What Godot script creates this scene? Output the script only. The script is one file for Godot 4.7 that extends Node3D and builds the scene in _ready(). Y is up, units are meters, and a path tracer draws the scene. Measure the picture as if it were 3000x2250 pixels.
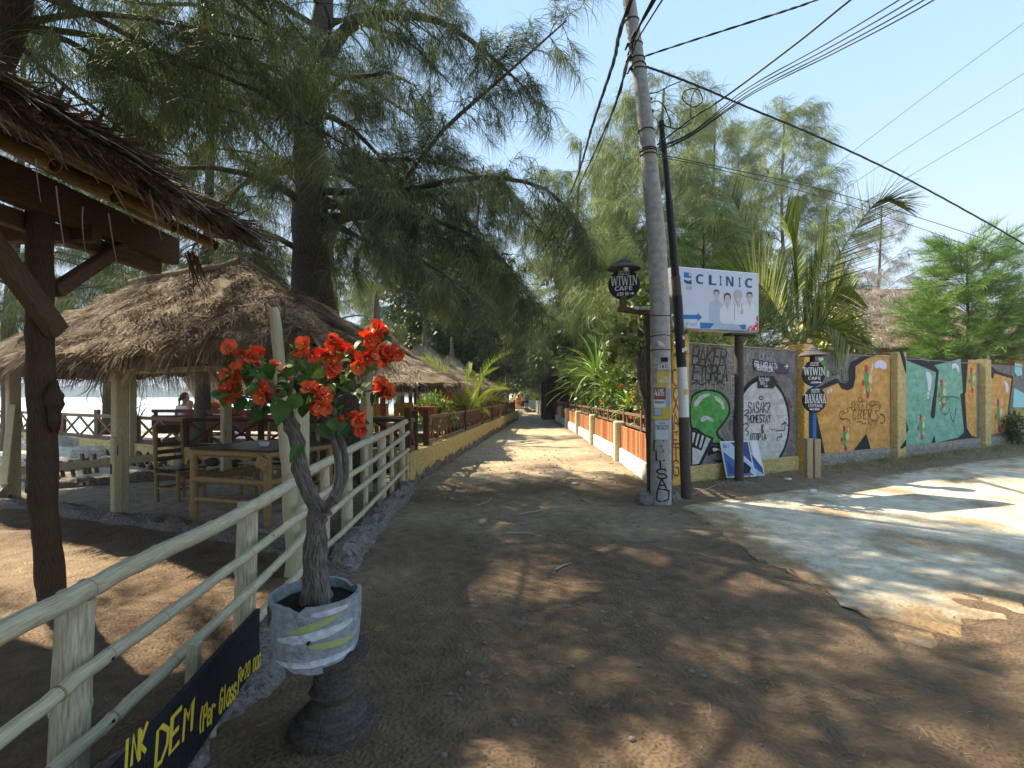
extends Node3D

# Metres, y up, the camera looks along -z. A photo pixel (3000 x 2250) at a depth d is measured with P(); G() is the point of the ground seen there.
const F := 1500.0
const CX := 1500.0
const HY := 1160.0
const EYE := 1.5
var rng := RandomNumberGenerator.new()
var noise := FastNoiseLite.new()
var fine := FastNoiseLite.new()
var M := {}
var tex_cache := {}
var T := {}


class MB:
	var v := PackedVector3Array()
	var n := PackedVector3Array()
	var uv := PackedVector2Array()
	var c := PackedColorArray()
	var col := Color.WHITE

	func tri(a: Vector3, b: Vector3, d: Vector3, na: Vector3, nb: Vector3, nd: Vector3, ua := Vector2.ZERO, ub := Vector2.ZERO, ud := Vector2.ZERO) -> void:
		if (b - a).cross(d - a).dot(na + nb + nd) > 0.0:
			v.append_array([a, d, b]); n.append_array([na, nd, nb]); uv.append_array([ua, ud, ub])
		else:
			v.append_array([a, b, d]); n.append_array([na, nb, nd]); uv.append_array([ua, ub, ud])
		c.append(col); c.append(col); c.append(col)

	func quad(a: Vector3, b: Vector3, d: Vector3, e: Vector3, nn: Vector3, ua := Vector2.ZERO, ub := Vector2(1, 0), ud := Vector2(1, 1), ue := Vector2(0, 1)) -> void:
		tri(a, b, d, nn, nn, nn, ua, ub, ud)
		tri(a, d, e, nn, nn, nn, ua, ud, ue)

	func quads(a: Vector3, b: Vector3, d: Vector3, e: Vector3, na: Vector3, nb: Vector3, nd: Vector3, ne: Vector3, ua: Vector2, ub: Vector2, ud: Vector2, ue: Vector2) -> void:
		tri(a, b, d, na, nb, nd, ua, ub, ud)
		tri(a, d, e, na, nd, ne, ua, ud, ue)

	func face(pts: Array, nn: Vector3) -> void:
		for i in range(1, pts.size() - 1):
			tri(pts[0], pts[i], pts[i + 1], nn, nn, nn, Vector2(pts[0].x, pts[0].y), Vector2(pts[i].x, pts[i].y), Vector2(pts[i + 1].x, pts[i + 1].y))

	# chamfered box: centre, size, axes; uv runs along the longest side
	func box(o: Vector3, s: Vector3, b := Basis.IDENTITY, bev := 0.006) -> void:
		var h := s * 0.5
		bev = minf(bev, minf(h.x, minf(h.y, h.z)) * 0.45)
		var ax := [b.x, b.y, b.z]
		var hs := [h.x, h.y, h.z]
		var off := Vector2(absf(o.x * 3.7 + o.y * 1.3), absf(o.z * 2.9 + o.y))
		for k in 3:
			var i := (k + 1) % 3
			var j := (k + 2) % 3
			if hs[i] > hs[j]:
				var t := i; i = j; j = t
			for sg in [-1.0, 1.0]:
				var p: Vector3 = o + ax[k] * hs[k] * sg
				var u: Vector3 = ax[i] * (hs[i] - bev)
				var w: Vector3 = ax[j] * (hs[j] - bev)
				var ui: float = hs[i] * 2.0
				var wj: float = hs[j] * 2.0
				quad(p - u - w, p + u - w, p + u + w, p - u + w, ax[k] * sg, off, off + Vector2(ui, 0), off + Vector2(ui, wj), off + Vector2(0, wj))
		if bev <= 0.0005:
			return
		for k in 3:
			var i := (k + 1) % 3
			var j := (k + 2) % 3
			for si in [-1.0, 1.0]:
				for sj in [-1.0, 1.0]:
					var w: Vector3 = ax[k] * (hs[k] - bev)
					var p: Vector3 = o + ax[i] * hs[i] * si + ax[j] * (hs[j] - bev) * sj
					var q: Vector3 = o + ax[i] * (hs[i] - bev) * si + ax[j] * hs[j] * sj
					var nn: Vector3 = (ax[i] * si + ax[j] * sj).normalized()
					quad(p - w, p + w, q + w, q - w, nn, off, off + Vector2(0, hs[k] * 2.0), off + Vector2(bev, hs[k] * 2.0), off + Vector2(bev, 0))
		for sx in [-1.0, 1.0]:
			for sy in [-1.0, 1.0]:
				for sz in [-1.0, 1.0]:
					var g: Vector3 = o + b.x * h.x * sx + b.y * h.y * sy + b.z * h.z * sz
					var ex: Vector3 = b.x * bev * sx
					var ey: Vector3 = b.y * bev * sy
					var ez: Vector3 = b.z * bev * sz
					var nn := (ex + ey + ez).normalized()
					tri(g - ey - ez, g - ex - ez, g - ex - ey, nn, nn, nn, off, off, off)

	func bar(a: Vector3, e: Vector3, w: float, h: float, up := Vector3.UP, bev := 0.006) -> void:
		var z := (e - a).normalized()
		if absf(z.dot(up)) > 0.98:
			up = Vector3.RIGHT
		var x := up.cross(z).normalized()
		box((a + e) * 0.5, Vector3(w, h, a.distance_to(e)), Basis(x, z.cross(x), z), bev)

	func tube(pts: Array, rad: Array, sides := 8, cap := true, wob := 0.0, flat := 1.0) -> void:
		var m := pts.size()
		var x := Vector3.ZERO
		var rows := []
		var nrm := []
		var vs := []
		var run := 0.0
		for i in m:
			var t: Vector3 = (pts[mini(i + 1, m - 1)] - pts[maxi(i - 1, 0)]).normalized()
			if x == Vector3.ZERO:
				x = t.cross(Vector3.FORWARD if absf(t.z) < 0.9 else Vector3.UP).normalized()
			x = (x - t * x.dot(t)).normalized()
			var y := t.cross(x)
			if i:
				run += pts[i].distance_to(pts[i - 1])
			var ring := PackedVector3Array()
			var rn := PackedVector3Array()
			for k in sides + 1:
				var a := TAU * (k % sides) / sides
				var q := 1.0 + wob * (sin(a * 2.0 + i * 1.7) * 0.5 + sin(a * 3.0 - i * 2.3) * 0.35 + sin(a * 5.0 + i * 4.1) * 0.2)
				var dv := x * cos(a) + y * sin(a) * flat
				ring.append(pts[i] + dv * float(rad[i]) * q)
				rn.append(dv.normalized())
			rows.append(ring); nrm.append(rn); vs.append(run)
		for i in m - 1:
			for k in sides:
				var u0 := float(k) / sides
				var u1 := float(k + 1) / sides
				quads(rows[i][k], rows[i][k + 1], rows[i + 1][k + 1], rows[i + 1][k], nrm[i][k], nrm[i][k + 1], nrm[i + 1][k + 1], nrm[i + 1][k], Vector2(u0, vs[i]), Vector2(u1, vs[i]), Vector2(u1, vs[i + 1]), Vector2(u0, vs[i + 1]))
		if cap:
			for e in [0, m - 1]:
				var t: Vector3 = (pts[1] - pts[0]).normalized() * -1.0 if e == 0 else (pts[m - 1] - pts[m - 2]).normalized()
				for k in sides:
					tri(pts[e], rows[e][k], rows[e][k + 1], t, t, t, Vector2(0.5, 0), Vector2(0.4, 0.1), Vector2(0.6, 0.1))

	func lathe(o: Vector3, prof: Array, seg := 24, b := Basis.IDENTITY, wob := 0.0) -> void:
		for i in prof.size() - 1:
			var p: Vector2 = prof[i]
			var q: Vector2 = prof[i + 1]
			var s := (q - p).normalized()
			for k in seg:
				var a0 := TAU * k / seg
				var a1 := TAU * (k + 1) / seg
				var w0 := 1.0 + wob * (sin(a0 * 3.0 + i) + sin(a0 * 7.0 + i * 2.0) * 0.5)
				var w1 := 1.0 + wob * (sin(a1 * 3.0 + i) + sin(a1 * 7.0 + i * 2.0) * 0.5)
				var d0 := b * Vector3(cos(a0), 0, sin(a0))
				var d1 := b * Vector3(cos(a1), 0, sin(a1))
				var n0: Vector3 = (d0 * s.y - b.y * s.x).normalized()
				var n1: Vector3 = (d1 * s.y - b.y * s.x).normalized()
				quads(o + d0 * p.x * w0 + b.y * p.y, o + d1 * p.x * w1 + b.y * p.y, o + d1 * q.x * w1 + b.y * q.y, o + d0 * q.x * w0 + b.y * q.y, n0, n1, n1, n0, Vector2(float(k) / seg, p.y), Vector2(float(k + 1) / seg, p.y), Vector2(float(k + 1) / seg, q.y), Vector2(float(k) / seg, q.y))

	# a polygon in the plane (o, x, y) with a thickness towards n
	func plate(o: Vector3, x: Vector3, y: Vector3, poly: PackedVector2Array, th: float) -> void:
		var nn := x.cross(y).normalized()
		var ix := Geometry2D.triangulate_polygon(poly)
		for i in range(0, ix.size(), 3):
			var a := poly[ix[i]]
			var d := poly[ix[i + 1]]
			var e := poly[ix[i + 2]]
			tri(o + x * a.x + y * a.y + nn * th, o + x * d.x + y * d.y + nn * th, o + x * e.x + y * e.y + nn * th, nn, nn, nn, a, d, e)
			if th > 0.004:
				tri(o + x * a.x + y * a.y, o + x * d.x + y * d.y, o + x * e.x + y * e.y, -nn, -nn, -nn, a, d, e)
		if th <= 0.004:
			return
		var sgn := 1.0 if Geometry2D.is_polygon_clockwise(poly) else -1.0
		for i in poly.size():
			var a := poly[i]
			var d := poly[(i + 1) % poly.size()]
			var en := Vector2(-(d - a).y, (d - a).x).normalized() * sgn
			var w := x * en.x + y * en.y
			var p := o + x * a.x + y * a.y
			var q := o + x * d.x + y * d.y
			quad(p, q, q + nn * th, p + nn * th, w, Vector2.ZERO, Vector2(a.distance_to(d), 0), Vector2(a.distance_to(d), th), Vector2(0, th))

	# a flat stroke with mitred joints, painted on the plane (o, x, y, n)
	func stroke(o: Vector3, x: Vector3, y: Vector3, pts: PackedVector2Array, w: float, lift: float) -> void:
		var nn := x.cross(y).normalized()
		var m := pts.size()
		if m < 2:
			return
		var lft := []
		var rgt := []
		for i in m:
			var a := pts[maxi(i - 1, 0)]
			var e := pts[mini(i + 1, m - 1)]
			var t := (e - a).normalized()
			var s := Vector2(-t.y, t.x)
			var k := 1.0
			if i > 0 and i < m - 1:
				var t1 := (pts[i] - a).normalized()
				k = 1.0 / clampf(s.dot(Vector2(-t1.y, t1.x)), 0.6, 1.0)
			var p := pts[i]
			if i == 0: p -= t * w * 0.3
			if i == m - 1: p += t * w * 0.3
			var l := p + s * w * 0.5 * k
			var r := p - s * w * 0.5 * k
			lft.append(o + x * l.x + y * l.y + nn * lift)
			rgt.append(o + x * r.x + y * r.y + nn * lift)
		for i in m - 1:
			quad(lft[i], lft[i + 1], rgt[i + 1], rgt[i], nn)

	# a thin bent blade: start, direction, length, width, pull (bend per length), segments
	func blade(p: Vector3, dir: Vector3, ln: float, w: float, pull: Vector3, seg: int, side: Vector3, tip := 0.25) -> void:
		var d := dir.normalized()
		var s := (side - d * side.dot(d)).normalized()
		var q := p
		for i in seg:
			var w0 := w * lerpf(1.0, tip, float(i) / seg)
			var w1 := w * lerpf(1.0, tip, float(i + 1) / seg)
			var e := q + d * ln / seg
			var nn := s.cross(d).normalized()
			quad(q - s * w0 * 0.5, q + s * w0 * 0.5, e + s * w1 * 0.5, e - s * w1 * 0.5, nn, Vector2(0, float(i) / seg), Vector2(1, float(i) / seg), Vector2(1, float(i + 1) / seg), Vector2(0, float(i + 1) / seg))
			q = e
			d = (d + pull / seg).normalized()

	# a lump: a sphere pushed in and out by noise
	func lump(o: Vector3, s: Vector3, noise: FastNoiseLite, amp: float, freq: float, seg := 12, b := Basis.IDENTITY) -> void:
		var rings := seg / 2 + 1
		var g := []
		for i in rings + 1:
			var row := PackedVector3Array()
			for k in seg + 1:
				var th := PI * i / rings
				var ph := TAU * (k % seg) / seg
				var d := Vector3(sin(th) * cos(ph), cos(th), sin(th) * sin(ph))
				var q := 1.0 + amp * noise.get_noise_3dv((o + d) * freq)
				row.append(o + b * (d * s * q))
			g.append(row)
		for i in rings:
			for k in seg:
				var nn0: Vector3 = (g[i + 1][k] - g[i][k + 1]).cross(g[i][k] - g[i + 1][k + 1])
				if nn0.dot((g[i][k] + g[i + 1][k + 1]) * 0.5 - o) < 0.0:
					nn0 = -nn0
				if nn0.length() < 1e-9:
					continue
				var na: Vector3 = (nn0.normalized() + (g[i][k] - o).normalized()).normalized()
				var nd: Vector3 = (nn0.normalized() + (g[i + 1][k + 1] - o).normalized()).normalized()
				quads(g[i][k], g[i][k + 1], g[i + 1][k + 1], g[i + 1][k], na, na, nd, nd, Vector2(k, i) / seg, Vector2(k + 1, i) / seg, Vector2(k + 1, i + 1) / seg, Vector2(k, i + 1) / seg)

	func build(off := Vector3.ZERO, with_color := false) -> ArrayMesh:
		if off != Vector3.ZERO:
			for i in v.size():
				v[i] -= off
		var a := []
		a.resize(Mesh.ARRAY_MAX)
		a[Mesh.ARRAY_VERTEX] = v
		a[Mesh.ARRAY_NORMAL] = n
		a[Mesh.ARRAY_TEX_UV] = uv
		if with_color:
			a[Mesh.ARRAY_COLOR] = c
		var m := ArrayMesh.new()
		m.add_surface_from_arrays(Mesh.PRIMITIVE_TRIANGLES, a)
		return m


func P(px: float, py: float, d: float) -> Vector3:
	return Vector3((px - CX) / F * d, EYE - (py - HY) / F * d, -d)


func G(px: float, py: float) -> Vector3:
	var d := F * EYE / (py - HY)
	return Vector3((px - CX) / F * d, 0, -d)


func V(x: float, y: float, d: float) -> Vector3:
	return Vector3(x, y, -d)


func R(a: float, b: float) -> float:
	return rng.randf_range(a, b)


func rdir() -> Vector3:
	return Vector3(R(-1, 1), R(-1, 1), R(-1, 1)).normalized()


# linear albedo
func L(r: float, g: float, b: float) -> Color:
	return Color(r, g, b).linear_to_srgb()


func noise_tex(a: Color, b: Color, freq: float, sd: int, kind := 0, size := 256) -> NoiseTexture2D:
	var key := "%s%s%.3f%d%d%d" % [a, b, freq, sd, kind, size]
	if tex_cache.has(key):
		return tex_cache[key]
	var f := FastNoiseLite.new()
	f.seed = sd
	f.frequency = freq / size
	f.fractal_octaves = 5
	f.fractal_gain = 0.6
	f.noise_type = FastNoiseLite.TYPE_SIMPLEX_SMOOTH if kind == 0 else FastNoiseLite.TYPE_CELLULAR
	var t := NoiseTexture2D.new()
	t.width = size
	t.height = size
	t.seamless = true
	t.seamless_blend_skirt = 0.3
	t.noise = f
	var g := Gradient.new()
	g.offsets = PackedFloat32Array([0.15, 0.5, 0.85])
	g.colors = PackedColorArray([a, a.lerp(b, 0.55), b])
	t.color_ramp = g
	tex_cache[key] = t
	return t


func bump_tex(freq: float, strength: float, sd: int, size := 256) -> NoiseTexture2D:
	var key := "n%.2f%.2f%d%d" % [freq, strength, sd, size]
	if tex_cache.has(key):
		return tex_cache[key]
	var f := FastNoiseLite.new()
	f.seed = sd + 50
	f.frequency = freq / size
	f.fractal_octaves = 4
	var t := NoiseTexture2D.new()
	t.width = size
	t.height = size
	t.seamless = true
	t.as_normal_map = true
	t.bump_strength = strength
	t.noise = f
	tex_cache[key] = t
	return t


# o: tri (repeats per metre, object axes), world, uv (Vector3), rough, bump, bfreq, vc, back, metal, spec, freq, seed, size, kind
func mat(called: String, a: Color, b: Color, o := {}) -> StandardMaterial3D:
	var m := StandardMaterial3D.new()
	m.resource_name = called
	m.roughness = o.get("rough", 0.85)
	m.metallic = o.get("metal", 0.0)
	m.metallic_specular = o.get("spec", 0.35)
	if a == b:
		m.albedo_color = a
	else:
		m.albedo_texture = noise_tex(a, b, o.get("freq", 8.0), o.get("seed", 1), o.get("kind", 0), o.get("size", 256))
	if o.has("bump"):
		m.normal_enabled = true
		m.normal_texture = bump_tex(o.get("bfreq", 24.0), 6.0, 3, 256)
		m.normal_scale = o.bump
	if o.has("tri"):
		m.uv1_triplanar = true
		m.uv1_scale = Vector3.ONE * float(o.tri)
		m.uv1_world_triplanar = o.get("world", false)
	elif o.has("uv"):
		m.uv1_scale = o.uv
	m.vertex_color_use_as_albedo = o.get("vc", false)
	if o.has("back"):
		m.backlight_enabled = true
		m.backlight = o.back
	m.cull_mode = BaseMaterial3D.CULL_DISABLED if o.has("two") else BaseMaterial3D.CULL_BACK
	M[called] = m
	return m


func origin_of(p: Node) -> Vector3:
	var o := Vector3.ZERO
	var q := p
	while q != self and q is Node3D:
		o += q.position
		q = q.get_parent()
	return o


func obj(called: String, b: MB, m: Material, parent: Node = self, colored := false) -> MeshInstance3D:
	var o := MeshInstance3D.new()
	o.name = called
	parent.add_child(o, true)
	var off := origin_of(parent)
	if parent == self and b.v.size():
		# a thing of one mesh gets its origin at its base
		var lo := b.v[0]
		var hi := b.v[0]
		for p in b.v:
			lo = lo.min(p); hi = hi.max(p)
		off = Vector3((lo.x + hi.x) * 0.5, lo.y, (lo.z + hi.z) * 0.5)
		o.position = off
	o.mesh = b.build(off, colored or (m is BaseMaterial3D and m.vertex_color_use_as_albedo))
	o.mesh.surface_set_material(0, m)
	return o


# the same mesh again at another place (mesh is in the axes of the given transform)
func put(called: String, mesh: Mesh, xf: Transform3D, parent: Node = self) -> MeshInstance3D:
	var o := MeshInstance3D.new()
	o.name = called
	parent.add_child(o, true)
	o.mesh = mesh
	xf.origin -= origin_of(parent)
	o.transform = xf
	return o


func many(called: String, mesh: Mesh, xfs: Array, cols: Array, parent: Node) -> MultiMeshInstance3D:
	var mm := MultiMesh.new()
	mm.transform_format = MultiMesh.TRANSFORM_3D
	mm.use_colors = cols.size() > 0
	mm.mesh = mesh
	mm.instance_count = xfs.size()
	var off := origin_of(parent)
	for i in xfs.size():
		var x: Transform3D = xfs[i]
		x.origin -= off
		mm.set_instance_transform(i, x)
		if cols.size():
			mm.set_instance_color(i, cols[i])
	var o := MultiMeshInstance3D.new()
	o.name = called
	o.multimesh = mm
	parent.add_child(o, true)
	return o


func thing(called: String, label: String, category: String, at: Vector3, group := "") -> Node3D:
	var o := Node3D.new()
	o.name = called
	add_child(o, true)
	o.position = at
	return tag(o, label, category, group)


func tag(o: Node3D, label: String, category: String, group := "") -> Node3D:
	o.set_meta("label", label)
	o.set_meta("category", category)
	if group:
		o.set_meta("group", group)
	return o


func kind(o: Node3D, k: String, label := "") -> Node3D:
	o.set_meta("kind", k)
	if label:
		o.set_meta("label", label)
	return o


func again(src: Node3D, label: String, at: Vector3, turn := 0.0, size := 1.0) -> Node3D:
	var o: Node3D = src.duplicate()
	o.name = String(src.name).rstrip("0123456789_")
	add_child(o, true)
	o.position = at
	o.rotation.y = src.rotation.y + turn
	o.scale = Vector3.ONE * size
	o.set_meta("label", label)
	return o


func spline(pts: Array, per := 6) -> Array:
	var out := []
	for i in pts.size() - 1:
		var p0 = pts[maxi(i - 1, 0)]
		var p3 = pts[mini(i + 2, pts.size() - 1)]
		for k in per:
			out.append(pts[i].cubic_interpolate(pts[i + 1], p0, p3, float(k) / per))
	out.append(pts[-1])
	return out


func lin(a: float, b: float, m: int) -> Array:
	var r := []
	for i in m:
		r.append(lerpf(a, b, float(i) / maxi(m - 1, 1)))
	return r


func smooth2(pts: Array, per := 5) -> PackedVector2Array:
	return PackedVector2Array(spline(pts, per))


const GLYPH := {"A": "002640 1232", "B": "00063645443303 3342413000", "C": "4536160501103041", "D": "00062644422000", "E": "46060040 0333", "F": "460600 0333", "G": "45361605011030414323", "H": "0006 4046 0343", "I": "2026", "J": "4641301001", "K": "0006 460340", "L": "060040", "M": "0006234640", "N": "00064046", "O": "103041453616050110", "P": "00063645443303", "R": "00063645443303 2340", "S": "453616050413334241301001", "T": "0646 2620", "U": "060110304146", "V": "062046", "W": "0610243046", "X": "0046 0640", "Y": "062346 2320", "Z": "06460040", "0": "103041453616050110", "1": "152620", "2": "05163645440040", "3": "051636454433 23334241301001", "&": "4004051626350201102042", "(": "36242230", ")": "16242210", "+": "1434 2325 1232", ">": "0343 254321", ".": "2021", "e": "02424334140301103041", "r": "0004 03143443", "l": "2620", "a": "4440 4334140301103041", "s": "43341403123241301001", "i": "2024 2526", "n": "0004 0314344340", "p": "0400 04143443423203", "h": "0006 0314344340", "t": "2620 0444", "o": "103041433414030110", "b": "0006 0414344341301000", "c": "4334140301103041", "u": "0401103041 4440", "~": "0314233443"}


# strokes of hand lettering in plane coordinates: text, start, letter height, step; returns an array of point lists
func letters(text: String, at: Vector2, h: float, step: float, slant := 0.0, rise := 0.0, wide := 0.62, jit := 0.05) -> Array:
	var out := []
	var x := at.x
	var y := at.y
	for ch in text:
		if GLYPH.has(ch):
			for s in String(GLYPH[ch]).split(" "):
				if s.length() < 4:
					continue
				var pts := PackedVector2Array()
				for i in range(0, s.length() - 1, 2):
					var q := Vector2(float(s[i]) / 4.0 * h * wide, float(s[i + 1]) / 6.0 * h)
					q += Vector2(R(-1, 1), R(-1, 1)) * h * jit
					pts.append(Vector2(x + q.x + q.y * slant, y + q.y))
				out.append(pts)
		x += step
		y += rise
	return out


func _ready() -> void:
	rng.seed = 41
	noise.seed = 7
	noise.frequency = 1.0
	noise.fractal_octaves = 3
	fine.seed = 19
	fine.frequency = 1.0
	fine.fractal_octaves = 2
	var cam := Camera3D.new()
	cam.name = "camera"
	cam.projection = Camera3D.PROJECTION_FRUSTUM
	cam.near = 0.1
	cam.far = 6000.0
	cam.size = 0.15
	cam.frustum_offset = Vector2(0, (HY - 1125.0) / F * 0.1)
	cam.position = Vector3(0, EYE, 0)
	add_child(cam)
	cam.current = true
	var env := Environment.new()
	env.background_mode = Environment.BG_SKY
	var sky := ProceduralSkyMaterial.new()
	sky.sky_top_color = L(0.30, 0.50, 0.77)
	sky.sky_horizon_color = L(0.88, 0.94, 0.98)
	sky.sky_curve = 0.16
	sky.ground_horizon_color = L(0.66, 0.84, 1.0)
	sky.ground_bottom_color = L(0.3, 0.28, 0.24)
	sky.sky_energy_multiplier = 0.77
	env.sky = Sky.new()
	env.sky.sky_material = sky
	env.tonemap_mode = Environment.TONE_MAPPER_LINEAR
	env.tonemap_exposure = 2.75
	env.sdfgi_enabled = true
	env.ssao_enabled = true
	env.ssil_enabled = true
	env.fog_enabled = true
	env.fog_density = 0.0007
	env.fog_light_color = Color(0.86, 0.93, 1.0)
	var we := WorldEnvironment.new()
	we.name = "world_environment"
	we.environment = env
	add_child(we)
	var sun := DirectionalLight3D.new()
	sun.name = "sun"
	sun.light_energy = 1.6
	sun.light_color = Color(1.0, 0.94, 0.83)
	sun.light_angular_distance = 0.53
	sun.shadow_enabled = true
	var el := deg_to_rad(48.0)
	var to_sun := Vector3(-0.79 * cos(el), sin(el), -0.61 * cos(el)).normalized()
	add_child(sun)
	sun.look_at_from_position(Vector3.ZERO, -to_sun, Vector3.UP)
	materials()
	ground_and_sea()
	wall_and_paint()
	trees()
	near_pavilion()
	middle_pavilion()
	far_pavilions()
	path_fence()
	beach_side()
	right_fence()
	bungalows()
	poles_and_cables()
	signs()
	front_fence()
	pot_and_flowers()
	drink_board()
	garden_plants()
	far_path()
	people()
	litter()


func materials() -> void:
	mat("dirt", L(0.60, 0.57, 0.55), L(1.0, 1.0, 1.0), {"tri": 0.35, "world": true, "freq": 14.0, "seed": 5, "size": 512, "vc": true, "rough": 0.95, "bump": 0.35, "bfreq": 110.0})
	mat("concrete_road", L(0.42, 0.36, 0.265), L(0.66, 0.585, 0.45), {"vc": true, "tri": 0.23, "world": true, "freq": 16.0, "seed": 6, "size": 512, "rough": 0.9, "bump": 0.22, "bfreq": 110.0})
	mat("sea", L(0.34, 0.50, 0.51), L(0.46, 0.60, 0.60), {"tri": 0.02, "world": true, "freq": 6.0, "rough": 0.3, "bump": 0.25, "bfreq": 90.0})
	mat("shore", L(0.05, 0.09, 0.05), L(0.09, 0.13, 0.06), {"tri": 0.03, "world": true, "rough": 0.95})
	mat("bark", L(0.045, 0.036, 0.030), L(0.17, 0.14, 0.115), {"uv": Vector3(5, 0.7, 1), "freq": 16.0, "seed": 8, "rough": 0.95, "bump": 1.5, "bfreq": 30.0})
	mat("pale_bark", L(0.22, 0.19, 0.16), L(0.42, 0.38, 0.33), {"uv": Vector3(3, 0.8, 1), "freq": 10.0, "seed": 9, "rough": 0.9, "bump": 0.8})
	mat("gray_bark", L(0.055, 0.048, 0.042), L(0.24, 0.21, 0.185), {"uv": Vector3(3, 1.6, 1), "freq": 7.0, "seed": 10, "rough": 0.92, "bump": 1.0})
	mat("dark_wood", L(0.035, 0.022, 0.013), L(0.12, 0.075, 0.045), {"uv": Vector3(10, 0.9, 1), "freq": 10.0, "seed": 11, "rough": 0.75, "bump": 0.6})
	mat("beam_wood", L(0.07, 0.045, 0.026), L(0.16, 0.105, 0.06), {"uv": Vector3(9, 0.8, 1), "freq": 9.0, "seed": 12, "rough": 0.75, "bump": 0.5})
	mat("fence_wood", L(0.13, 0.075, 0.05), L(0.27, 0.17, 0.115), {"uv": Vector3(14, 1.4, 1), "freq": 9.0, "seed": 13, "rough": 0.7, "bump": 0.4})
	mat("red_wood", L(0.20, 0.045, 0.022), L(0.36, 0.10, 0.05), {"uv": Vector3(8, 1.0, 1), "freq": 9.0, "seed": 14, "rough": 0.7, "bump": 0.4})
	mat("plank_a", L(0.30, 0.11, 0.04), L(0.50, 0.22, 0.09), {"uv": Vector3(9, 1.0, 1), "freq": 9.0, "seed": 15, "rough": 0.6, "bump": 0.4})
	mat("plank_b", L(0.20, 0.055, 0.022), L(0.40, 0.13, 0.055), {"uv": Vector3(9, 1.0, 1), "freq": 9.0, "seed": 16, "rough": 0.6, "bump": 0.4})
	mat("plank_c", L(0.36, 0.16, 0.06), L(0.56, 0.29, 0.13), {"uv": Vector3(9, 1.0, 1), "freq": 9.0, "seed": 17, "rough": 0.6, "bump": 0.4})
	mat("cream_wood", L(0.36, 0.33, 0.20), L(0.56, 0.53, 0.36), {"uv": Vector3(7, 0.9, 1), "freq": 10.0, "seed": 18, "rough": 0.75, "bump": 0.5})
	mat("cream_bamboo", L(0.36, 0.31, 0.20), L(0.66, 0.61, 0.45), {"uv": Vector3(3, 0.7, 1), "freq": 8.0, "seed": 19, "rough": 0.5, "bump": 0.35, "bfreq": 10.0})
	mat("bamboo", L(0.21, 0.14, 0.06), L(0.42, 0.30, 0.14), {"uv": Vector3(3, 1.2, 1), "freq": 9.0, "seed": 20, "rough": 0.5, "bump": 0.3})
	mat("dark_bamboo", L(0.02, 0.016, 0.014), L(0.075, 0.055, 0.045), {"uv": Vector3(6, 1.2, 1), "freq": 9.0, "seed": 21, "rough": 0.32, "bump": 0.3})
	mat("thatch", L(0.13, 0.095, 0.065), L(0.40, 0.31, 0.21), {"tri": 1.4, "freq": 40.0, "seed": 22, "size": 512, "rough": 0.95, "bump": 2.5, "bfreq": 60.0})
	mat("straw", Color.WHITE, Color.WHITE, {"vc": true, "rough": 0.85, "back": L(0.05, 0.04, 0.025), "two": 1})
	mat("leaf", Color.WHITE, Color.WHITE, {"vc": true, "rough": 0.5, "back": L(0.13, 0.17, 0.04), "two": 1})
	mat("needle", Color.WHITE, Color.WHITE, {"vc": true, "rough": 0.7, "back": L(0.17, 0.20, 0.08), "two": 1})
	mat("bract", L(0.66, 0.09, 0.022), L(0.84, 0.19, 0.06), {"tri": 9.0, "freq": 6.0, "rough": 0.6, "back": L(0.45, 0.06, 0.02), "two": 1})
	mat("bract_orange", L(0.72, 0.14, 0.03), L(0.88, 0.26, 0.08), {"tri": 9.0, "freq": 6.0, "rough": 0.6, "back": L(0.5, 0.1, 0.025), "two": 1})
	mat("bract_deep", L(0.50, 0.05, 0.02), L(0.70, 0.10, 0.035), {"tri": 9.0, "freq": 6.0, "rough": 0.6, "back": L(0.4, 0.05, 0.02), "two": 1})
	mat("yellow_wall", L(0.42, 0.33, 0.13), L(0.66, 0.52, 0.24), {"tri": 0.6, "freq": 9.0, "seed": 24, "size": 512, "rough": 0.9, "bump": 0.8})
	mat("ochre", L(0.58, 0.32, 0.065), L(0.78, 0.48, 0.13), {"tri": 0.7, "freq": 9.0, "seed": 25, "rough": 0.85, "bump": 0.7})
	mat("gray_wall", L(0.13, 0.125, 0.12), L(0.30, 0.285, 0.265), {"tri": 0.5, "freq": 8.0, "seed": 26, "size": 512, "rough": 0.92, "bump": 1.0, "bfreq": 30.0})
	mat("old_plaster", L(0.20, 0.185, 0.15), L(0.42, 0.39, 0.32), {"tri": 0.7, "freq": 9.0, "seed": 27, "size": 512, "rough": 0.92, "bump": 1.2})
	mat("stone_dark", L(0.05, 0.04, 0.035), L(0.13, 0.105, 0.09), {"tri": 2.0, "freq": 10.0, "seed": 28, "rough": 0.9, "bump": 1.0})
	mat("rubble", L(0.11, 0.095, 0.085), L(0.30, 0.27, 0.245), {"tri": 1.5, "freq": 12.0, "seed": 29, "size": 512, "rough": 0.95, "bump": 1.8, "bfreq": 16.0})
	mat("beach_rock", L(0.38, 0.35, 0.29), L(0.60, 0.56, 0.48), {"tri": 0.8, "freq": 10.0, "seed": 30, "rough": 0.9, "bump": 1.2})
	mat("pole_concrete", L(0.27, 0.26, 0.24), L(0.44, 0.43, 0.40), {"tri": 0.9, "freq": 9.0, "seed": 31, "size": 512, "rough": 0.85, "bump": 0.5, "bfreq": 60.0})
	mat("black_steel", L(0.010, 0.010, 0.012), L(0.035, 0.032, 0.035), {"uv": Vector3(3, 1, 1), "freq": 10.0, "seed": 32, "rough": 0.42, "bump": 0.2})
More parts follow.
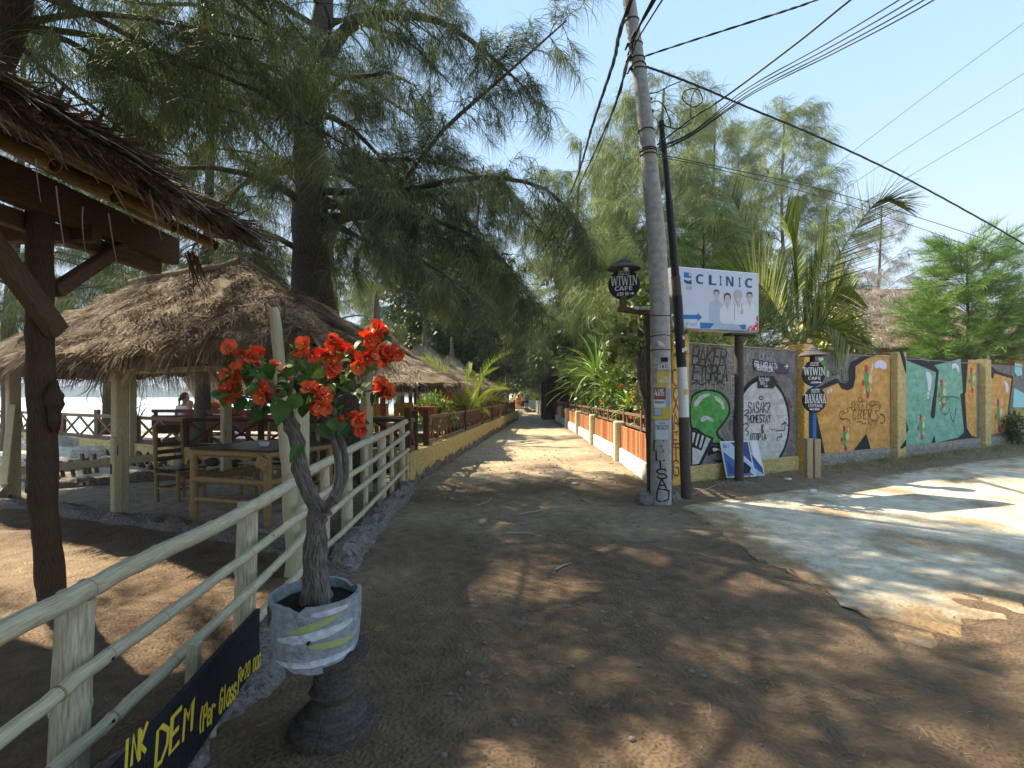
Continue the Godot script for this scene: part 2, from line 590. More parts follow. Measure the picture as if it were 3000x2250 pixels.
	mat("rusty_steel", L(0.035, 0.025, 0.02), L(0.15, 0.13, 0.115), {"uv": Vector3(3, 1, 1), "freq": 22.0, "seed": 33, "rough": 0.8, "bump": 0.7})
	mat("cable", L(0.018, 0.018, 0.024), L(0.018, 0.018, 0.024), {"rough": 0.5})
	mat("paint_orange", L(0.50, 0.23, 0.05), L(0.78, 0.46, 0.16), {"tri": 0.6, "freq": 6.0, "size": 512, "seed": 34, "rough": 0.8, "bump": 0.9, "bfreq": 40.0})
	mat("paint_teal", L(0.14, 0.33, 0.24), L(0.30, 0.58, 0.44), {"tri": 0.6, "freq": 6.0, "size": 512, "seed": 35, "rough": 0.8, "bump": 0.9, "bfreq": 40.0})
	mat("paint_black", L(0.012, 0.010, 0.016), L(0.03, 0.027, 0.035), {"tri": 1.5, "freq": 9.0, "seed": 36, "rough": 0.7, "bump": 0.6, "bfreq": 40.0})
	mat("paint_faded", L(0.04, 0.035, 0.033), L(0.075, 0.07, 0.065), {"tri": 3.0, "freq": 9.0, "seed": 36, "rough": 0.85})
	mat("paint_white", L(0.42, 0.42, 0.42), L(0.74, 0.74, 0.73), {"tri": 0.8, "freq": 7.0, "seed": 37, "rough": 0.8, "bump": 0.6, "bfreq": 40.0})
	mat("paint_chalk", L(0.27, 0.26, 0.245), L(0.42, 0.41, 0.39), {"tri": 5.0, "freq": 12.0, "seed": 38, "rough": 0.9})
	mat("paint_green", L(0.045, 0.22, 0.04), L(0.14, 0.46, 0.12), {"tri": 0.7, "freq": 8.0, "seed": 39, "rough": 0.75, "bump": 0.6, "bfreq": 40.0})
	mat("paint_red", L(0.36, 0.05, 0.03), L(0.46, 0.08, 0.05), {"tri": 2.0, "rough": 0.8})
	mat("paint_pale", L(0.66, 0.48, 0.33), L(0.75, 0.58, 0.43), {"tri": 2.0, "rough": 0.8})
	mat("paint_lilac", L(0.60, 0.58, 0.72), L(0.72, 0.70, 0.82), {"tri": 2.0, "rough": 0.8})
	mat("paint_sky", L(0.26, 0.58, 0.60), L(0.34, 0.68, 0.70), {"tri": 1.5, "rough": 0.8})
	mat("paint_olive", L(0.26, 0.25, 0.06), L(0.36, 0.34, 0.11), {"tri": 1.5, "rough": 0.8})
	mat("paint_brown", L(0.16, 0.055, 0.015), L(0.22, 0.09, 0.03), {"tri": 3.0, "rough": 0.8})
	mat("sign_black", L(0.012, 0.012, 0.018), L(0.028, 0.028, 0.036), {"tri": 4.0, "rough": 0.5, "bump": 0.3})
	mat("board_navy", L(0.008, 0.009, 0.014), L(0.022, 0.024, 0.036), {"uv": Vector3(8, 1, 1), "rough": 0.6, "bump": 0.5})
	mat("letter_white", L(0.66, 0.66, 0.70), L(0.76, 0.76, 0.80), {"tri": 6.0, "rough": 0.6})
	mat("letter_yellow", L(0.62, 0.46, 0.03), L(0.75, 0.60, 0.08), {"tri": 6.0, "rough": 0.6})
	mat("sign_white", L(0.56, 0.60, 0.70), L(0.62, 0.66, 0.76), {"tri": 0.5, "rough": 0.35})
	mat("aluminium", L(0.50, 0.51, 0.53), L(0.62, 0.63, 0.65), {"tri": 1.0, "rough": 0.35, "metal": 0.7})
	mat("print_navy", L(0.015, 0.05, 0.20), L(0.03, 0.08, 0.27), {"tri": 2.0, "rough": 0.4})
	mat("print_blue", L(0.02, 0.16, 0.46), L(0.03, 0.19, 0.52), {"tri": 2.0, "rough": 0.4})
	mat("print_light", L(0.38, 0.49, 0.62), L(0.46, 0.56, 0.69), {"tri": 1.0, "rough": 0.4})
	mat("print_gray", L(0.36, 0.40, 0.49), L(0.42, 0.46, 0.55), {"tri": 2.0, "rough": 0.4})
	mat("print_dark", L(0.06, 0.065, 0.09), L(0.10, 0.105, 0.14), {"tri": 2.0, "rough": 0.4})
	mat("print_skin", L(0.50, 0.44, 0.44), L(0.55, 0.49, 0.48), {"tri": 2.0, "rough": 0.4})
	mat("print_coat", L(0.66, 0.69, 0.76), L(0.70, 0.73, 0.80), {"tri": 2.0, "rough": 0.4})
	mat("print_red", L(0.48, 0.05, 0.08), L(0.55, 0.07, 0.10), {"tri": 2.0, "rough": 0.4})
	mat("paper", L(0.58, 0.58, 0.56), L(0.72, 0.72, 0.69), {"tri": 3.0, "rough": 0.8})
	mat("paper_yellow", L(0.55, 0.42, 0.04), L(0.66, 0.52, 0.09), {"tri": 3.0, "rough": 0.8})
	mat("paper_brown", L(0.16, 0.04, 0.03), L(0.42, 0.14, 0.03), {"tri": 6.0, "rough": 0.7})
	mat("post_blue", L(0.03, 0.10, 0.30), L(0.07, 0.20, 0.48), {"tri": 3.0, "rough": 0.6})
	mat("soil", L(0.018, 0.013, 0.010), L(0.05, 0.036, 0.028), {"tri": 4.0, "freq": 16.0, "rough": 0.95, "bump": 2.0})
	mat("pot_paint", L(0.18, 0.205, 0.22), L(0.38, 0.42, 0.45), {"tri": 2.5, "freq": 8.0, "rough": 0.55, "bump": 0.3})
	mat("pot_white", L(0.34, 0.37, 0.42), L(0.74, 0.78, 0.84), {"tri": 3.0, "freq": 7.0, "rough": 0.5})
	mat("pot_lime", L(0.30, 0.33, 0.30), L(0.44, 0.54, 0.08), {"tri": 4.0, "freq": 7.0, "rough": 0.55})
	mat("cast_stone", L(0.045, 0.038, 0.034), L(0.13, 0.11, 0.10), {"tri": 3.0, "freq": 12.0, "rough": 0.9, "bump": 0.9})
	mat("cushion", L(0.62, 0.14, 0.025), L(0.72, 0.19, 0.04), {"tri": 3.0, "rough": 0.9})
	mat("bench_red", L(0.075, 0.022, 0.016), L(0.16, 0.05, 0.036), {"uv": Vector3(8, 1, 1), "rough": 0.6})
	mat("chair_yellow", L(0.60, 0.33, 0.06), L(0.74, 0.46, 0.12), {"uv": Vector3(5, 1, 1), "rough": 0.6})
	mat("tarp", L(0.02, 0.07, 0.40), L(0.03, 0.10, 0.50), {"tri": 1.0, "rough": 0.6})
	mat("skin", L(0.42, 0.22, 0.14), L(0.48, 0.26, 0.17), {"tri": 3.0, "rough": 0.6})
	mat("cloth_white", L(0.60, 0.58, 0.62), L(0.70, 0.68, 0.72), {"tri": 4.0, "rough": 0.9})
	mat("cloth_dark", L(0.03, 0.03, 0.05), L(0.05, 0.05, 0.07), {"tri": 4.0, "rough": 0.9})
	mat("cloth_red", L(0.40, 0.08, 0.06), L(0.50, 0.11, 0.09), {"tri": 4.0, "rough": 0.9})
	mat("hair", L(0.045, 0.022, 0.012), L(0.08, 0.04, 0.02), {"tri": 6.0, "rough": 0.6})
	mat("tin_white", L(0.60, 0.64, 0.68), L(0.72, 0.76, 0.80), {"tri": 1.0, "rough": 0.5})


# height of the ground at x and at a distance d from the camera
func gy(x: float, d: float) -> float:
	var h := 0.035 * noise.get_noise_2d(x * 0.5, d * 0.5) + 0.022 * fine.get_noise_2d(x * 1.7, d * 1.7)
	h -= 0.022 * exp(-pow((x - 0.15 - 0.02 * d + 0.1 * sin(d * 0.5)) / 0.16, 2.0)) + 0.022 * exp(-pow((x - 1.25 - 0.02 * d + 0.1 * sin(d * 0.5)) / 0.16, 2.0))
	# level under the concrete, with earth drifted over its edges
	var l := (d - 3.05) * 0.9 - (x - 2.4) * 0.43
	if x > 1.7:
		var inside := smoothstep(0.15, 0.5, l) * smoothstep(4.0, 3.5, l) * smoothstep(2.35, 2.65, x)
		var rim := 0.018 * noise.get_noise_2d(x * 1.4 + 7.0, d * 1.4) + 0.016 * fine.get_noise_2d(x * 5.5, d * 5.5) + 0.007
		h = lerpf(lerpf(h, rim, smoothstep(1.7, 2.2, x) * smoothstep(-1.0, -0.2, l) * smoothstep(5.2, 4.4, l)), -0.01, inside)
	var edge := -1.95 + 0.0846 * (d - 8.33)
	var back := 10.15 if x > -6.4 else 10.15 - (x + 6.4) * 0.61
	if d > back and x < edge:
		h += 0.30 * smoothstep(0.0, 0.12, d - back) * smoothstep(0.0, 0.1, edge - x)
	var sea := smoothstep(19.0, 36.0, d) * smoothstep(0.0, 5.0, -x - 0.28 * d - 0.5)
	sea = maxf(sea, smoothstep(13.0, 26.0, -x) * smoothstep(6.0, 12.0, d))
	return lerpf(h, -2.2, sea)


func ground_and_sea() -> void:
	var xs := []
	var ds := []
	var x := -7.0
	while x <= 8.0:
		xs.append(x); x += 0.13
	var st := 0.16
	while x < 900.0:
		xs.append(x); x += st; st *= 1.12
	x = -7.13
	st = 0.16
	while x > -900.0:
		xs.push_front(x); x -= st; st *= 1.07
	x = 0.6
	while x <= 13.0:
		ds.append(x); x += 0.12
	st = 0.14
	while x < 1500.0:
		ds.append(x); x += st; st *= 1.06
	x = 0.4
	st = 0.3
	while x > -40.0:
		ds.push_front(x); x -= st; st *= 1.2
	var nx := xs.size()
	var nd := ds.size()
	var hts := PackedFloat32Array()
	for d in ds:
		for xx in xs:
			hts.append(gy(xx, d))
	var v := PackedVector3Array()
	var n := PackedVector3Array()
	var c := PackedColorArray()
	var ix := PackedInt32Array()
	for j in nd:
		for i in nx:
			var xx: float = xs[i]
			var d: float = ds[j]
			v.append(Vector3(xx, hts[j * nx + i], -d))
			var i0 := maxi(i - 1, 0)
			var i1 := mini(i + 1, nx - 1)
			var j0 := maxi(j - 1, 0)
			var j1 := mini(j + 1, nd - 1)
			var gx: float = (hts[j * nx + i1] - hts[j * nx + i0]) / (xs[i1] - xs[i0])
			var gd: float = (hts[j1 * nx + i] - hts[j0 * nx + i]) / (ds[j1] - ds[j0])
			n.append(Vector3(-gx, 1, gd).normalized())
			# brown trodden earth on the path, pale dry sand further along it and towards the beach
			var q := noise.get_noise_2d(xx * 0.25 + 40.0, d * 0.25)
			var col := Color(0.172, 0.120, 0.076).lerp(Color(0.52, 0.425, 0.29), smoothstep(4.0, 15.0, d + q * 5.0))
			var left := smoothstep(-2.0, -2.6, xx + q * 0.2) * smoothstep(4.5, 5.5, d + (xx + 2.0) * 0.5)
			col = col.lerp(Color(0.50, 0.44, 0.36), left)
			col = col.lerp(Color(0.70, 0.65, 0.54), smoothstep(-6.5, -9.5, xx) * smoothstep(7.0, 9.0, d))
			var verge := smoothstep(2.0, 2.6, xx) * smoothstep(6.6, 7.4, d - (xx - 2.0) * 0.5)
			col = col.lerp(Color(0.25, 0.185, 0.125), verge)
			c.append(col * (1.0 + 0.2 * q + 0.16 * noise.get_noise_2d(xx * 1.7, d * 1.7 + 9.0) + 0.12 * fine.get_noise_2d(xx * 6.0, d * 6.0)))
	for j in nd - 1:
		for i in nx - 1:
			var a := j * nx + i
			ix.append_array([a, a + nx, a + 1, a + 1, a + nx, a + nx + 1])
	var arr := []
	arr.resize(Mesh.ARRAY_MAX)
	arr[Mesh.ARRAY_VERTEX] = v
	arr[Mesh.ARRAY_NORMAL] = n
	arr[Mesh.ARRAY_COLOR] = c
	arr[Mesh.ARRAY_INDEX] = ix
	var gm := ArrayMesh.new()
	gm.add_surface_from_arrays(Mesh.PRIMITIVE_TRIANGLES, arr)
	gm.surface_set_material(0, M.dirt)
	var g := put("ground", gm, Transform3D.IDENTITY)
	kind(g, "structure", "brown trodden earth of the path turning to pale beach sand")
	# concrete road coming in from the right, its edges worn and dusted with earth
	var near: Array = spline([V(2.38, 0, 3.0), V(2.9, 0, 3.25), V(3.5, 0, 3.5), V(4.4, 0, 3.95), V(6.0, 0, 4.75), V(9.0, 0, 6.2), V(18.0, 0, 11.0), V(34.0, 0, 20.0)], 18)
	var far: Array = spline([V(2.18, 0, 6.85), V(2.8, 0, 7.2), V(3.5, 0, 7.6), V(4.6, 0, 8.15), V(6.4, 0, 9.2), V(9.4, 0, 11.0), V(18.0, 0, 15.6), V(34.0, 0, 25.0)], 18)
	var b := MB.new()
	var g2 := []
	var c2 := []
	for i in near.size():
		var row := PackedVector3Array()
		var crow := PackedColorArray()
		for k in 45:
			var p: Vector3 = (near[i] as Vector3).lerp(far[i], k / 44.0)
			var e0 := minf(k / 44.0 * 3.85, (1.0 - k / 44.0) * 5.0 + 0.15)
			if i < 60:
				e0 = minf(e0, p.x - 2.28 + 0.03)
			p.x += (0.10 * noise.get_noise_2d(p.x * 1.3, p.z * 1.3) + 0.06 * fine.get_noise_2d(p.x * 6.0, p.z * 6.0)) * (1.0 if e0 < 0.12 else 0.0)
			p.z += 0.12 * fine.get_noise_2d(p.x * 2.6 + 5.0, p.z * 2.6) * (1.0 if e0 < 0.12 else 0.0)
			p.y = 0.013 if e0 > 0.05 else -0.02
			row.append(p)
			var dust := smoothstep(0.75, 0.0, e0 + 0.45 * noise.get_noise_2d(p.x * 1.1, p.z * 1.1) + 0.3 * fine.get_noise_2d(p.x * 4.0, p.z * 4.0))
			dust = maxf(dust, 0.75 * smoothstep(0.05, 0.5, noise.get_noise_2d(p.x * 0.7 + 30.0, p.z * 0.7)))
			crow.append(Color(1, 1, 1).lerp(Color(0.50, 0.375, 0.255), dust))
		g2.append(row)
		c2.append(crow)
	for i in near.size() - 1:
		for k in 44:
			b.quad(g2[i][k], g2[i + 1][k], g2[i + 1][k + 1], g2[i][k + 1], Vector3.UP)
			var q := b.c.size() - 6
			var order := [c2[i][k], c2[i + 1][k], c2[i + 1][k + 1], c2[i][k + 1]]
			for z in 6:
				for m in 4:
					if b.v[q + z] == [g2[i][k], g2[i + 1][k], g2[i + 1][k + 1], g2[i][k + 1]][m]:
						b.c[q + z] = order[m]
	kind(obj("concrete_road", b, M.concrete_road), "structure", "pale worn concrete road, dusty at its broken edge, leading off to the right")
	b = MB.new()
	b.quad(Vector3(-4000, -1.0, 40), Vector3(400, -1.0, 40), Vector3(400, -1.0, -4500), Vector3(-4000, -1.0, -4500), Vector3.UP)
	kind(obj("sea", b, M.sea), "structure", "calm turquoise sea beyond the beach")
	# the shore across the strait
	b = MB.new()
	var prev := []
	for i in 160:
		var xx := lerpf(-1500.0, -60.0, i / 159.0)
		var d := 900.0 + 160.0 * sin(xx * 0.003) + 120.0 * (xx + 1500.0) / 1440.0
		var h := 7.0 + 5.0 * noise.get_noise_1d(xx * 0.02) + lerpf(6.0, 0.0, i / 159.0)
		var now := [V(xx, -1.2, d), V(xx, h, d + 20.0), V(xx, h * 0.9, d + 120.0)]
		if prev:
			for k in 2:
				var nn := Vector3(0, 0.4, 0.9).normalized() if k == 0 else Vector3.UP
				b.quad(prev[k], now[k], now[k + 1], prev[k + 1], nn)
		prev = now
	kind(obj("far_shore", b, M.shore), "structure", "low hazy wooded shore across the water")
	var tb := MB.new()
	tb.lump(Vector3.ZERO, Vector3.ONE, noise, 0.7, 1.9, 9)
	var tm := tb.build()
	tm.surface_set_material(0, M.shore)
	var xfs := []
	for i in 420:
		var xx := R(-1450, -80)
		var d := 905.0 + 160.0 * sin(xx * 0.003) + 120.0 * (xx + 1500.0) / 1440.0 + R(0, 60)
		var s := R(4.0, 8.5)
		xfs.append(Transform3D(Basis(Vector3.UP, R(0, 6)).scaled(Vector3(s * R(0.8, 1.6), s * R(0.8, 1.5), s)), V(xx, R(2.0, 11.0), d)))
	kind(many("far_shore_wood", tm, xfs, [], self), "stuff", "hazy tree line along the far shore")
	var hill := MB.new()
	prev = []
	for i in 60:
		var xx := lerpf(-3600.0, 300.0, i / 59.0)
		var h := 60.0 + 90.0 * absf(noise.get_noise_1d(xx * 0.0011 + 3.0)) + 40.0 * noise.get_noise_1d(xx * 0.004)
		var now := [V(xx, -2, 3300), V(xx, h, 3500), V(xx, h * 0.8, 3900)]
		if prev:
			for k in 2:
				hill.quad(prev[k], now[k], now[k + 1], prev[k + 1], Vector3(0, 0.6, 0.8))
		prev = now
	kind(obj("distant_hills", hill, M.shore), "structure", "pale blue hills far behind the shore")


# the long wall: its line on the ground, and photo measures turned into places on it (metres along it, height)
const W0 := Vector3(2.7, 0, -8.75)
const WX := Vector3(0.8713, 0, -0.4907)
const WN := Vector3(0.4907, 0, 0.8713)


func on_wall(px: float, py: float) -> Vector2:
	var r := Vector3((px - CX) / F, -(py - HY) / F, -1.0)
	var k := (W0 - Vector3(0, EYE, 0)).dot(WN) / r.dot(WN)
	var p := r * k + Vector3(0, EYE, 0)
	return Vector2((p - W0).dot(WX), p.y)


# the same for measures taken on a zoomed crop with its origin and scale
func wall_list(list: String, ox := 0.0, oy := 0.0, s := 1.0) -> PackedVector2Array:
	var out := PackedVector2Array()
	for w in list.split(" "):
		var q := w.split(",")
		out.append(on_wall(ox + float(q[0]) / s, oy + float(q[1]) / s))
	return out


func ell(c: Vector2, rx: float, ry: float, m := 28, tilt := 0.0) -> PackedVector2Array:
	var o := PackedVector2Array()
	for i in m:
		o.append(c + Vector2(cos(TAU * i / m) * rx, sin(TAU * i / m) * ry).rotated(tilt))
	return o


func rounded(p: PackedVector2Array, per := 4) -> PackedVector2Array:
	var o := PackedVector2Array()
	var m := p.size()
	for i in m:
		for k in per:
			o.append(p[i].cubic_interpolate(p[(i + 1) % m], p[(i + m - 1) % m], p[(i + 2) % m], float(k) / per))
	return o


func paint(par: Node, o: Vector3, x: Vector3, y: Vector3, poly: PackedVector2Array, m: Material, lift: float, called := "painted_shape") -> void:
	var b := MB.new()
	b.plate(o + x.cross(y).normalized() * lift, x, y, poly, 0.0)
	obj(called, b, m, par)


func scrawl(par: Node, o: Vector3, x: Vector3, y: Vector3, lines: Array, w: float, m: Material, lift: float, called := "lettering", round_it := 0) -> void:
	var b := MB.new()
	for i in lines.size():
		var pts: PackedVector2Array = lines[i]
		if round_it and pts.size() > 2:
			pts = smooth2(Array(pts), round_it)
		b.stroke(o, x, y, pts, w, lift + 0.0004 * i)
	obj(called, b, m, par)


func type(par: Node, text: String, at: Vector3, x: Vector3, y: Vector3, h: float, wide: float, m: Material, face := "Droid Sans", weight := 700, called := "lettering") -> void:
	var f := SystemFont.new()
	f.font_names = PackedStringArray([face])
	f.font_weight = weight
	var t := TextMesh.new()
	t.text = text
	t.font = f
	t.font_size = 64
	t.pixel_size = 0.01
	t.depth = 0.02
	t.curve_step = 2.0
	t.material = m
	var o := MeshInstance3D.new()
	o.name = called
	par.add_child(o, true)
	o.mesh = t
	var bb := t.get_aabb()
	var nn := x.cross(y).normalized()
	var sx := wide / maxf(bb.size.x, 0.01)
	var sy := h / maxf(bb.size.y, 0.01)
	var mid := bb.get_center()
	o.transform = Transform3D(Basis(x * sx, y * sy, nn * 0.2), at - origin_of(par) - x * sx * mid.x - y * sy * mid.y)


func splotch(w: Node, c: Vector2, s: float, lift: float) -> void:
	var at := func(p: PackedVector2Array, m: Material, l: float) -> void: paint(w, W0, WX, Vector3.UP, p, m, lift + l)
	at.call(rounded(PackedVector2Array([c + Vector2(-0.09, 0.1) * s, c + Vector2(0.02, 0.16) * s, c + Vector2(0.1, 0.06) * s, c + Vector2(0.07, -0.12) * s, c + Vector2(-0.02, -0.26) * s, c + Vector2(-0.06, -0.08) * s])), M.paint_green, 0.0)
	var k := 0
	for q in [Vector3(-0.02, 0.22, 0.07), Vector3(-0.13, -0.06, 0.05), Vector3(0.05, -0.3, 0.06)]:
		at.call(ell(c + Vector2(q.x, q.y) * s, q.z * s, q.z * s * 1.25, 14), M.paint_red, 0.001 + k * 0.0003)
		k += 1
	for q in [Vector3(0.13, 0.02, 0.075), Vector3(0.17, 0.2, 0.04), Vector3(-0.1, -0.24, 0.035), Vector3(0.15, -0.2, 0.035), Vector3(-0.12, 0.22, 0.03)]:
		at.call(ell(c + Vector2(q.x, q.y) * s, q.z * s, q.z * s * 1.3, 14), M.paint_pale, 0.003 + k * 0.0003)
		k += 1


func wall_and_paint() -> void:
	var w := thing("graffiti_wall", "long concrete boundary wall with ochre pillars and big orange and teal graffiti", "wall", W0)
	var up := Vector3.UP
	var cuts := []
	for q in [[1950, 2000], [2336, 2363], [2610, 2635], [2869, 2885]]:
		cuts.append([on_wall(q[0], 1200).x, on_wall(q[1], 1200).x])
	cuts.append([19.2, 19.6])
	for i in 5:
		var a: float = cuts[i][0]
		var e: float = cuts[i][1]
		var b := MB.new()
		var bb := Basis(WX, up, WN)
		var c := W0 + WX * (a + e) * 0.5
		var hgt := 2.56
		b.box(c + up * (hgt * 0.5 - 0.05) - WN * 0.02, Vector3(e - a, hgt + 0.1, 0.34), bb, 0.012)
		obj("pillar", b, M.ochre if i < 2 else M.yellow_wall, w)
		if i < 4:
			var z: float = cuts[i + 1][0]
			b = MB.new()
			b.box(W0 + WX * (e + z) * 0.5 + up * 1.17 - WN * 0.07, Vector3(z - e - 0.004, 2.5, 0.14), bb, 0.008)
			obj("wall_panel", b, M.gray_wall, w)
			b = MB.new()
			b.box(W0 + WX * (e + z) * 0.5 + up * 0.06 + WN * 0.0, Vector3(z - e - 0.006, 0.42, 0.09), bb, 0.01)
			obj("plinth", b, M.yellow_wall if i == 0 else M.old_plaster, w)
			b = MB.new()
			b.box(W0 + WX * (e + z) * 0.5 + up * 2.431 - WN * 0.07, Vector3(z - e - 0.006, 0.022, 0.17), bb, 0.004)
			obj("coping", b, M.old_plaster, w)
	# first panel: lettering, a green and white figure, the white disc
	var O := W0
	var g := func(list: String, m: Material, lift: float, per := 4) -> void: paint(w, O, WX, up, rounded(wall_list(list), per), m, lift)
	g.call("2024,1168 2044,1146 2076,1140 2112,1149 2136,1177 2138,1212 2120,1243 2104,1263 2108,1279 2121,1290 2113,1303 2084,1301 2066,1283 2040,1262 2022,1250", M.paint_black, 0.003)
	g.call("2026,1174 2046,1152 2076,1146 2108,1155 2130,1180 2132,1211 2114,1240 2097,1263 2102,1282 2112,1291 2108,1297 2087,1295 2070,1277 2044,1256 2026,1244", M.paint_green, 0.005)
	g.call("2032,1182 2050,1160 2074,1153 2078,1159 2056,1170 2040,1192", M.paint_white, 0.007)
	g.call("2094,1160 2114,1170 2122,1190 2118,1200 2108,1182 2092,1168", M.paint_white, 0.007)
	g.call("2052,1225 2068,1218 2086,1226 2088,1236 2070,1230 2056,1236", M.paint_white, 0.007)
	paint(w, O, WX, up, wall_list("2024,1258 2090,1282 2086,1298 2052,1364 2024,1366"), M.paint_black, 0.009)
	paint(w, O, WX, up, wall_list("2027,1266 2036,1268 2030,1296 2027,1300"), M.paint_white, 0.011)
	paint(w, O, WX, up, wall_list("2042,1270 2049,1272 2040,1306 2035,1304"), M.paint_white, 0.011)
	paint(w, O, WX, up, wall_list("2055,1274 2062,1277 2052,1312 2046,1310"), M.paint_white, 0.011)
	paint(w, O, WX, up, wall_list("2068,1279 2081,1286 2046,1358 2027,1361 2027,1310 2054,1320"), M.paint_white, 0.011)
	g.call("2084,1306 2104,1308 2122,1320 2124,1332 2106,1326 2090,1330 2072,1334", M.paint_black, 0.003)
	g.call("2088,1313 2104,1314 2118,1322 2116,1326 2104,1320 2090,1322", M.paint_white, 0.005)
	g.call("2086,1344 2104,1348 2120,1345 2118,1352 2102,1354", M.paint_black, 0.003)
	var c := on_wall(2233, 1242)
	var r := absf(on_wall(2316, 1242).x - on_wall(2150, 1242).x) * 0.5
	paint(w, O, WX, up, ell(c, r, r * 1.06, 48), M.paint_black, 0.012)
	paint(w, O, WX, up, ell(c + Vector2(0.015, 0.0), r * 0.91, r * 0.965, 48), M.paint_white, 0.014)
	g.call("2122,1336 2140,1300 2160,1280 2166,1296 2150,1320 2148,1340", M.paint_black, 0.003)
	scrawl(w, O, WX, up, [ell(on_wall(2228, 1166), 0.06, 0.03, 18), smooth2(Array(wall_list("2178,1205 2190,1200 2186,1212 2180,1216 2190,1220"))), smooth2(Array(wall_list("2176,1244 2186,1240 2190,1250 2182,1258 2190,1266 2186,1276"))), wall_list("2272,1262 2296,1260 2298,1240"), wall_list("2288,1246 2298,1236 2306,1248"), smooth2(Array(wall_list("2274,1292 2276,1282 2288,1278 2286,1270"))), wall_list("2258,1258 2260,1260"), wall_list("2266,1257 2268,1259"), wall_list("2296,1164 2306,1186"), wall_list("2306,1168 2316,1194"), wall_list("2148,1176 2156,1162"), wall_list("2136,1260 2137,1232")], 0.022, M.paint_faded, 0.017)
	for q in [["SASAK2", 2190, 1210, 0.20, 0.114], ["HOMESTAY", 2189, 1239, 0.145, 0.0885], ["&", 2228, 1268, 0.16, 0.1], ["UTOPiA", 2196, 1291, 0.13, 0.083]]:
		scrawl(w, O, WX, up, letters(q[0], on_wall(q[1], q[2]), q[3], q[4], 0.05, 0.0, 0.42, 0.035), 0.021, M.paint_faded, 0.0175)
	scrawl(w, O, WX, up, letters("BAKER", on_wall(2026, 1068), 0.32, 0.185, 0.16, 0.0, 0.5, 0.05), 0.03, M.paint_faded, 0.003)
	scrawl(w, O, WX, up, letters("ETGREA", on_wall(2030, 1114), 0.27, 0.155, 0.12, 0.0, 0.5, 0.06), 0.03, M.paint_faded, 0.006)
	scrawl(w, O, WX, up, [wall_list("2026,1126 2040,1120 2056,1128 2074,1119 2092,1128 2108,1120 2122,1128 2126,1134")], 0.028, M.paint_faded, 0.003, "lettering", 4)
	scrawl(w, O, WX, up, letters("KAmPUnG", on_wall(2188, 1068), 0.24, 0.125, 0.03, 0.0, 0.4, 0.04), 0.022, M.paint_chalk, 0.002)
	scrawl(w, O, WX, up, letters("HOUT HELI >", on_wall(2034, 1139), 0.24, 0.165, 0.0, 0.0, 0.4, 0.03), 0.022, M.paint_chalk, 0.0015)
	# letters down the first pillar, small marks down the second
	var f1 := 0.152
	var k := 0
	for ch in ["C", "n", "X", "A", ".", "E", "T", "G"]:
		scrawl(w, O, WX, up, letters(ch, on_wall(1954, [1130, 1168, 1205, 1255, 1275, 1310, 1345, 1392][k]), 0.27, 0.2, -0.08, 0.0, 0.48, 0.06), 0.026, M.paint_brown, f1)
		k += 1
	for i in 5:
		for j in 3:
			scrawl(w, O, WX, up, letters(["T", "U", "X"][j], on_wall(2327, 1090 + i * 57 + j * 20), 0.07, 0.1, 0.0, 0.0, 0.6, 0.06), 0.012, M.paint_brown, f1)
	# the long orange and teal piece
	var z := func(list: String, m: Material, lift: float) -> void: paint(w, O, WX, up, wall_list(list, 2300, 950, 3.16), m, lift)
	z.call("208,1218 208,620 320,575 420,520 480,500 512,540 556,548 588,520 585,410 605,350 690,310 760,280 970,272 970,1180 800,1186", M.paint_black, 0.003)
	z.call("290,830 330,640 345,600 490,545 520,598 575,613 628,592 650,500 650,390 735,330 840,284 970,284 970,1166 800,1180 750,1010 690,1090 610,1198 372,1222 330,1010", M.paint_orange, 0.005)
	z.call("340,345 385,315 372,370 392,420 385,480 362,515 350,440", M.paint_green, 0.006)
	z.call("300,312 352,304 356,330 318,346", M.paint_white, 0.006)
	paint(w, O, WX, up, ell(on_wall(2425, 1095), 0.05, 0.075, 16), M.paint_white, 0.007)
	scrawl(w, O, WX, up, [wall_list("430,440 440,470 500,450 520,420 525,490 540,530 570,520 580,440", 2300, 950, 3.16)], 0.018, M.paint_black, 0.006, "painted_line", 3)
	paint(w, O, WX, up, rounded(wall_list("822,382 850,340 900,336 936,370 932,412 900,415 870,402 838,408", 2300, 950, 3.16)), M.paint_lilac, 0.008)
	paint(w, O, WX, up, ell(on_wall(2555, 1074), 0.03, 0.075, 14), M.paint_lilac, 0.008)
	for q in [[2426, 1147], [2434, 1143]]:
		paint(w, O, WX, up, ell(on_wall(q[0], q[1]), 0.035, 0.05, 14), M.paint_lilac, 0.008)
	splotch(w, on_wall(2538, 1113), 1.15, 0.008)
	splotch(w, on_wall(2473, 1281), 0.85, 0.008)
	scrawl(w, O, WX, up, letters("ONEUP", on_wall(2494, 1202), 0.20, 0.215, 0.06, 0.0, 0.62, 0.04), 0.022, M.paint_brown, 0.009)
	scrawl(w, O, WX, up, letters("CREW", on_wall(2498, 1228), 0.20, 0.215, 0.06, 0.0, 0.62, 0.04), 0.022, M.paint_brown, 0.009)
	scrawl(w, O, WX, up, letters("2013", on_wall(2540, 1245), 0.13, 0.11, 0.1, 0.0, 0.5, 0.06), 0.016, M.paint_brown, 0.009)
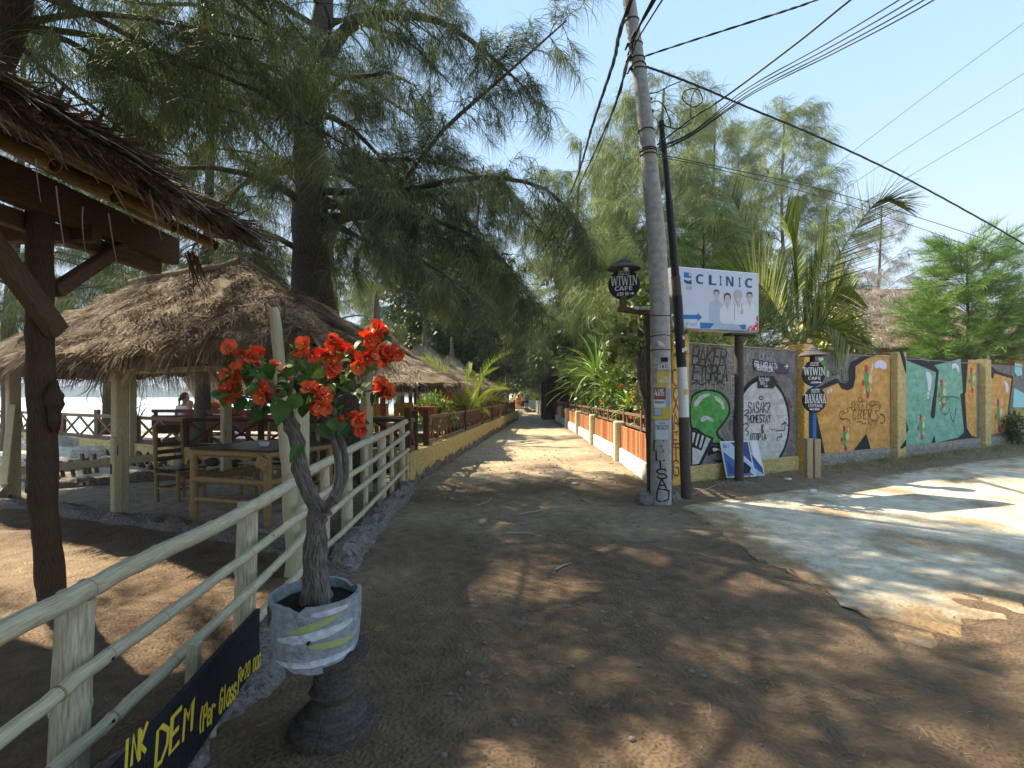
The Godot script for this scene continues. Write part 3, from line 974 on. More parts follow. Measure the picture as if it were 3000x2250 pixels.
	scrawl(w, O, WX, up, [ell(on_wall(2519, 1171), 0.09, 0.05, 16), smooth2(Array(wall_list("610,770 570,780 580,810 530,830 515,870 580,880 600,920", 2300, 950, 3.16))), smooth2(Array(wall_list("545,800 505,820 505,870 540,885", 2300, 950, 3.16))), smooth2(Array(wall_list("770,740 800,760 840,740 870,760 865,800 830,800 855,850 850,890 800,895", 2300, 950, 3.16))), smooth2(Array(wall_list("665,905 700,900 720,920 745,915", 2300, 950, 3.16))), smooth2(Array(wall_list("840,715 875,735 880,770", 2300, 950, 3.16)))], 0.02, M.paint_brown, 0.0095)
	var arc := PackedVector2Array()
	for i in 9:
		arc.append(on_wall(2582 + 9 * cos(i * 0.5 - 2.0), 1227 + 13 * sin(i * 0.5 - 2.0)))
	scrawl(w, O, WX, up, [arc], 0.03, M.paint_faded, 0.009)
	# over the third pillar
	paint(w, O + WN * 0.15, WX, up, wall_list("990,245 1022,245 1050,330 1056,420 1052,470", 2300, 950, 3.16), M.paint_black, 0.003)
	paint(w, O + WN * 0.15, WX, up, wall_list("1000,1130 1056,1060 1056,1120 1010,1150", 2300, 950, 3.16), M.paint_black, 0.003)
	z.call("1062,292 1330,325 1500,326 1615,316 1770,322 1770,1048 1600,1066 1320,1110 1062,1150", M.paint_black, 0.003)
	z.call("1062,640 1110,820 1118,970 1062,1050", M.paint_orange, 0.005)
	z.call("1100,325 1200,365 1395,445 1390,520 1395,640 1400,640 1415,500 1420,425 1378,378 1500,352 1622,318 1645,630 1620,650 1655,1000 1598,1050 1392,1098 1382,1025 1345,1106 1105,1142 1088,1060 1142,980 1082,700 1106,640 1068,590 1072,410", M.paint_teal, 0.005)
	z.call("1392,395 1422,428 1410,560 1384,860 1364,876 1345,850 1352,770 1385,560 1393,455", M.paint_black, 0.007)
	z.call("1692,328 1770,328 1770,1042 1728,1034 1682,960 1664,640 1672,630", M.paint_orange, 0.005)
	z.call("1200,305 1340,330 1336,352 1280,332", M.gray_wall, 0.005)
	paint(w, O, WX, up, rounded(wall_list("1300,450 1335,445 1355,500 1345,600 1322,615 1318,540", 2300, 950, 3.16)), M.paint_lilac, 0.007)
	paint(w, O, WX, up, ell(on_wall(2719, 1153), 0.06, 0.05, 14), M.paint_lilac, 0.007)
	paint(w, O, WX, up, ell(on_wall(2718, 1164), 0.05, 0.04, 14), M.paint_lilac, 0.007)
	paint(w, O, WX, up, rounded(wall_list("1545,370 1580,362 1608,400 1604,450 1580,400 1548,412", 2300, 950, 3.16)), M.paint_lilac, 0.007)
	splotch(w, on_wall(2758, 1150), 1.15, 0.007)
	splotch(w, on_wall(2697, 1247), 1.0, 0.007)
	splotch(w, on_wall(2845, 1110), 1.1, 0.007)
	scrawl(w, O, WX, up, [ell(on_wall(2768, 1188), 0.30, 0.24, 18), smooth2(Array(wall_list("1440,800 1470,740 1490,690 1480,760", 2300, 950, 3.16))), smooth2(Array(wall_list("1500,675 1560,670 1610,690", 2300, 950, 3.16))), smooth2(Array(wall_list("1520,820 1555,900 1580,780 1570,830", 2300, 950, 3.16)))], 0.025, M.paint_faded, 0.0078)
	z.call("1850,342 1900,378 1960,432 2112,482 2052,1000 1850,1034", M.paint_black, 0.003)
	z.call("1850,372 1895,420 1904,500 1924,506 1936,456 2095,502 2036,996 1884,1026 1850,930", M.paint_orange, 0.005)
	z.call("1884,645 1906,668 1886,800 1868,795", M.paint_black, 0.007)
	paint(w, O, WX, up, rounded(wall_list("2022,530 2050,535 2066,580 2060,630 2046,620 2040,570", 2300, 950, 3.16)), M.paint_lilac, 0.007)
	paint(w, O, WX, up, ell(on_wall(2892, 1086), 0.05, 0.14, 14), M.paint_lilac, 0.007)
	splotch(w, on_wall(2924, 1212), 1.5, 0.007)
	z.call("2128,360 2190,370 2196,470 2150,480 2122,440", M.paint_sky, 0.003)
	z.call("2120,590 2160,610 2212,640 2212,770 2110,770", M.paint_sky, 0.003)
	paint(w, O, WX, up, rounded(wall_list("2085,880 2110,790 2190,780 2230,880 2190,970 2110,980", 2300, 950, 3.16)), M.paint_olive, 0.003)
	for q in [[2971, 1212], [2970, 1240], [2983, 1225]]:
		paint(w, O, WX, up, ell(on_wall(q[0], q[1]), 0.16, 0.12, 14), M.paint_black, 0.005)
	# the two direction boards screwed to the first panel
	var t := thing("direction_board", "lilac lettered dark plank reading Gili Kolan Ta Bungalow high on the gray wall", "sign", W0 + WX * on_wall(2258, 1071).x + up * on_wall(2258, 1071).y + WN * 0.02)
	var q0 := on_wall(2204, 1052)
	var q1 := on_wall(2306, 1092)
	var b := MB.new()
	b.plate(W0 + WN * 0.006, WX, up, PackedVector2Array([Vector2(q0.x, q0.y), Vector2(q0.x + 0.02, q1.y + 0.04), Vector2(q1.x, q1.y - 0.03), Vector2(q1.x + 0.03, q0.y - 0.08)]), 0.022)
	obj("board", b, mat("board_plum", L(0.05, 0.04, 0.07), L(0.11, 0.09, 0.14), {"tri": 4.0, "rough": 0.7}), t)
	var h := q0.y - q1.y
	scrawl(t, W0, WX, up, letters("GiLi KOLAN TA", Vector2(q0.x + 0.03, q0.y - 0.14), 0.105, 0.0535, 0.05, -0.003, 0.5, 0.05), 0.016, M.letter_white, 0.0295)
	scrawl(t, W0, WX, up, letters("BUNGALOW.", Vector2(q0.x + 0.1, q1.y + 0.03), 0.105, 0.062, 0.0, -0.004, 0.5, 0.05), 0.016, M.letter_white, 0.0295)
	scrawl(t, W0, WX, up, letters(">", Vector2(q1.x - 0.12, q0.y - 0.17), 0.12, 0.1, 0.0, 0.0, 0.9), 0.02, M.letter_white, 0.0295)
	t = thing("arrow_board", "small brown arrow-ended board reading Turtle Beach Hotel 2 on the gray wall", "sign", W0 + WX * on_wall(2245, 1119).x + up * on_wall(2245, 1119).y + WN * 0.02)
	q0 = on_wall(2217, 1101)
	q1 = on_wall(2262, 1138)
	var tip := on_wall(2275, 1119)
	b = MB.new()
	b.plate(W0 + WN * 0.006, WX, up, PackedVector2Array([q0, Vector2(q0.x, q1.y), q1, tip, Vector2(q1.x, q0.y)]), 0.02)
	obj("board", b, mat("board_brown", L(0.03, 0.02, 0.018), L(0.065, 0.045, 0.04), {"tri": 4.0, "rough": 0.7}), t)
	scrawl(t, W0, WX, up, letters("Turtle Beach", Vector2(q0.x + 0.02, q0.y - 0.095), 0.075, 0.027, 0.08, 0.0, 0.3, 0.04), 0.008, M.letter_white, 0.0275)
	scrawl(t, W0, WX, up, letters("Hotel 2", Vector2(q0.x + 0.07, q0.y - 0.17), 0.075, 0.03, 0.08, 0.0, 0.32, 0.04), 0.008, M.letter_white, 0.0275)
	scrawl(t, W0, WX, up, letters("+200M", Vector2(q0.x + 0.17, q1.y + 0.02), 0.04, 0.027, 0.0, 0.0, 0.5, 0.02), 0.006, M.letter_white, 0.0275)


# ---- trees ----
func tuft(style: String, sd: int) -> ArrayMesh:
	var r := RandomNumberGenerator.new()
	r.seed = sd
	var b := MB.new()
	var f := func(a: float, e: float) -> float: return r.randf_range(a, e)
	if style == "droop":
		for i in 56:
			var x: float = f.call(0.0, 0.5)
			var q: float = f.call(0.7, 1.35)
			b.col = Color(q, q, q * f.call(0.85, 1.05))
			var side := Vector3(f.call(-1, 1), f.call(-0.3, 0.3), f.call(-1, 1))
			b.blade(Vector3(x, f.call(-0.03, 0.03), 0), Vector3(f.call(0.0, 0.7), f.call(-1.0, 0.15), f.call(-0.55, 0.55)), f.call(0.22, 0.56), f.call(0.005, 0.010), Vector3(0.05, -f.call(1.4, 3.2), 0), 3, side)
	elif style == "plume":
		for i in 44:
			var x: float = f.call(0.0, 0.45)
			var q: float = f.call(0.7, 1.35)
			b.col = Color(q, q, q * f.call(0.8, 1.0))
			b.blade(Vector3(x, 0, 0), Vector3(f.call(0.25, 1.0), f.call(-0.25, 0.8), f.call(-0.7, 0.7)), f.call(0.18, 0.4), f.call(0.007, 0.012), Vector3(0.2, -f.call(0.0, 0.7), 0), 2, Vector3(f.call(-1, 1), f.call(-1, 1), f.call(-1, 1)))
	else:
		for i in 30:
			var q: float = f.call(0.6, 1.4)
			b.col = Color(q, q, q * f.call(0.7, 1.0))
			var d := Vector3(f.call(-0.4, 1.0), f.call(-0.9, 0.5), f.call(-1, 1))
			var p := Vector3(f.call(0.0, 0.5), f.call(-0.15, 0.15), f.call(-0.2, 0.2))
			var side := Vector3(f.call(-1, 1), f.call(-0.5, 0.5), f.call(-1, 1))
			var ln: float = f.call(0.09, 0.16)
			b.blade(p, d, ln * 0.5, ln * 0.5, Vector3(0, -0.4, 0), 1, side, 1.0)
			b.blade(p + d.normalized() * ln * 0.48, d + Vector3(0, -0.2, 0), ln * 0.55, ln * 0.5, Vector3(0, -0.4, 0), 1, side, 0.1)
	var m := b.build(Vector3.ZERO, true)
	m.surface_set_material(0, M.leaf if style == "leaf" else M.needle)
	return m


func along(pts: Array, s: float) -> Vector3:
	var x := clampf(s, 0.0, 0.9999) * (pts.size() - 1)
	return pts[int(x)].lerp(pts[int(x) + 1], x - int(x))


# o: trunk (points), r0, r1, n, f0, f1, len, len_top, rise, droop, step, sub, style, size, ca, cb, limbs (extra boughs), bark, bare
func grow(called: String, label: String, o: Dictionary, group := "") -> Node3D:
	var tp: Array = spline(o.trunk, 4)
	var t := thing(called, label, "tree", tp[0], group)
	var m := tp.size()
	var rad := []
	for i in m:
		var q := float(i) / (m - 1)
		rad.append(lerpf(o.r0, o.r1, pow(q, 0.75)) * (1.0 + 0.35 * pow(1.0 - q, 10.0)))
	var b := MB.new()
	b.tube(tp, rad, 14, false, 0.10)
	var bark: Material = o.get("bark", M.bark)
	obj("trunk", b, bark, t)
	var xfs := [[], [], [], []]
	var cols := [[], [], [], []]
	var limbs := []
	var n: int = o.n
	for i in n:
		var f := lerpf(o.f0, o.f1, (i + R(0, 0.9)) / n)
		var az := i * 2.399 + R(-0.5, 0.5) + float(o.get("az", 0.0))
		var ln := lerpf(o.len, o.len_top, (f - o.f0) / (o.f1 - o.f0)) * R(0.7, 1.15)
		var d := Vector3(cos(az), 0, sin(az))
		var p := along(tp, f)
		var pts := []
		var wv := R(-0.25, 0.25)
		var side := Vector3(-d.z, 0, d.x)
		for k in 7:
			var s := k / 6.0
			pts.append(p + d * s * ln + side * sin(s * 3.0) * wv * ln * 0.4 + Vector3.UP * (float(o.rise) * R(0.9, 1.1) * s - float(o.droop) * s * s) * ln)
		limbs.append([pts, lerpf(o.r0, o.r1, f) * R(0.18, 0.3), ln, true])
	for e in o.get("limbs", []):
		var pts: Array = spline(e[0], 3)
		var ln := 0.0
		for i in pts.size() - 1:
			ln += pts[i].distance_to(pts[i + 1])
		limbs.append([pts, e[1], ln, false])
	var size: float = o.get("size", 1.0)
	var step: float = o.get("step", 0.3)
	var bare: float = o.get("bare", 0.18)
	for e in limbs:
		var pts: Array = e[0]
		var ln: float = e[2]
		b = MB.new()
		b.tube(pts, lin(e[1], 0.012, pts.size()), 7, false, 0.05)
		var cnt := int(ln * (1.0 - bare) / step) + 1
		for k in cnt:
			var s := lerpf(bare, 1.0, (k + R(0, 0.8)) / cnt)
			var p := along(pts, s)
			var d := (along(pts, s + 0.04) - along(pts, s - 0.04)).normalized()
			if noise.get_noise_3dv(p * float(o.get("gf", 0.42))) < float(o.get("gap", -9.0)) - (0.0 if e[3] else 9.0):
				continue
			for sg in [-1.0, 1.0]:
				var side: Vector3 = d.cross(Vector3.UP).normalized() * sg
				var sd: Vector3 = (d * R(0.3, 1.0) + side * R(0.5, 1.0) + Vector3.UP * R(-0.35, 0.35)).normalized()
				var sl: float = o.sub * R(0.5, 1.2) * (1.15 - 0.5 * s)
				var sp := []
				for j in 4:
					var u := j / 3.0
					sp.append(p + sd * u * sl + Vector3.DOWN * u * u * sl * float(o.get("hang", 0.3)))
				b.tube(sp, lin(maxf(0.006, e[1] * 0.16), 0.003, 4), 3, false)
				var tc := maxi(1, int(sl / (0.19 * size)))
				for j in tc:
					var u := (j + R(0.2, 1.0)) / tc
					var x: Vector3 = (sd + Vector3.DOWN * u * 0.5 * float(o.get("hang", 0.3)) + rdir() * 0.35).normalized()
					var z: Vector3 = x.cross(Vector3.UP).normalized()
					var y: Vector3 = z.cross(x)
					var sc := size * R(0.7, 1.25)
					var w := rng.randi() % 4
					xfs[w].append(Transform3D(Basis(x, y, z).rotated(x, R(-0.5, 0.5)).scaled(Vector3.ONE * sc), along(sp, u)))
					var q := R(0, 1)
					cols[w].append(Color(o.ca).lerp(o.cb, q * q) * R(0.85, 1.15))
		obj("bough", b, bark, t)
	for w in 4:
		if xfs[w].size():
			kind(many("foliage", T[o.style][w], xfs[w], cols[w], t), "stuff")
	T["count"] = T.get("count", 0) + xfs[0].size() * 4
	return t


# a feather palm leaf: the part's axes are the world's
func frond(par: Node, pts: Array, ln: float, wd: float, ca: Color, cb: Color, droop := 0.7, gap := 0.05, lift := 0.15, roll := 0.0) -> void:
	var b := MB.new()
	var p: Array = spline(pts, 6)
	b.col = cb.lerp(Color(0.35, 0.30, 0.10), 0.5)
	b.tube(p, lin(0.022, 0.005, p.size()), 5, false)
	var tot := 0.0
	for i in p.size() - 1:
		tot += p[i].distance_to(p[i + 1])
	var cnt := int(tot * 0.86 / gap)
	for k in cnt:
		var s := 0.14 + 0.86 * k / cnt
		var q := along(p, s)
		var d := (along(p, s + 0.03) - along(p, s - 0.03)).normalized()
		var side := d.cross(Vector3.UP)
		side = (side.normalized() if side.length() > 0.1 else Vector3.RIGHT).rotated(d, roll)
		var up := side.cross(d).normalized()
		var l := ln * (0.55 + 0.9 * sin(PI * pow(s, 0.8)) * 0.55) * R(0.88, 1.08)
		for sg in [-1.0, 1.0]:
			var w := R(0, 1)
			b.col = ca.lerp(cb, w) * R(0.85, 1.15)
			b.blade(q, side * sg * 0.85 + d * lerpf(0.5, 1.3, s) + up * lift + rdir() * 0.07, l, wd, Vector3(0, -droop, 0), 3, up + rdir() * 0.3, 0.12)
	obj("frond", b, M.leaf, par)


func trees() -> void:
	for s in ["droop", "plume", "leaf"]:
		T[s] = [tuft(s, 1), tuft(s, 2), tuft(s, 3), tuft(s, 4)]
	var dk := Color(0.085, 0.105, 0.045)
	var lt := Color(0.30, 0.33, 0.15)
	# the big tree behind the middle pavilion
	var at := func(l: Array) -> Array: return l.map(func(q): return P(q[0], q[1], q[2]))
	grow("casuarina_tree", "big dark-trunked casuarina rising behind the thatched roof beside the path", {
		"trunk": at.call([[1003, 1415, 9.1], [972, 1150, 9.2], [916, 850, 9.2], [908, 600, 9.2], [906, 400, 9.2], [932, 180, 9.2], [950, 0, 9.2], [965, -200, 9.2], [975, -420, 9.2]]),
		"r0": 0.47, "r1": 0.09, "n": 32, "f0": 0.34, "f1": 0.98, "len": 3.6, "len_top": 2.2, "rise": 0.32, "droop": 0.5, "sub": 1.0, "style": "droop", "ca": dk, "cb": lt, "hang": 0.5, "step": 0.30, "gap": 0.06,
		"limbs": [[at.call([[925, 560, 9.2], [1150, 560, 8.6], [1400, 520, 8.2], [1600, 555, 8.0], [1720, 690, 7.9]]), 0.07], [at.call([[925, 470, 9.2], [1130, 560, 8.8], [1300, 380, 8.5], [1480, 220, 8.3], [1660, 60, 8.1]]), 0.06], [at.call([[930, 240, 9.2], [1010, 90, 9.1], [1130, 45, 9.0], [1280, 60, 8.9], [1420, 150, 8.8], [1540, 260, 8.7]]), 0.13], [at.call([[925, 690, 9.2], [1050, 630, 8.9], [1250, 640, 8.6], [1430, 720, 8.4], [1540, 850, 8.3]]), 0.07], [at.call([[905, 760, 9.2], [820, 700, 9.0], [680, 680, 8.8], [560, 720, 8.7]]), 0.07], [at.call([[910, 400, 9.2], [860, 250, 8.9], [740, 180, 8.6], [600, 200, 8.4]]), 0.07], [at.call([[930, 620, 9.2], [1060, 700, 8.2], [1230, 760, 7.6], [1380, 860, 7.4]]), 0.05], [at.call([[930, 600, 9.2], [1100, 620, 9.6], [1300, 700, 10.2], [1450, 820, 10.6], [1520, 950, 10.8]]), 0.06], [at.call([[925, 520, 9.2], [1100, 470, 9.8], [1300, 480, 10.5], [1480, 560, 11.0], [1600, 700, 11.4]]), 0.06], [at.call([[930, 650, 9.3], [1040, 690, 10.5], [1180, 760, 11.5], [1300, 860, 12.2]]), 0.05]]})
	# the near tree whose trunk shows in the top left corner; its boughs hang over the camera
	grow("casuarina_tree", "near casuarina leaning out of the top left corner above the thatch eave", {
		"trunk": [V(-7.9, 0, 5.3), V(-7.2, 1.8, 5.3), V(-6.2, 3.5, 5.2), V(-5.05, 5.0, 5.05), V(-4.4, 6.4, 4.6), V(-4.1, 8.2, 4.2), V(-4.0, 10.0, 4.0)],
		"r0": 0.30, "r1": 0.08, "n": 22, "f0": 0.5, "f1": 0.98, "len": 4.0, "len_top": 2.4, "rise": 0.2, "droop": 0.45, "sub": 0.9, "style": "droop", "ca": dk, "cb": lt, "hang": 0.5, "step": 0.30, "gap": -0.10, "gf": 0.6,
		"limbs": [[at.call([[60, 70, 5.0], [250, 40, 5.1], [450, 60, 5.4], [760, 120, 5.8]]), 0.035], [at.call([[60, 80, 5.0], [200, 120, 5.1], [420, 240, 5.4], [700, 330, 5.8]]), 0.04], [at.call([[40, 120, 5.0], [200, 260, 5.4], [370, 390, 5.8], [420, 480, 6.0]]), 0.03], [[V(-4.3, 7.0, 4.4), V(-3.4, 8.2, 3.8), V(-1.8, 8.6, 3.2), V(0.2, 8.4, 2.8)], 0.07], [[V(-4.1, 8.0, 4.2), V(-3.4, 9.4, 2.8), V(-1.6, 9.8, 1.6), V(0.6, 9.4, 1.0)], 0.07]]})
	var back := {"r0": 0.3, "r1": 0.05, "n": 30, "f0": 0.22, "f1": 0.98, "len": 3.6, "len_top": 1.2, "rise": 0.35, "droop": 0.5, "sub": 1.0, "style": "droop", "size": 1.25, "step": 0.36, "gap": -0.12, "ca": dk, "cb": lt, "hang": 0.5}
	var far_left := [["thin casuarina with a straight dark trunk behind the beach bench", 590, 13.2, 13.0, 0.2], ["casuarina at the water's edge above the slatted beach fence corner", 330, 16.5, 13.0, 0.25], ["outermost casuarina of the beach, over the bright rocks", 40, 15.0, 12.0, 0.25], ["casuarina behind the orange-posted thatched shelters", 985, 25.0, 14.5, 0.26], ["broad casuarina right behind the pointed thatch finials", 1170, 36.0, 17.0, 0.3], ["dark casuarina over the left side of the path, beyond the third pointed shelter", 1400, 37.0, 18.0, 0.32]]
	for q in far_left:
		var o := back.duplicate()
		var b0 := P(q[1], HY, q[2])
		b0.y = gy(b0.x, -b0.z) - 0.1
		var s: float = q[3]
		o.trunk = [b0, b0 + Vector3(R(-0.2, 0.2), s * 0.3, R(-0.2, 0.2)), b0 + Vector3(R(-0.4, 0.4), s * 0.65, R(-0.3, 0.3)), b0 + Vector3(R(-0.6, 0.6), s, 0)]
		o.r0 = q[4]
		o.f0 = 0.30
		if q[1] > 1100:
			o.len = 6.0
			o.n = 46
			o.gap = -0.4
			o.size = 1.7
			o.f0 = 0.2
		if q[1] < 1000 and q[1] > 900:
			o.f0 = 0.16
			o.ca = Color(0.16, 0.19, 0.07)
			o.cb = Color(0.42, 0.44, 0.17)
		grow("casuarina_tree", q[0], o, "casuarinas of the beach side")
	# trees outside the frame whose shade falls on the path and the road
	for q in [[-6.0, -2.6, 12.0, "casuarina behind the viewer on the beach side"], [-2.2, -4.6, 13.0, "casuarina standing behind the viewer"], [0.6, -2.0, 12.0, "casuarina over the road mouth behind the viewer"]]:
		var o := back.duplicate()
		var b0 := V(q[0], 0, q[1])
		o.trunk = [b0, b0 + Vector3(0.1, 4, 0.1), b0 + Vector3(-0.1, 8, 0), b0 + Vector3(0, q[2], 0)]
		o.f0 = 0.42
		o.n = 32
		o.size = 1.4
		o.step = 0.26
		o.len = 4.4
		o.len_top = 2.0
		o.sub = 1.2
		o.gap = -0.1
		grow("casuarina_tree", q[3], o, "casuarinas behind the viewer")
	# right side, sunlit and farther off
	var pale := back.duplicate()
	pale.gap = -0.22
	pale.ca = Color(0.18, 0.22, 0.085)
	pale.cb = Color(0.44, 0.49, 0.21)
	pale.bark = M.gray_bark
	pale.hang = 0.4
	for q in [["tall pale feathery casuarina right of the utility pole, over the palm", 2290, 34.0, 20.5, 0.2, 30, 4.9], ["yellowish casuarina directly behind the utility pole", 1930, 20.0, 13.6, 0.2, 34, 4.2], ["leftmost of the sunlit casuarinas beyond the clinic sign", 1690, 25.0, 14.0, 0.19, 30, 3.6], ["casuarina between the clinic sign and the tall pale tree", 2090, 38.0, 23.5, 0.24, 36, 5.6]]:
		var o := pale.duplicate()
		var b0 := P(q[1], HY, q[2])
		b0.y = -0.1
		var s: float = q[3]
		o.trunk = [b0, b0 + Vector3(0.2, s * 0.4, 0), b0 + Vector3(0.0, s * 0.7, 0), b0 + Vector3(0.2, s, 0)]
		o.r0 = q[4]
		o.n = q[5]
		o.len = q[6]
		o.rise = 0.75 if q[1] == 2290 else 0.45
		o.droop = 0.35
		o.size = 1.7 if q[2] < 30 else 2.3
		o.step = 0.30
		o.sub = 1.2
		o.f0 = 0.24
		if q[1] == 2290:
			o.n = 40
			o.step = 0.34
			o.rise = 0.9
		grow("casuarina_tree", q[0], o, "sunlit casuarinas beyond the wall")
	var thin := pale.duplicate()
	var b1 := P(2520, HY, 38.0)
	b1.y = 0.0
	thin.merge({"trunk": [b1, b1 + Vector3(0.6, 5, 0), b1 + Vector3(1.3, 9, 0), b1 + Vector3(1.6, 15.5, 0)], "n": 30, "rise": 0.8, "droop": 0.2, "step": 0.55, "size": 1.5, "len": 4.2, "ca": Color(0.26, 0.24, 0.23), "cb": Color(0.46, 0.43, 0.42), "f0": 0.25, "r0": 0.24}, true)
	grow("bare_tree", "sparse grayish tree far behind the thatched bungalow roof", thin)
	# young bright green pines
	for q in [["bright green young casuarina left of the clinic sign", 1850, 22.0, 9.0, 3.0, 44], ["dense green young casuarina behind the clinic sign", 2060, 18.0, 7.8, 2.7, 40], ["rounded bright green young casuarina before the bungalow roof", 2832, 17.7, 6.9, 2.15, 50]]:
		var b0 := P(q[1], HY, q[2])
		b0.y = -0.05
		var s: float = q[3]
		grow("young_casuarina", q[0], {"trunk": [b0, b0 + Vector3(0.05, s * 0.5, 0), b0 + Vector3(0, s * 0.97, 0)], "r0": 0.11, "r1": 0.02, "n": q[5], "f0": 0.36 if q[1] > 2500 else 0.18, "f1": 0.97, "len": q[4] * (0.86 if q[1] > 2500 else 1.0), "len_top": 0.6, "rise": 0.55, "droop": 0.25, "sub": 0.85, "step": 0.25, "style": "plume", "size": 1.2, "ca": Color(0.15, 0.26, 0.06), "cb": Color(0.33, 0.48, 0.13), "hang": 0.05, "bare": 0.1}, "young casuarinas behind the wall")
	# broad-leaved trees closing the path
	for q in [["dark broad-leaved tree above the thatched gate on the left of the path", 1350, 31.0, 10.0, 4.6, Color(0.045, 0.07, 0.025), Color(0.13, 0.17, 0.06), 2.0], ["dark broad-leaved tree arching over the far end of the path", 1495, 40.0, 13.0, 6.2, Color(0.045, 0.07, 0.025), Color(0.14, 0.18, 0.06), 2.6], ["dark leafy tree above the garden on the right of the path", 1700, 27.0, 9.5, 4.4, Color(0.06, 0.09, 0.03), Color(0.17, 0.21, 0.07), 2.0]]:
		var b0 := P(q[1], HY, q[2])
		if q[1] == 1350: b0.x = -4.6
		if q[1] == 1495: b0.x = -3.6
		if q[1] == 1700: b0.x = 4.4
		b0.y = -0.05
		var s: float = q[3]
		grow("leafy_tree", q[0], {"trunk": [b0, b0 + Vector3(0.2, s * 0.3, 0), b0 + Vector3(0.6, s * 0.6, 0), b0 + Vector3(0.5, s * 0.95, 0)], "r0": 0.28, "r1": 0.06, "n": 30, "f0": 0.46 if q[1] == 1495 else 0.36, "f1": 0.98, "len": q[4], "len_top": 2.2, "rise": 0.45, "droop": 0.4, "sub": 1.3, "step": 0.55, "style": "leaf", "size": q[7], "ca": q[5], "cb": q[6], "hang": 0.35, "bark": M.gray_bark}, "broad-leaved trees along the path")
	var b2 := P(1588, HY, 52.0)
	b2.y = -0.05
	grow("leafy_tree", "light green crooked tree at the far end of the path by the kiosk", {"trunk": [b2, b2 + Vector3(-0.5, 1.6, 0), b2 + Vector3(-1.4, 3.2, 0), b2 + Vector3(-2.6, 5.4, 0)], "r0": 0.34, "r1": 0.1, "n": 26, "f0": 0.4, "f1": 0.98, "len": 4.2, "len_top": 3.0, "rise": 0.6, "droop": 0.4, "sub": 1.5, "step": 0.6, "style": "leaf", "size": 2.4, "ca": Color(0.13, 0.17, 0.05), "cb": Color(0.27, 0.31, 0.11), "bark": M.gray_bark, "limbs": [[[b2 + Vector3(-0.2, 1.4, 0), b2 + Vector3(0.6, 3.4, 0), b2 + Vector3(0.9, 6.4, 0), b2 + Vector3(1.6, 8.6, 0)], 0.16]]})
	var b3 := P(1640, HY, 44.0)
	b3.y = -0.05
	grow("leafy_tree", "yellow-green feathery tree behind the little thatched hut", {"trunk": [b3, b3 + Vector3(0.2, 3, 0), b3 + Vector3(0, 8.4, 0)], "r0": 0.2, "r1": 0.05, "n": 28, "f0": 0.2, "f1": 0.98, "len": 2.6, "len_top": 1.2, "rise": 0.5, "droop": 0.4, "sub": 1.0, "step": 0.5, "style": "plume", "size": 1.8, "ca": Color(0.14, 0.20, 0.05), "cb": Color(0.30, 0.36, 0.10), "bark": M.gray_bark})
	# coconut palm behind the wall
	var pb := P(2345, 1160, 12.2)
	pb.y = 0.0
	var pt := thing("coconut_palm", "young coconut palm with long arching fronds behind the wall", "palm", pb)
	var bb := MB.new()
	var crown := P(2340, 1010, 12.2)
	bb.tube([pb, pb + Vector3(0.02, 1.2, 0), crown], [0.22, 0.17, 0.13], 12, true, 0.06)
	obj("trunk", bb, M.gray_bark, pt)
	var pa := Color(0.055, 0.085, 0.02)
	var pc := Color(0.27, 0.31, 0.07)
	for l in [[[2350, 1000, 12.2], [2400, 850, 12.0], [2475, 720, 11.8], [2560, 600, 11.6], [2610, 585, 11.5]], [[2340, 1000, 12.2], [2335, 830, 12.4], [2325, 720, 12.6], [2300, 640, 12.8]], [[2330, 1000, 12.2], [2270, 830, 12.3], [2200, 690, 12.4], [2140, 570, 12.6]], [[2325, 1005, 12.2], [2260, 880, 11.9], [2190, 800, 11.6], [2120, 800, 11.4]], [[2355, 1005, 12.2], [2420, 900, 12.6], [2465, 845, 13.2], [2500, 850, 13.8]], [[2350, 1010, 12.2], [2400, 955, 11.7], [2450, 965, 11.3], [2490, 1010, 11.0]], [[2330, 1010, 12.2], [2260, 950, 12.6], [2190, 940, 13.0], [2130, 990, 13.3]], [[2345, 1000, 12.2], [2380, 860, 12.8], [2410, 760, 13.4], [2420, 660, 14.0]], [[2335, 1000, 12.2], [2290, 900, 12.8], [2230, 860, 13.4], [2180, 880, 13.9]], [[2345, 1008, 12.2], [2390, 960, 12.4], [2450, 940, 12.8], [2500, 960, 13.0]]]:
		frond(pt, at.call(l), 1.15, 0.052, pa, pc, 0.22, 0.042, 0.2, R(1.0, 1.5))


# ---- thatch ----
func straw_clump(sd: int, ln: float, wd := 1.0) -> ArrayMesh:
	var r := RandomNumberGenerator.new()
	r.seed = sd
	var b := MB.new()
	for i in 24:
		var q := r.randf_range(0.55, 1.45)
		b.col = Color(q, q, q)
		var p := Vector3(r.randf_range(-0.16, 0.16), r.randf_range(-0.1, 0.16), r.randf_range(0.0, 0.02))
		b.blade(p, Vector3(r.randf_range(-0.5, 0.5), -1, r.randf_range(0.02, 0.35)), ln * r.randf_range(0.6, 1.3), wd * r.randf_range(0.006, 0.013), Vector3(r.randf_range(-0.6, 0.6), 0, r.randf_range(-0.5, 0.1)), 3, Vector3(1, 0, r.randf_range(-0.5, 0.5)), 0.4)
	var m := b.build(Vector3.ZERO, true)
	m.surface_set_material(0, M.straw)
	return m


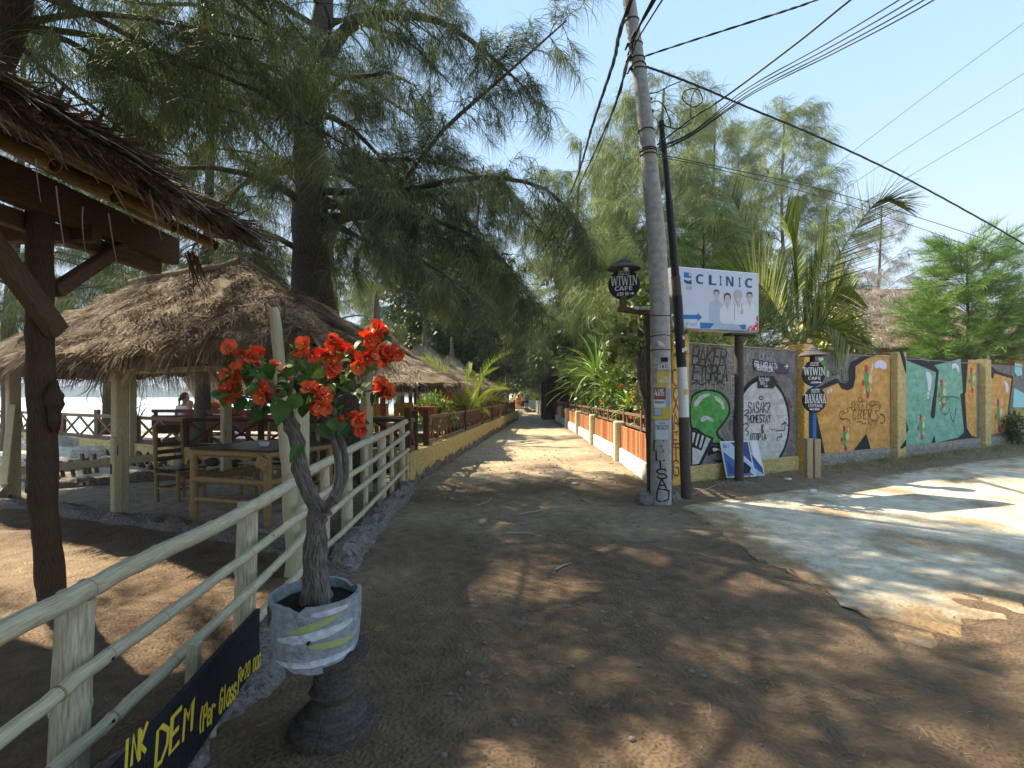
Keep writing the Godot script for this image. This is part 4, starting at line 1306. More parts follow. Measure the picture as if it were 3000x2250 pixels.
# sides: [eave a, eave b, top b, top a, fringe length]; o: thick, sag, density (clumps per square metre), ca, cb, bump, per (fringe strands per metre)
func thatch(par: Node, sides: Array, o: Dictionary) -> void:
	if not T.has("straw"):
		T.straw = [straw_clump(1, 0.22), straw_clump(2, 0.26), straw_clump(3, 0.30)]
		T.strips = [straw_clump(4, 0.26, 2.6), straw_clump(5, 0.3, 2.2), straw_clump(6, 0.34, 3.0)]
	var th: float = o.get("thick", 0.2)
	var sag: float = o.get("sag", 0.12)
	var bump: float = o.get("bump", 0.06)
	var ca: Color = o.get("ca", Color(0.15, 0.11, 0.07))
	var cb: Color = o.get("cb", Color(0.42, 0.33, 0.22))
	var b := MB.new()
	var fr := MB.new()
	var xfs := [[], [], []]
	var cols := [[], [], []]
	for sd in sides:
		var ea: Vector3 = sd[0]
		var eb: Vector3 = sd[1]
		var rb: Vector3 = sd[2]
		var ra: Vector3 = sd[3]
		var w := ea.distance_to(eb)
		var hgt := ((ra + rb) * 0.5).distance_to((ea + eb) * 0.5)
		var nn := (eb - ea).cross((ra + rb) * 0.5 - (ea + eb) * 0.5).normalized()
		if nn.y < 0.0:
			nn = -nn
		var ns := clampi(int(w / 0.22), 4, 40)
		var nt := clampi(int(hgt / 0.25), 4, 14)
		var at := func(s: float, t: float) -> Vector3:
			var p := ea.lerp(eb, s).lerp(ra.lerp(rb, s), t)
			p.y -= sin(PI * t) * sag
			var k := bump * (noise.get_noise_3d(p.x * 1.3, p.y * 1.3, p.z * 1.3) + 0.5 * fine.get_noise_3d(p.x * 4.0, p.y * 4.0, p.z * 4.0))
			return p + nn * k
		var g := []
		for j in nt + 1:
			var row := PackedVector3Array()
			for i in ns + 1:
				row.append(at.call(float(i) / ns, float(j) / nt))
			g.append(row)
		for j in nt:
			for i in ns:
				var q0: Vector3 = g[j][i]
				var q1: Vector3 = g[j][i + 1]
				var q2: Vector3 = g[j + 1][i + 1]
				var q3: Vector3 = g[j + 1][i]
				var fn := (q1 - q0).cross(q3 - q0).normalized()
				if fn.y < 0.0: fn = -fn
				b.quad(q0, q1, q2, q3, fn)
				var dn := -nn * th * minf(1.0, 0.5 + float(j) / nt)
				b.quad(q0 + dn, q1 + dn, q2 + dn, q3 + dn, -fn)
		# cut ends: the eave and both slopes' sides
		for i in ns:
			b.quad(g[0][i], g[0][i + 1], g[0][i + 1] - nn * th * 0.5, g[0][i] - nn * th * 0.5, (nn.slide(Vector3.UP) + Vector3.DOWN * 0.3).normalized())
		for j in nt:
			for e in [0, ns]:
				var o2 := (eb - ea).normalized() * (-1.0 if e == 0 else 1.0)
				b.quad(g[j][e], g[j + 1][e], g[j + 1][e] - nn * th, g[j][e] - nn * th * 0.6, o2)
		var out := Vector3(nn.x, 0, nn.z).normalized()
		var ln: float = sd[4]
		if ln > 0.0:
			var cnt := int(w * float(o.get("per", 90)))
			for k in cnt:
				var s := R(0, 1)
				var q := R(0.0, 1.0)
				fr.col = ca.lerp(cb, q * q) * R(0.7, 1.15)
				var up := (at.call(s, 0.1) - at.call(s, 0.0)).normalized() as Vector3
				var p: Vector3 = at.call(s, R(0.0, 0.05)) - nn * R(0.0, th * 0.8)
				var l := ln * R(0.5, 1.25) * (1.0 + 0.35 * noise.get_noise_1d(s * w * 3.0))
				fr.blade(p + up * 0.08, -up + out * R(0.0, 0.4) + Vector3.DOWN * R(0.2, 0.9) * (1.0 - float(o.get("flat", 0.0))) + rdir() * (0.2 + 0.3 * float(o.get("flat", 0.0))), l + 0.08, R(0.007, 0.015) * float(o.get("wide", 1.0)), Vector3(0, -R(0.2, 1.2), 0), 3, (eb - ea) + rdir() * 0.8, 0.3)
		var area := w * hgt * 0.75
		for k in int(area * float(o.get("density", 30.0))):
			var s := R(0.0, 1.0)
			var t := R(0.0, 1.0)
			if ra.distance_to(rb) < w * 0.5 and R(0, 1) < t * (1.0 - ra.distance_to(rb) / w):
				continue
			var p: Vector3 = at.call(s, t)
			var up := (at.call(s, minf(t + 0.05, 1.05)) - at.call(s, t - 0.05)).normalized() as Vector3
			var x := up.cross(nn).normalized()
			var q := noise.get_noise_3d(p.x * 1.1 + 9.0, p.y, p.z * 1.1) * 0.5 + R(0.1, 0.8)
			var wv := rng.randi() % 3
			xfs[wv].append(Transform3D(Basis(x, up, x.cross(up)).rotated(nn, R(-0.5, 0.5)).scaled(Vector3.ONE * R(0.7, 1.3) * float(o.get("size", 1.0))), p))
			cols[wv].append(ca.lerp(cb, clampf(q, 0.0, 1.0)))
	obj("thatch", b, o.get("mat", M.thatch), par)
	kind(obj("eave_fringe", fr, M.straw, par), "stuff")
	for wv in 3:
		if xfs[wv].size():
			kind(many("straw", T["strips" if o.has("wide") else "straw"][wv], xfs[wv], cols[wv], par), "stuff")


func bamboo_pole(b: MB, a: Vector3, e: Vector3, r: float, gap := 0.28, sides := 10, open_end := false) -> void:
	var n := maxi(1, int(a.distance_to(e) / gap))
	var pts := []
	var rad := []
	var ph := R(0.1, 0.9)
	for i in n + 1:
		var s := clampf((i + ph - 0.5) / n, 0.0, 1.0)
		if i > 0 and i < n:
			for q in [[-0.02, 1.0], [-0.006, 1.09], [0.006, 1.09], [0.02, 1.0]]:
				pts.append(a.lerp(e, s) + (e - a).normalized() * q[0])
				rad.append(r * q[1])
	pts.push_front(a)
	rad.push_front(r * 1.02)
	pts.append(e)
	rad.append(r * 0.96)
	b.tube(pts, rad, sides, not open_end, 0.03)
	if open_end:
		# hollow cut end with its wall
		var d := (e - a).normalized()
		var x := d.cross(Vector3.UP).normalized()
		var y := d.cross(x)
		for k in sides:
			var a0 := TAU * k / sides
			var a1 := TAU * (k + 1) / sides
			var c0 := x * cos(a0) + y * sin(a0)
			var c1 := x * cos(a1) + y * sin(a1)
			b.quad(e + c0 * r * 0.96, e + c1 * r * 0.96, e + c1 * r * 0.78, e + c0 * r * 0.78, d)
			b.quad(e + c0 * r * 0.78, e + c1 * r * 0.78, e + c1 * r * 0.78 - d * 0.3, e + c0 * r * 0.78 - d * 0.3, -c0)
			b.tri(e - d * 0.3, e + c0 * r * 0.78 - d * 0.3, e + c1 * r * 0.78 - d * 0.3, d, d, d)


func near_pavilion() -> void:
	var t := thing("thatched_pavilion", "near palm-thatched shelter on a dark log post, its eave crossing the top left corner", "pavilion", V(-3.47, 0, 3.85))
	# the knotty log post
	var b := MB.new()
	var px := [[152, 1745, 34], [148, 1700, 36], [140, 1600, 33], [128, 1480, 34], [126, 1360, 36], [124, 1250, 34], [122, 1150, 36], [118, 1020, 33], [116, 900, 34], [116, 780, 33], [118, 620, 34], [119, 580, 34]]
	var pts := []
	var rad := []
	for q in px:
		pts.append(P(q[0], q[1], 3.85))
		rad.append(q[2] / F * 3.85)
	pts = spline(pts, 3)
	var rr := []
	for i in pts.size():
		rr.append(rad[mini(i / 3, rad.size() - 1)] * (1.0 + 0.07 * fine.get_noise_1d(i * 0.9)))
	b.tube(pts, rr, 14, true, 0.06)
	b.lump(P(160, 1170, 3.82), Vector3(0.055, 0.13, 0.05), noise, 0.5, 3.0, 12)
	b.lump(P(160, 1215, 3.82), Vector3(0.035, 0.13, 0.04), noise, 0.5, 3.0, 10)
	b.tube([P(118, 1545, 3.82), P(103, 1470, 3.8), P(97, 1425, 3.78)], [0.045, 0.05, 0.035], 9, true, 0.15)
	b.lump(P(97, 1425, 3.78), Vector3(0.045, 0.06, 0.04), noise, 0.6, 5.0, 10)
	b.tube([P(112, 1325, 3.8), P(105, 1300, 3.78)], [0.03, 0.018], 7, true, 0.1)
	obj("post", b, M.dark_wood, t)
	b = MB.new()
	b.bar(V(-3.5, 2.99, 1.2), V(-3.5, 2.99, 5.3), 0.13, 0.27, Vector3.UP, 0.012)
	obj("eave_beam", b, M.beam_wood, t)
	b = MB.new()
	b.bar(V(-3.66, 2.80, 3.6), V(-3.6, 2.80, 5.2), 0.10, 0.13, Vector3.UP, 0.01)
	obj("wall_plate", b, M.beam_wood, t)
	for q in [[V(-3.42, 1.98, 3.86), V(-3.42, 2.95, 2.95), 0.15], [V(-3.5, 2.30, 3.92), V(-3.5, 2.86, 4.62), 0.10]]:
		b = MB.new()
		b.bar(q[0], q[1], 0.09, q[2], Vector3.UP, 0.01)
		obj("brace", b, M.beam_wood, t)
	# second post behind and cross beams under the roof
	for d in [2.6, 4.2]:
		b = MB.new()
		b.bar(V(-3.4, 2.83, d), V(-7.2, 2.83, d), 0.09, 0.14, Vector3.UP, 0.01)
		obj("cross_beam", b, M.beam_wood, t)
	for q in [V(-7.2, 0, 4.3), V(-7.2, 0, 2.0), V(-3.5, 0, 1.0)]:
		b = MB.new()
		b.tube([q, q + Vector3.UP * 1.4, q + Vector3.UP * 2.9], [0.1, 0.09, 0.095], 10, true, 0.05)
		obj("post", b, M.dark_wood, t)
	# rafters
	for d in [2.55, 3.12, 3.62, 3.92, 4.30, 4.72]:
		b = MB.new()
		var j := R(-0.13, 0.10)
		var q := R(-0.04, 0.04)
		bamboo_pole(b, V(-5.3, 4.12, d - 0.02), V(-2.72 + j, 2.88 - j * 0.4 + q * 0.4, d + q), R(0.044, 0.054), 0.42, 12, true)
		obj("rafter", b, M.bamboo, t)
	for k in range(2, 16):
		b = MB.new()
		var s := k / 15.0
		b.bar(V(-2.5 - s * 1.5, 2.875 + s * 0.72, 2.25), V(-2.5 - s * 1.5, 2.875 + s * 0.72, 4.95), 0.028, 0.012, Vector3.UP, 0.003)
		obj("lath", b, M.bamboo, t)
	var e0 := V(-2.40, 2.95, 2.15)
	var e1 := V(-2.38, 2.95, 4.97)
	var r0 := V(-5.3, 4.40, 2.05)
	var r1 := V(-5.3, 4.40, 5.02)
	thatch(t, [[e0, e1, r1, r0, 0.19], [V(-8.2, 2.95, 2.15), V(-8.2, 2.95, 4.97), r1, r0, 0.12]], {"thick": 0.11, "sag": 0.06, "bump": 0.05, "density": 60, "per": 260, "flat": 0.75, "wide": 1.8, "ca": Color(0.10, 0.075, 0.055), "cb": Color(0.33, 0.26, 0.19)})
	# torn strips of palm leaf hanging from the eave
	b = MB.new()
	for q in [[165, 640, 0.36], [245, 700, 0.25], [315, 720, 0.36], [440, 650, 0.30], [520, 690, 0.28], [570, 720, 0.36], [480, 640, 0.2], [610, 745, 0.26], [100, 560, 0.2], [330, 640, 0.22]]:
		var d: float = 2.36 * F / (CX - float(q[0]))
		b.col = Color(0.36, 0.31, 0.25) * R(0.7, 1.1)
		var p := P(q[0] + R(-6, 6), float(q[1]) - 95.0, d)
		b.blade(p, Vector3(R(-0.1, 0.5), -1, R(-0.2, 0.2)), float(q[2]) * 1.1, 0.016, Vector3(R(0.1, 0.5), -0.5, 0), 5, Vector3(1, 0, 0.4), 0.3)
	kind(obj("torn_leaf_strips", b, M.straw, t), "stuff")
	b = MB.new()
	for k in 16:
		b.col = Color(0.16, 0.12, 0.085) * R(0.6, 1.2)
		b.blade(V(-3.05, 2.83, 4.86) + rdir() * 0.05, Vector3(lerpf(0.05, 0.65, k / 15.0), -1, R(-0.2, 0.2)), R(0.2, 0.36), 0.022, Vector3(R(-0.1, 0.3), -0.5, 0), 4, Vector3(1, 0, 0.2), 0.2)
	kind(obj("dangling_leaf_fan", b, M.straw, t), "stuff")
	again(t, "twin of the near thatched shelter, standing outside the frame", t.position + Vector3(0, 0, 3.0))


# an uneven kerb of mortared rubble
func kerb(called: String, label: String, pts: Array, h: float, w: float, m: Material) -> Node3D:
	var b := MB.new()
	var p: Array = spline(pts, 10)
	var prev := []
	for i in p.size():
		var d: Vector3 = (p[mini(i + 1, p.size() - 1)] - p[maxi(i - 1, 0)]).normalized()
		var s := d.cross(Vector3.UP).normalized()
		var ring := []
		for k in 9:
			var a := PI * k / 8.0
			var q := Vector2(cos(a), sin(a))
			var ww := signf(q.x) * pow(absf(q.x), 0.6) * w * 0.5
			var hh := pow(q.y, 0.6) * h
			var c: Vector3 = p[i] + s * ww + Vector3.UP * (hh - 0.04)
			var z := 1.0 + 0.5 * noise.get_noise_3dv(c * 2.6) + 0.35 * fine.get_noise_3dv(c * 7.0)
			ring.append(p[i] + Vector3(0, -0.06, 0) + (c - p[i]) * z)
		if prev:
			for k in 8:
				var nn: Vector3 = (ring[k] - prev[k]).cross(prev[k + 1] - prev[k]).normalized()
				if nn.dot(prev[k] - p[i] + Vector3.UP * 0.05) < 0.0: nn = -nn
				b.quad(prev[k], ring[k], ring[k + 1], prev[k + 1], nn)
		if i == 0 or i == p.size() - 1:
			var en := -d if i == 0 else d
			for k in range(1, 7):
				b.tri(ring[0], ring[k], ring[k + 1], en, en, en)
		prev = ring
	var o := obj(called, b, m)
	tag(o, label, "kerb")
	return o


func middle_pavilion() -> void:
	var t := thing("thatched_pavilion", "cream-posted thatched shelter with a shaggy needle-strewn roof behind the bamboo fence", "pavilion", V(-4.9, 0, 7.4))
	var pos := [V(-7.5, 0, 7.7), V(-4.9, 0, 6.4), V(-1.98, 0, 4.75), V(-2.27, 0, 8.0), V(-5.25, 0, 9.4), V(-8.1, 0, 10.9)]
	var ax := Basis(Vector3(0.88, 0, 0.47), Vector3.UP, Vector3(-0.47, 0, 0.88))
	for i in 6:
		var b := MB.new()
		var p: Vector3 = pos[i]
		var top := 2.06
		b.box(p + Vector3(0, top * 0.5 - 0.05, 0), Vector3(0.145, top + 0.1, 0.145), ax, 0.012)
		if i < 2 or i == 4:
			# a splice of two timbers
			b.box(p + ax.z * 0.06 + ax.x * 0.05 + Vector3(0, 0.35 if i == 0 else 0.5, 0), Vector3(0.1, 0.7 if i == 0 else 1.0, 0.1), ax, 0.01)
		var ob := obj("post", b, M.cream_wood, t)
		if i == 1 or i == 4:
			b = MB.new()
			for q in [[0.60, 0.035], [0.83, 0.09]]:
				b.box(p + ax.z * (0.111 if q[1] < 0.06 else 0.074) + ax.x * q[1] + Vector3(0, q[0], 0), Vector3(0.035, 0.12, 0.006), ax, 0.0)
			obj("mortise", b, M.paint_black, ob)
	for q in [[0, 2, 2.02, 0.11], [5, 3, 2.02, 0.1], [2, 3, 2.06, 0.1], [0, 5, 2.06, 0.1], [1, 4, 2.10, 0.09]]:
		var b := MB.new()
		b.bar(pos[q[0]] + Vector3.UP * q[2], pos[q[1]] + Vector3.UP * q[2], 0.09, q[3], Vector3.UP, 0.008)
		obj("tie_beam", b, M.cream_wood, t)
	for q in [[1, 0.5, 1.0], [4, -0.5, -1.0], [1, -0.45, -1.0], [4, 0.45, 1.0], [2, 0.4, 1.0]]:
		var b := MB.new()
		var p: Vector3 = pos[q[0]]
		var d := (pos[2] - pos[0]).normalized() as Vector3
		if q[0] == 2: d = (pos[3] - pos[2]).normalized()
		b.bar(p + Vector3.UP * 1.58, p + d * q[1] + Vector3.UP * 1.98, 0.06, 0.07, Vector3.UP, 0.006)
		obj("knee_brace", b, M.cream_wood, t)
	var b := MB.new()
	b.bar(pos[0] + Vector3(0.12, 0.38, 0.02), pos[0].lerp(pos[4], 0.62) + Vector3(0, 0.45, 0), 0.06, 0.12, Vector3.UP, 0.008)
	obj("low_rail", b, M.cream_wood, t)
	var r1 := V(-3.85, 3.36, 7.25)
	var r2 := V(-6.40, 3.36, 8.65)
	var c1 := V(-8.15, 1.93, 7.45)
	var c2 := V(-1.68, 2.02, 4.25)
	var c3 := V(-2.0, 2.22, 8.45)
	var c4 := V(-8.5, 1.93, 11.3)
	for s in 12:
		b = MB.new()
		var q: Vector3 = c4.lerp(c3, (s + 0.5) / 12.0)
		var e: Vector3 = r2.lerp(r1, (s + 0.5) / 12.0)
		bamboo_pole(b, e - Vector3.UP * 0.22, q.lerp(e, 0.12) - Vector3.UP * 0.15, 0.03, 0.4, 7)
		obj("rafter", b, M.bamboo, t)
	for s in 12:
		b = MB.new()
		var q: Vector3 = c1.lerp(c2, (s + 0.5) / 12.0)
		var e: Vector3 = r2.lerp(r1, (s + 0.5) / 12.0)
		bamboo_pole(b, e - Vector3.UP * 0.22, q.lerp(e, 0.12) - Vector3.UP * 0.15, 0.03, 0.4, 7)
		obj("rafter", b, M.bamboo, t)
	thatch(t, [[c1, c2, r1, r2, 0.26], [c2, c3, r1, r1, 0.34], [c4, c3, r1, r2, 0.4], [c1, c4, r2, r2, 0.26]], {"thick": 0.24, "sag": -0.02, "bump": 0.12, "density": 75, "per": 190, "ca": Color(0.15, 0.11, 0.075), "cb": Color(0.48, 0.37, 0.255), "size": 0.72})
	# ridge and hip rolls
	for q in [[r2, r1], [r1, c3]]:
		b = MB.new()
		var pts := []
		for k in 9:
			var s := k / 8.0 * (1.0 if q[1] == r1 else 0.9)
			var p: Vector3 = (q[0] as Vector3).lerp(q[1], s)
			pts.append(p + Vector3(R(-0.03, 0.03), 0.04 - sin(PI * s) * (0.0 if q[1] == r1 else 0.07) + R(-0.03, 0.03), R(-0.03, 0.03)))
		b.tube(pts, lin(0.065, 0.06, 9), 9, true, 0.2)
		obj("ridge_roll", b, M.thatch, t)
	kerb("floor_kerb", "low mortared rubble kerb along the front of the cream-posted shelter", [pos[0] + Vector3(-0.5, 0, 0.15), pos[1] + Vector3(-0.05, 0, 0.12), V(-3.2, 0, 5.55), pos[2] + Vector3(0.1, 0, 0.05)], 0.17, 0.30, M.rubble)
	kerb("floor_kerb", "straight dark kerb at the back of the sandy shelter floor", [V(-7.7, 0, 8.1), V(-6.6, 0, 9.0), V(-5.3, 0, 9.75), V(-4.2, 0, 9.3), V(-2.6, 0, 8.35)], 0.22, 0.2, M.rubble)
	kerb("stone_block", "crumbling pale stone footing under the left cream post", [V(-8.3, 0, 7.3), V(-7.9, 0, 7.25), V(-7.35, 0, 7.35)], 0.3, 0.5, M.beach_rock)
	# furniture
	var A := V(-3.9, 0, 6.15)
	var u := Vector3(0.95, 0, 0.30)
	var w := Vector3(0.30, 0, -0.95)
	var tt := thing("bamboo_table", "dark-topped bamboo table on the sandy floor of the shelter", "table", A + u * 0.6 + w * 0.6)
	for q in [[0, 0], [1, 0], [1, 1], [0, 1]]:
		b = MB.new()
		var p: Vector3 = A + u * (0.05 + q[0] * 1.1) + w * (0.05 + q[1] * 1.1)
		bamboo_pole(b, p, p + Vector3.UP * 0.85, 0.045, 0.34)
		obj("leg", b, M.bamboo, tt)
	for k in 8:
		b = MB.new()
		b.box(A + u * (0.075 + k * 0.15) + w * 0.6 + Vector3.UP * 0.868, Vector3(0.144, 0.02, 1.16), Basis(u, Vector3.UP, -w), 0.004)
		obj("top_slat", b, M.dark_bamboo, tt)
	for q in [[0, 0, 1, 0], [1, 0, 1, 1], [1, 1, 0, 1], [0, 1, 0, 0]]:
		for h in [0.82, 0.50, 0.26]:
			if h < 0.8 and (q[1] + q[3] == 1) and h < 0.4:
				continue
			b = MB.new()
			bamboo_pole(b, A + u * (0.05 + q[0] * 1.1) + w * (0.05 + q[1] * 1.1) + Vector3.UP * h, A + u * (0.05 + q[2] * 1.1) + w * (0.05 + q[3] * 1.1) + Vector3.UP * h, 0.04 if h > 0.45 else 0.03, 0.3)
			obj("rail", b, M.bamboo, tt)
	b = MB.new()
	b.box(A + u * 1.12 - w * 0.01 + Vector3.UP * 0.74, Vector3(0.16, 0.14, 0.012), Basis(u, Vector3.UP, -w).rotated(w.normalized(), 0.4), 0.003)
	obj("wooden_tag", b, M.bamboo, tt)
	b = MB.new()
	b.lathe(A + u * 0.72 + w * 0.45 + Vector3.UP * 0.879, [Vector2(0, 0), Vector2(0.05, 0), Vector2(0.07, 0.05), Vector2(0.058, 0.05), Vector2(0.045, 0.012), Vector2(0, 0.012)], 14)
	tag(obj("ashtray", b, M.paper), "small pale ashtray on the dark bamboo table", "ashtray")
	var ch := thing("bamboo_chair", "bamboo chair with a slotted back at the left end of the table", "chair", V(-4.75, 0, 7.35), "bamboo chairs round the table")
	var o := ch.position
	for q in [[-0.2, -0.2], [0.2, -0.2], [0.2, 0.2], [-0.2, 0.2]]:
		b = MB.new()
		bamboo_pole(b, o + Vector3(q[0], 0, q[1]), o + Vector3(q[0], 0.46 if q[1] < 0 else 1.08, q[1] * (1.0 if q[1] < 0 else 1.3)), 0.028, 0.3, 8)
		obj("leg", b, M.bamboo, ch)
	for k in 5:
		b = MB.new()
		b.box(o + Vector3(0, 0.475, -0.2 + k * 0.1), Vector3(0.47, 0.018, 0.094), Basis.IDENTITY, 0.004)
		obj("seat_slat", b, M.dark_bamboo, ch)
	for h in [0.60, 0.70, 0.80, 1.02]:
		b = MB.new()
		b.box(o + Vector3(0, h, 0.205 + (h - 0.46) * 0.09), Vector3(0.42, 0.12 if h > 1.0 else 0.06, 0.016), Basis.IDENTITY, 0.003)
		obj("back_slat", b, M.beam_wood, ch)
	for h in [0.2, 0.4]:
		for q in [[-1, -1, 1, -1], [1, -1, 1, 1], [1, 1, -1, 1], [-1, 1, -1, -1]]:
			b = MB.new()
			bamboo_pole(b, o + Vector3(q[0] * 0.2, h, q[1] * 0.2), o + Vector3(q[2] * 0.2, h, q[3] * 0.2), 0.02, 0.25, 6)
			obj("stretcher", b, M.bamboo, ch)
	ch.rotation.y = -1.9
	again(ch, "bamboo chair behind the table with its dark seat showing below the top", V(-3.85, 0, 7.85), 1.9 + PI - 0.6)
	again(ch, "rightmost bamboo chair of the table, half hidden by the peeled log", V(-3.0, 0, 7.45), 1.9 + PI + 0.5)
	# peeled log and the stakes beyond the kerb
	b = MB.new()
	var lp := [P(858, 1690, 4.25), P(862, 1600, 4.25), P(850, 1500, 4.25), P(848, 1400, 4.25), P(836, 1280, 4.25), P(826, 1150, 4.25), P(815, 1020, 4.25), P(806, 930, 4.25), P(800, 905, 4.25)]
	b.tube(spline(lp, 3), lin(0.068, 0.040, 25), 11, true, 0.07)
	b.tube([P(850, 1420, 4.25), P(868, 1375, 4.3), P(872, 1345, 4.32)], [0.035, 0.02, 0.01], 7, true, 0.05)
	tag(obj("peeled_log", b, M.cream_wood), "tall peeled crooked log standing before the shelter, cut off at the top", "log post")
	for q in [[186, 1428, 0.14, 9.6, "stake"], [216, 1424, 0.15, 9.7, "stake"], [250, 1415, 0.25, 9.9, "stake"], [264, 1410, 0.15, 10.0, "stake"], [285, 1405, 0.22, 10.1, "stake"]]:
		b = MB.new()
		var p := P(q[0], HY, q[3])
		p.y = -0.02
		b.bar(p, p + Vector3(-0.05, q[2] + 0.16, 0.02), 0.05, 0.05, Vector3.RIGHT, 0.004)
		tag(obj("stake", b, M.fence_wood), ["short brown stake leftmost of the row beyond the kerb", "second brown stake from the left beyond the kerb", "tallest brown stake of the row beyond the kerb", "shortest brown stake, close behind the tallest one", "forked rightmost stake of the row beyond the kerb"][[186, 216, 250, 264, 285].find(q[0])], "stake", "stakes beyond the kerb")
	b = MB.new()
	b.bar(P(5, 1500, 7.5) , P(38, 1185, 7.6), 0.05, 0.12, Vector3.RIGHT, 0.006)
	tag(obj("leaning_plank", b, M.cream_wood), "cream plank leaning against the left shelter post", "plank")


func far_pavilions() -> void:
	var t := thing("thatched_shelter", "first pointed thatched shelter along the path, with red posts", "pavilion", V(-3.95, 0, 14.9), "pointed thatched shelters along the path")
	var o := t.position
	var ax := Basis(Vector3.UP, 0.09)
	var c := []
	for q in [[-1, 1], [1, 1], [1, -1], [-1, -1]]:
		c.append(o + ax * Vector3(q[0] * 2.45, 1.84, q[1] * 2.35))
	var top := o + Vector3(0, 3.62, 0)
	thatch(t, [[c[0], c[1], top, top, 0.3], [c[1], c[2], top, top, 0.3], [c[2], c[3], top, top, 0.3], [c[3], c[0], top, top, 0.3]], {"thick": 0.2, "sag": 0.22, "bump": 0.06, "density": 34, "per": 80, "ca": Color(0.22, 0.17, 0.115), "cb": Color(0.62, 0.52, 0.38), "size": 1.1})
	var b := MB.new()
	b.lathe(top - Vector3.UP * 0.25, [Vector2(0.22, 0), Vector2(0.13, 0.18), Vector2(0.105, 0.4), Vector2(0.085, 0.75), Vector2(0.06, 1.05), Vector2(0.02, 1.2), Vector2(0, 1.2)], 12, Basis.IDENTITY, 0.06)
	obj("finial", b, M.thatch, t)
	for i in 4:
		for k in 2:
			b = MB.new()
			var p: Vector3 = o + ((c[i] as Vector3).lerp(c[(i + 1) % 4], 0.12 + k * 0.5) - o) * 0.86
			p.y = gy(p.x, -p.z) - 0.1
			b.tube([p, Vector3(p.x + R(-0.04, 0.04), 1.0, p.z), Vector3(p.x, 2.0, p.z)], [0.085, 0.07, 0.075], 10, true, 0.04)
			obj("post", b, M.red_wood, t)
		b = MB.new()
		b.bar(o + (c[i] - o) * 0.86 + Vector3.UP * 0.12, o + (c[(i + 1) % 4] - o) * 0.86 + Vector3.UP * 0.12, 0.09, 0.12)
		obj("eave_beam", b, M.dark_wood, t)
	for k in 8:
		b = MB.new()
		var s: Vector3 = (c[k / 2] as Vector3).lerp(c[(k / 2 + 1) % 4], 0.0 if k % 2 == 0 else 0.5)
		b.bar(s.lerp(top, 0.1) - Vector3.UP * 0.2, top - Vector3.UP * 0.3, 0.05, 0.06)
		obj("rafter", b, M.dark_wood, t)
	again(t, "second pointed thatched shelter, its sunlit roof behind the first", o + Vector3(0.45, 0, -5.6), 0.03)
	again(t, "third pointed thatched shelter, farthest of the row, behind the young palm", o + Vector3(0.85, 0, -11.4), 0.05)
	again(t, "thatched shelter nearer the water, seen beneath the first roof", o + Vector3(-6.2, -0.1, -6.5), 0.3)
	# chairs and tables on the terrace
	var ch := thing("yellow_chair", "yellow plank chair at the left end of the terrace row", "chair", V(-4.6, 0.3, 14.0), "yellow plank chairs on the terrace")
	var q := ch.position
	for s in 3:
		b = MB.new()
		b.box(q + Vector3(-0.16 + s * 0.16, 0.7, 0.22 + 0.02), Vector3(0.14, 0.62, 0.025), Basis(Vector3.RIGHT, 0.22), 0.005)
		obj("back_plank", b, M.chair_yellow, ch)
	b = MB.new()
	b.box(q + Vector3(0, 0.42, 0), Vector3(0.5, 0.04, 0.5))
	obj("seat", b, M.chair_yellow, ch)
	for sx in [-1, 1]:
		for sz in [-1, 1]:
			b = MB.new()
			b.bar(q + Vector3(sx * 0.21, -0.02, sz * 0.21), q + Vector3(sx * 0.21, 0.41, sz * 0.21), 0.05, 0.05)
			obj("leg", b, M.chair_yellow, ch)
	var i := 1
	for a in [[-4.05, 14.3, -0.3, "yellow chair second from the left on the terrace"], [-3.6, 13.7, 0.4, "yellow chair turned aside by the dark terrace table"], [-3.1, 14.6, 0.1, "yellow chair beyond the cream corner post"], [-5.6, 15.4, 0.9, "yellow chair nearest the water"], [-3.0, 15.8, -0.6, "yellow chair deep under the first pointed shelter"]]:
		again(ch, a[3], V(a[0], 0.3, a[1]), a[2])
	for a in [[-2.85, 11.2, 1.5, 0.6, "long dark table by the terrace fence corner"], [-5.0, 16.5, 1.2, 0.8, "dark table in the shade near the water"]]:
		var tb := thing("dark_table", a[4], "table", V(a[0], 0.3, a[1]))
		b = MB.new()
		b.box(tb.position + Vector3(0, 0.72, 0), Vector3(a[2], 0.06, a[3]))
		obj("table_top", b, M.dark_wood, tb)
		for sx in [-1, 1]:
			for sz in [-1, 1]:
				b = MB.new()
				b.bar(tb.position + Vector3(sx * (a[2] * 0.5 - 0.08), -0.02, sz * (a[3] * 0.5 - 0.08)), tb.position + Vector3(sx * (a[2] * 0.5 - 0.08), 0.7, sz * (a[3] * 0.5 - 0.08)), 0.06, 0.06)
				obj("leg", b, M.dark_wood, tb)
	var um := thing("parasol", "blue beach parasol beyond the terrace chairs", "parasol", V(-5.2, 0.2, 21.5))
	b = MB.new()
	b.tube([um.position, um.position + Vector3.UP * 2.05], [0.025, 0.02], 8)
	obj("pole", b, M.aluminium, um)
	b = MB.new()
	b.lathe(um.position, [Vector2(1.15, 1.45), Vector2(0.8, 1.75), Vector2(0.3, 2.0), Vector2(0, 2.08)], 8)
	obj("canopy", b, M.tarp, um)
	# brown thatched gate farther along
	t = thing("thatched_gate", "dark brown thatched gateway on the left near the end of the path", "gateway", V(-2.0, 0, 34.0))
	o = t.position
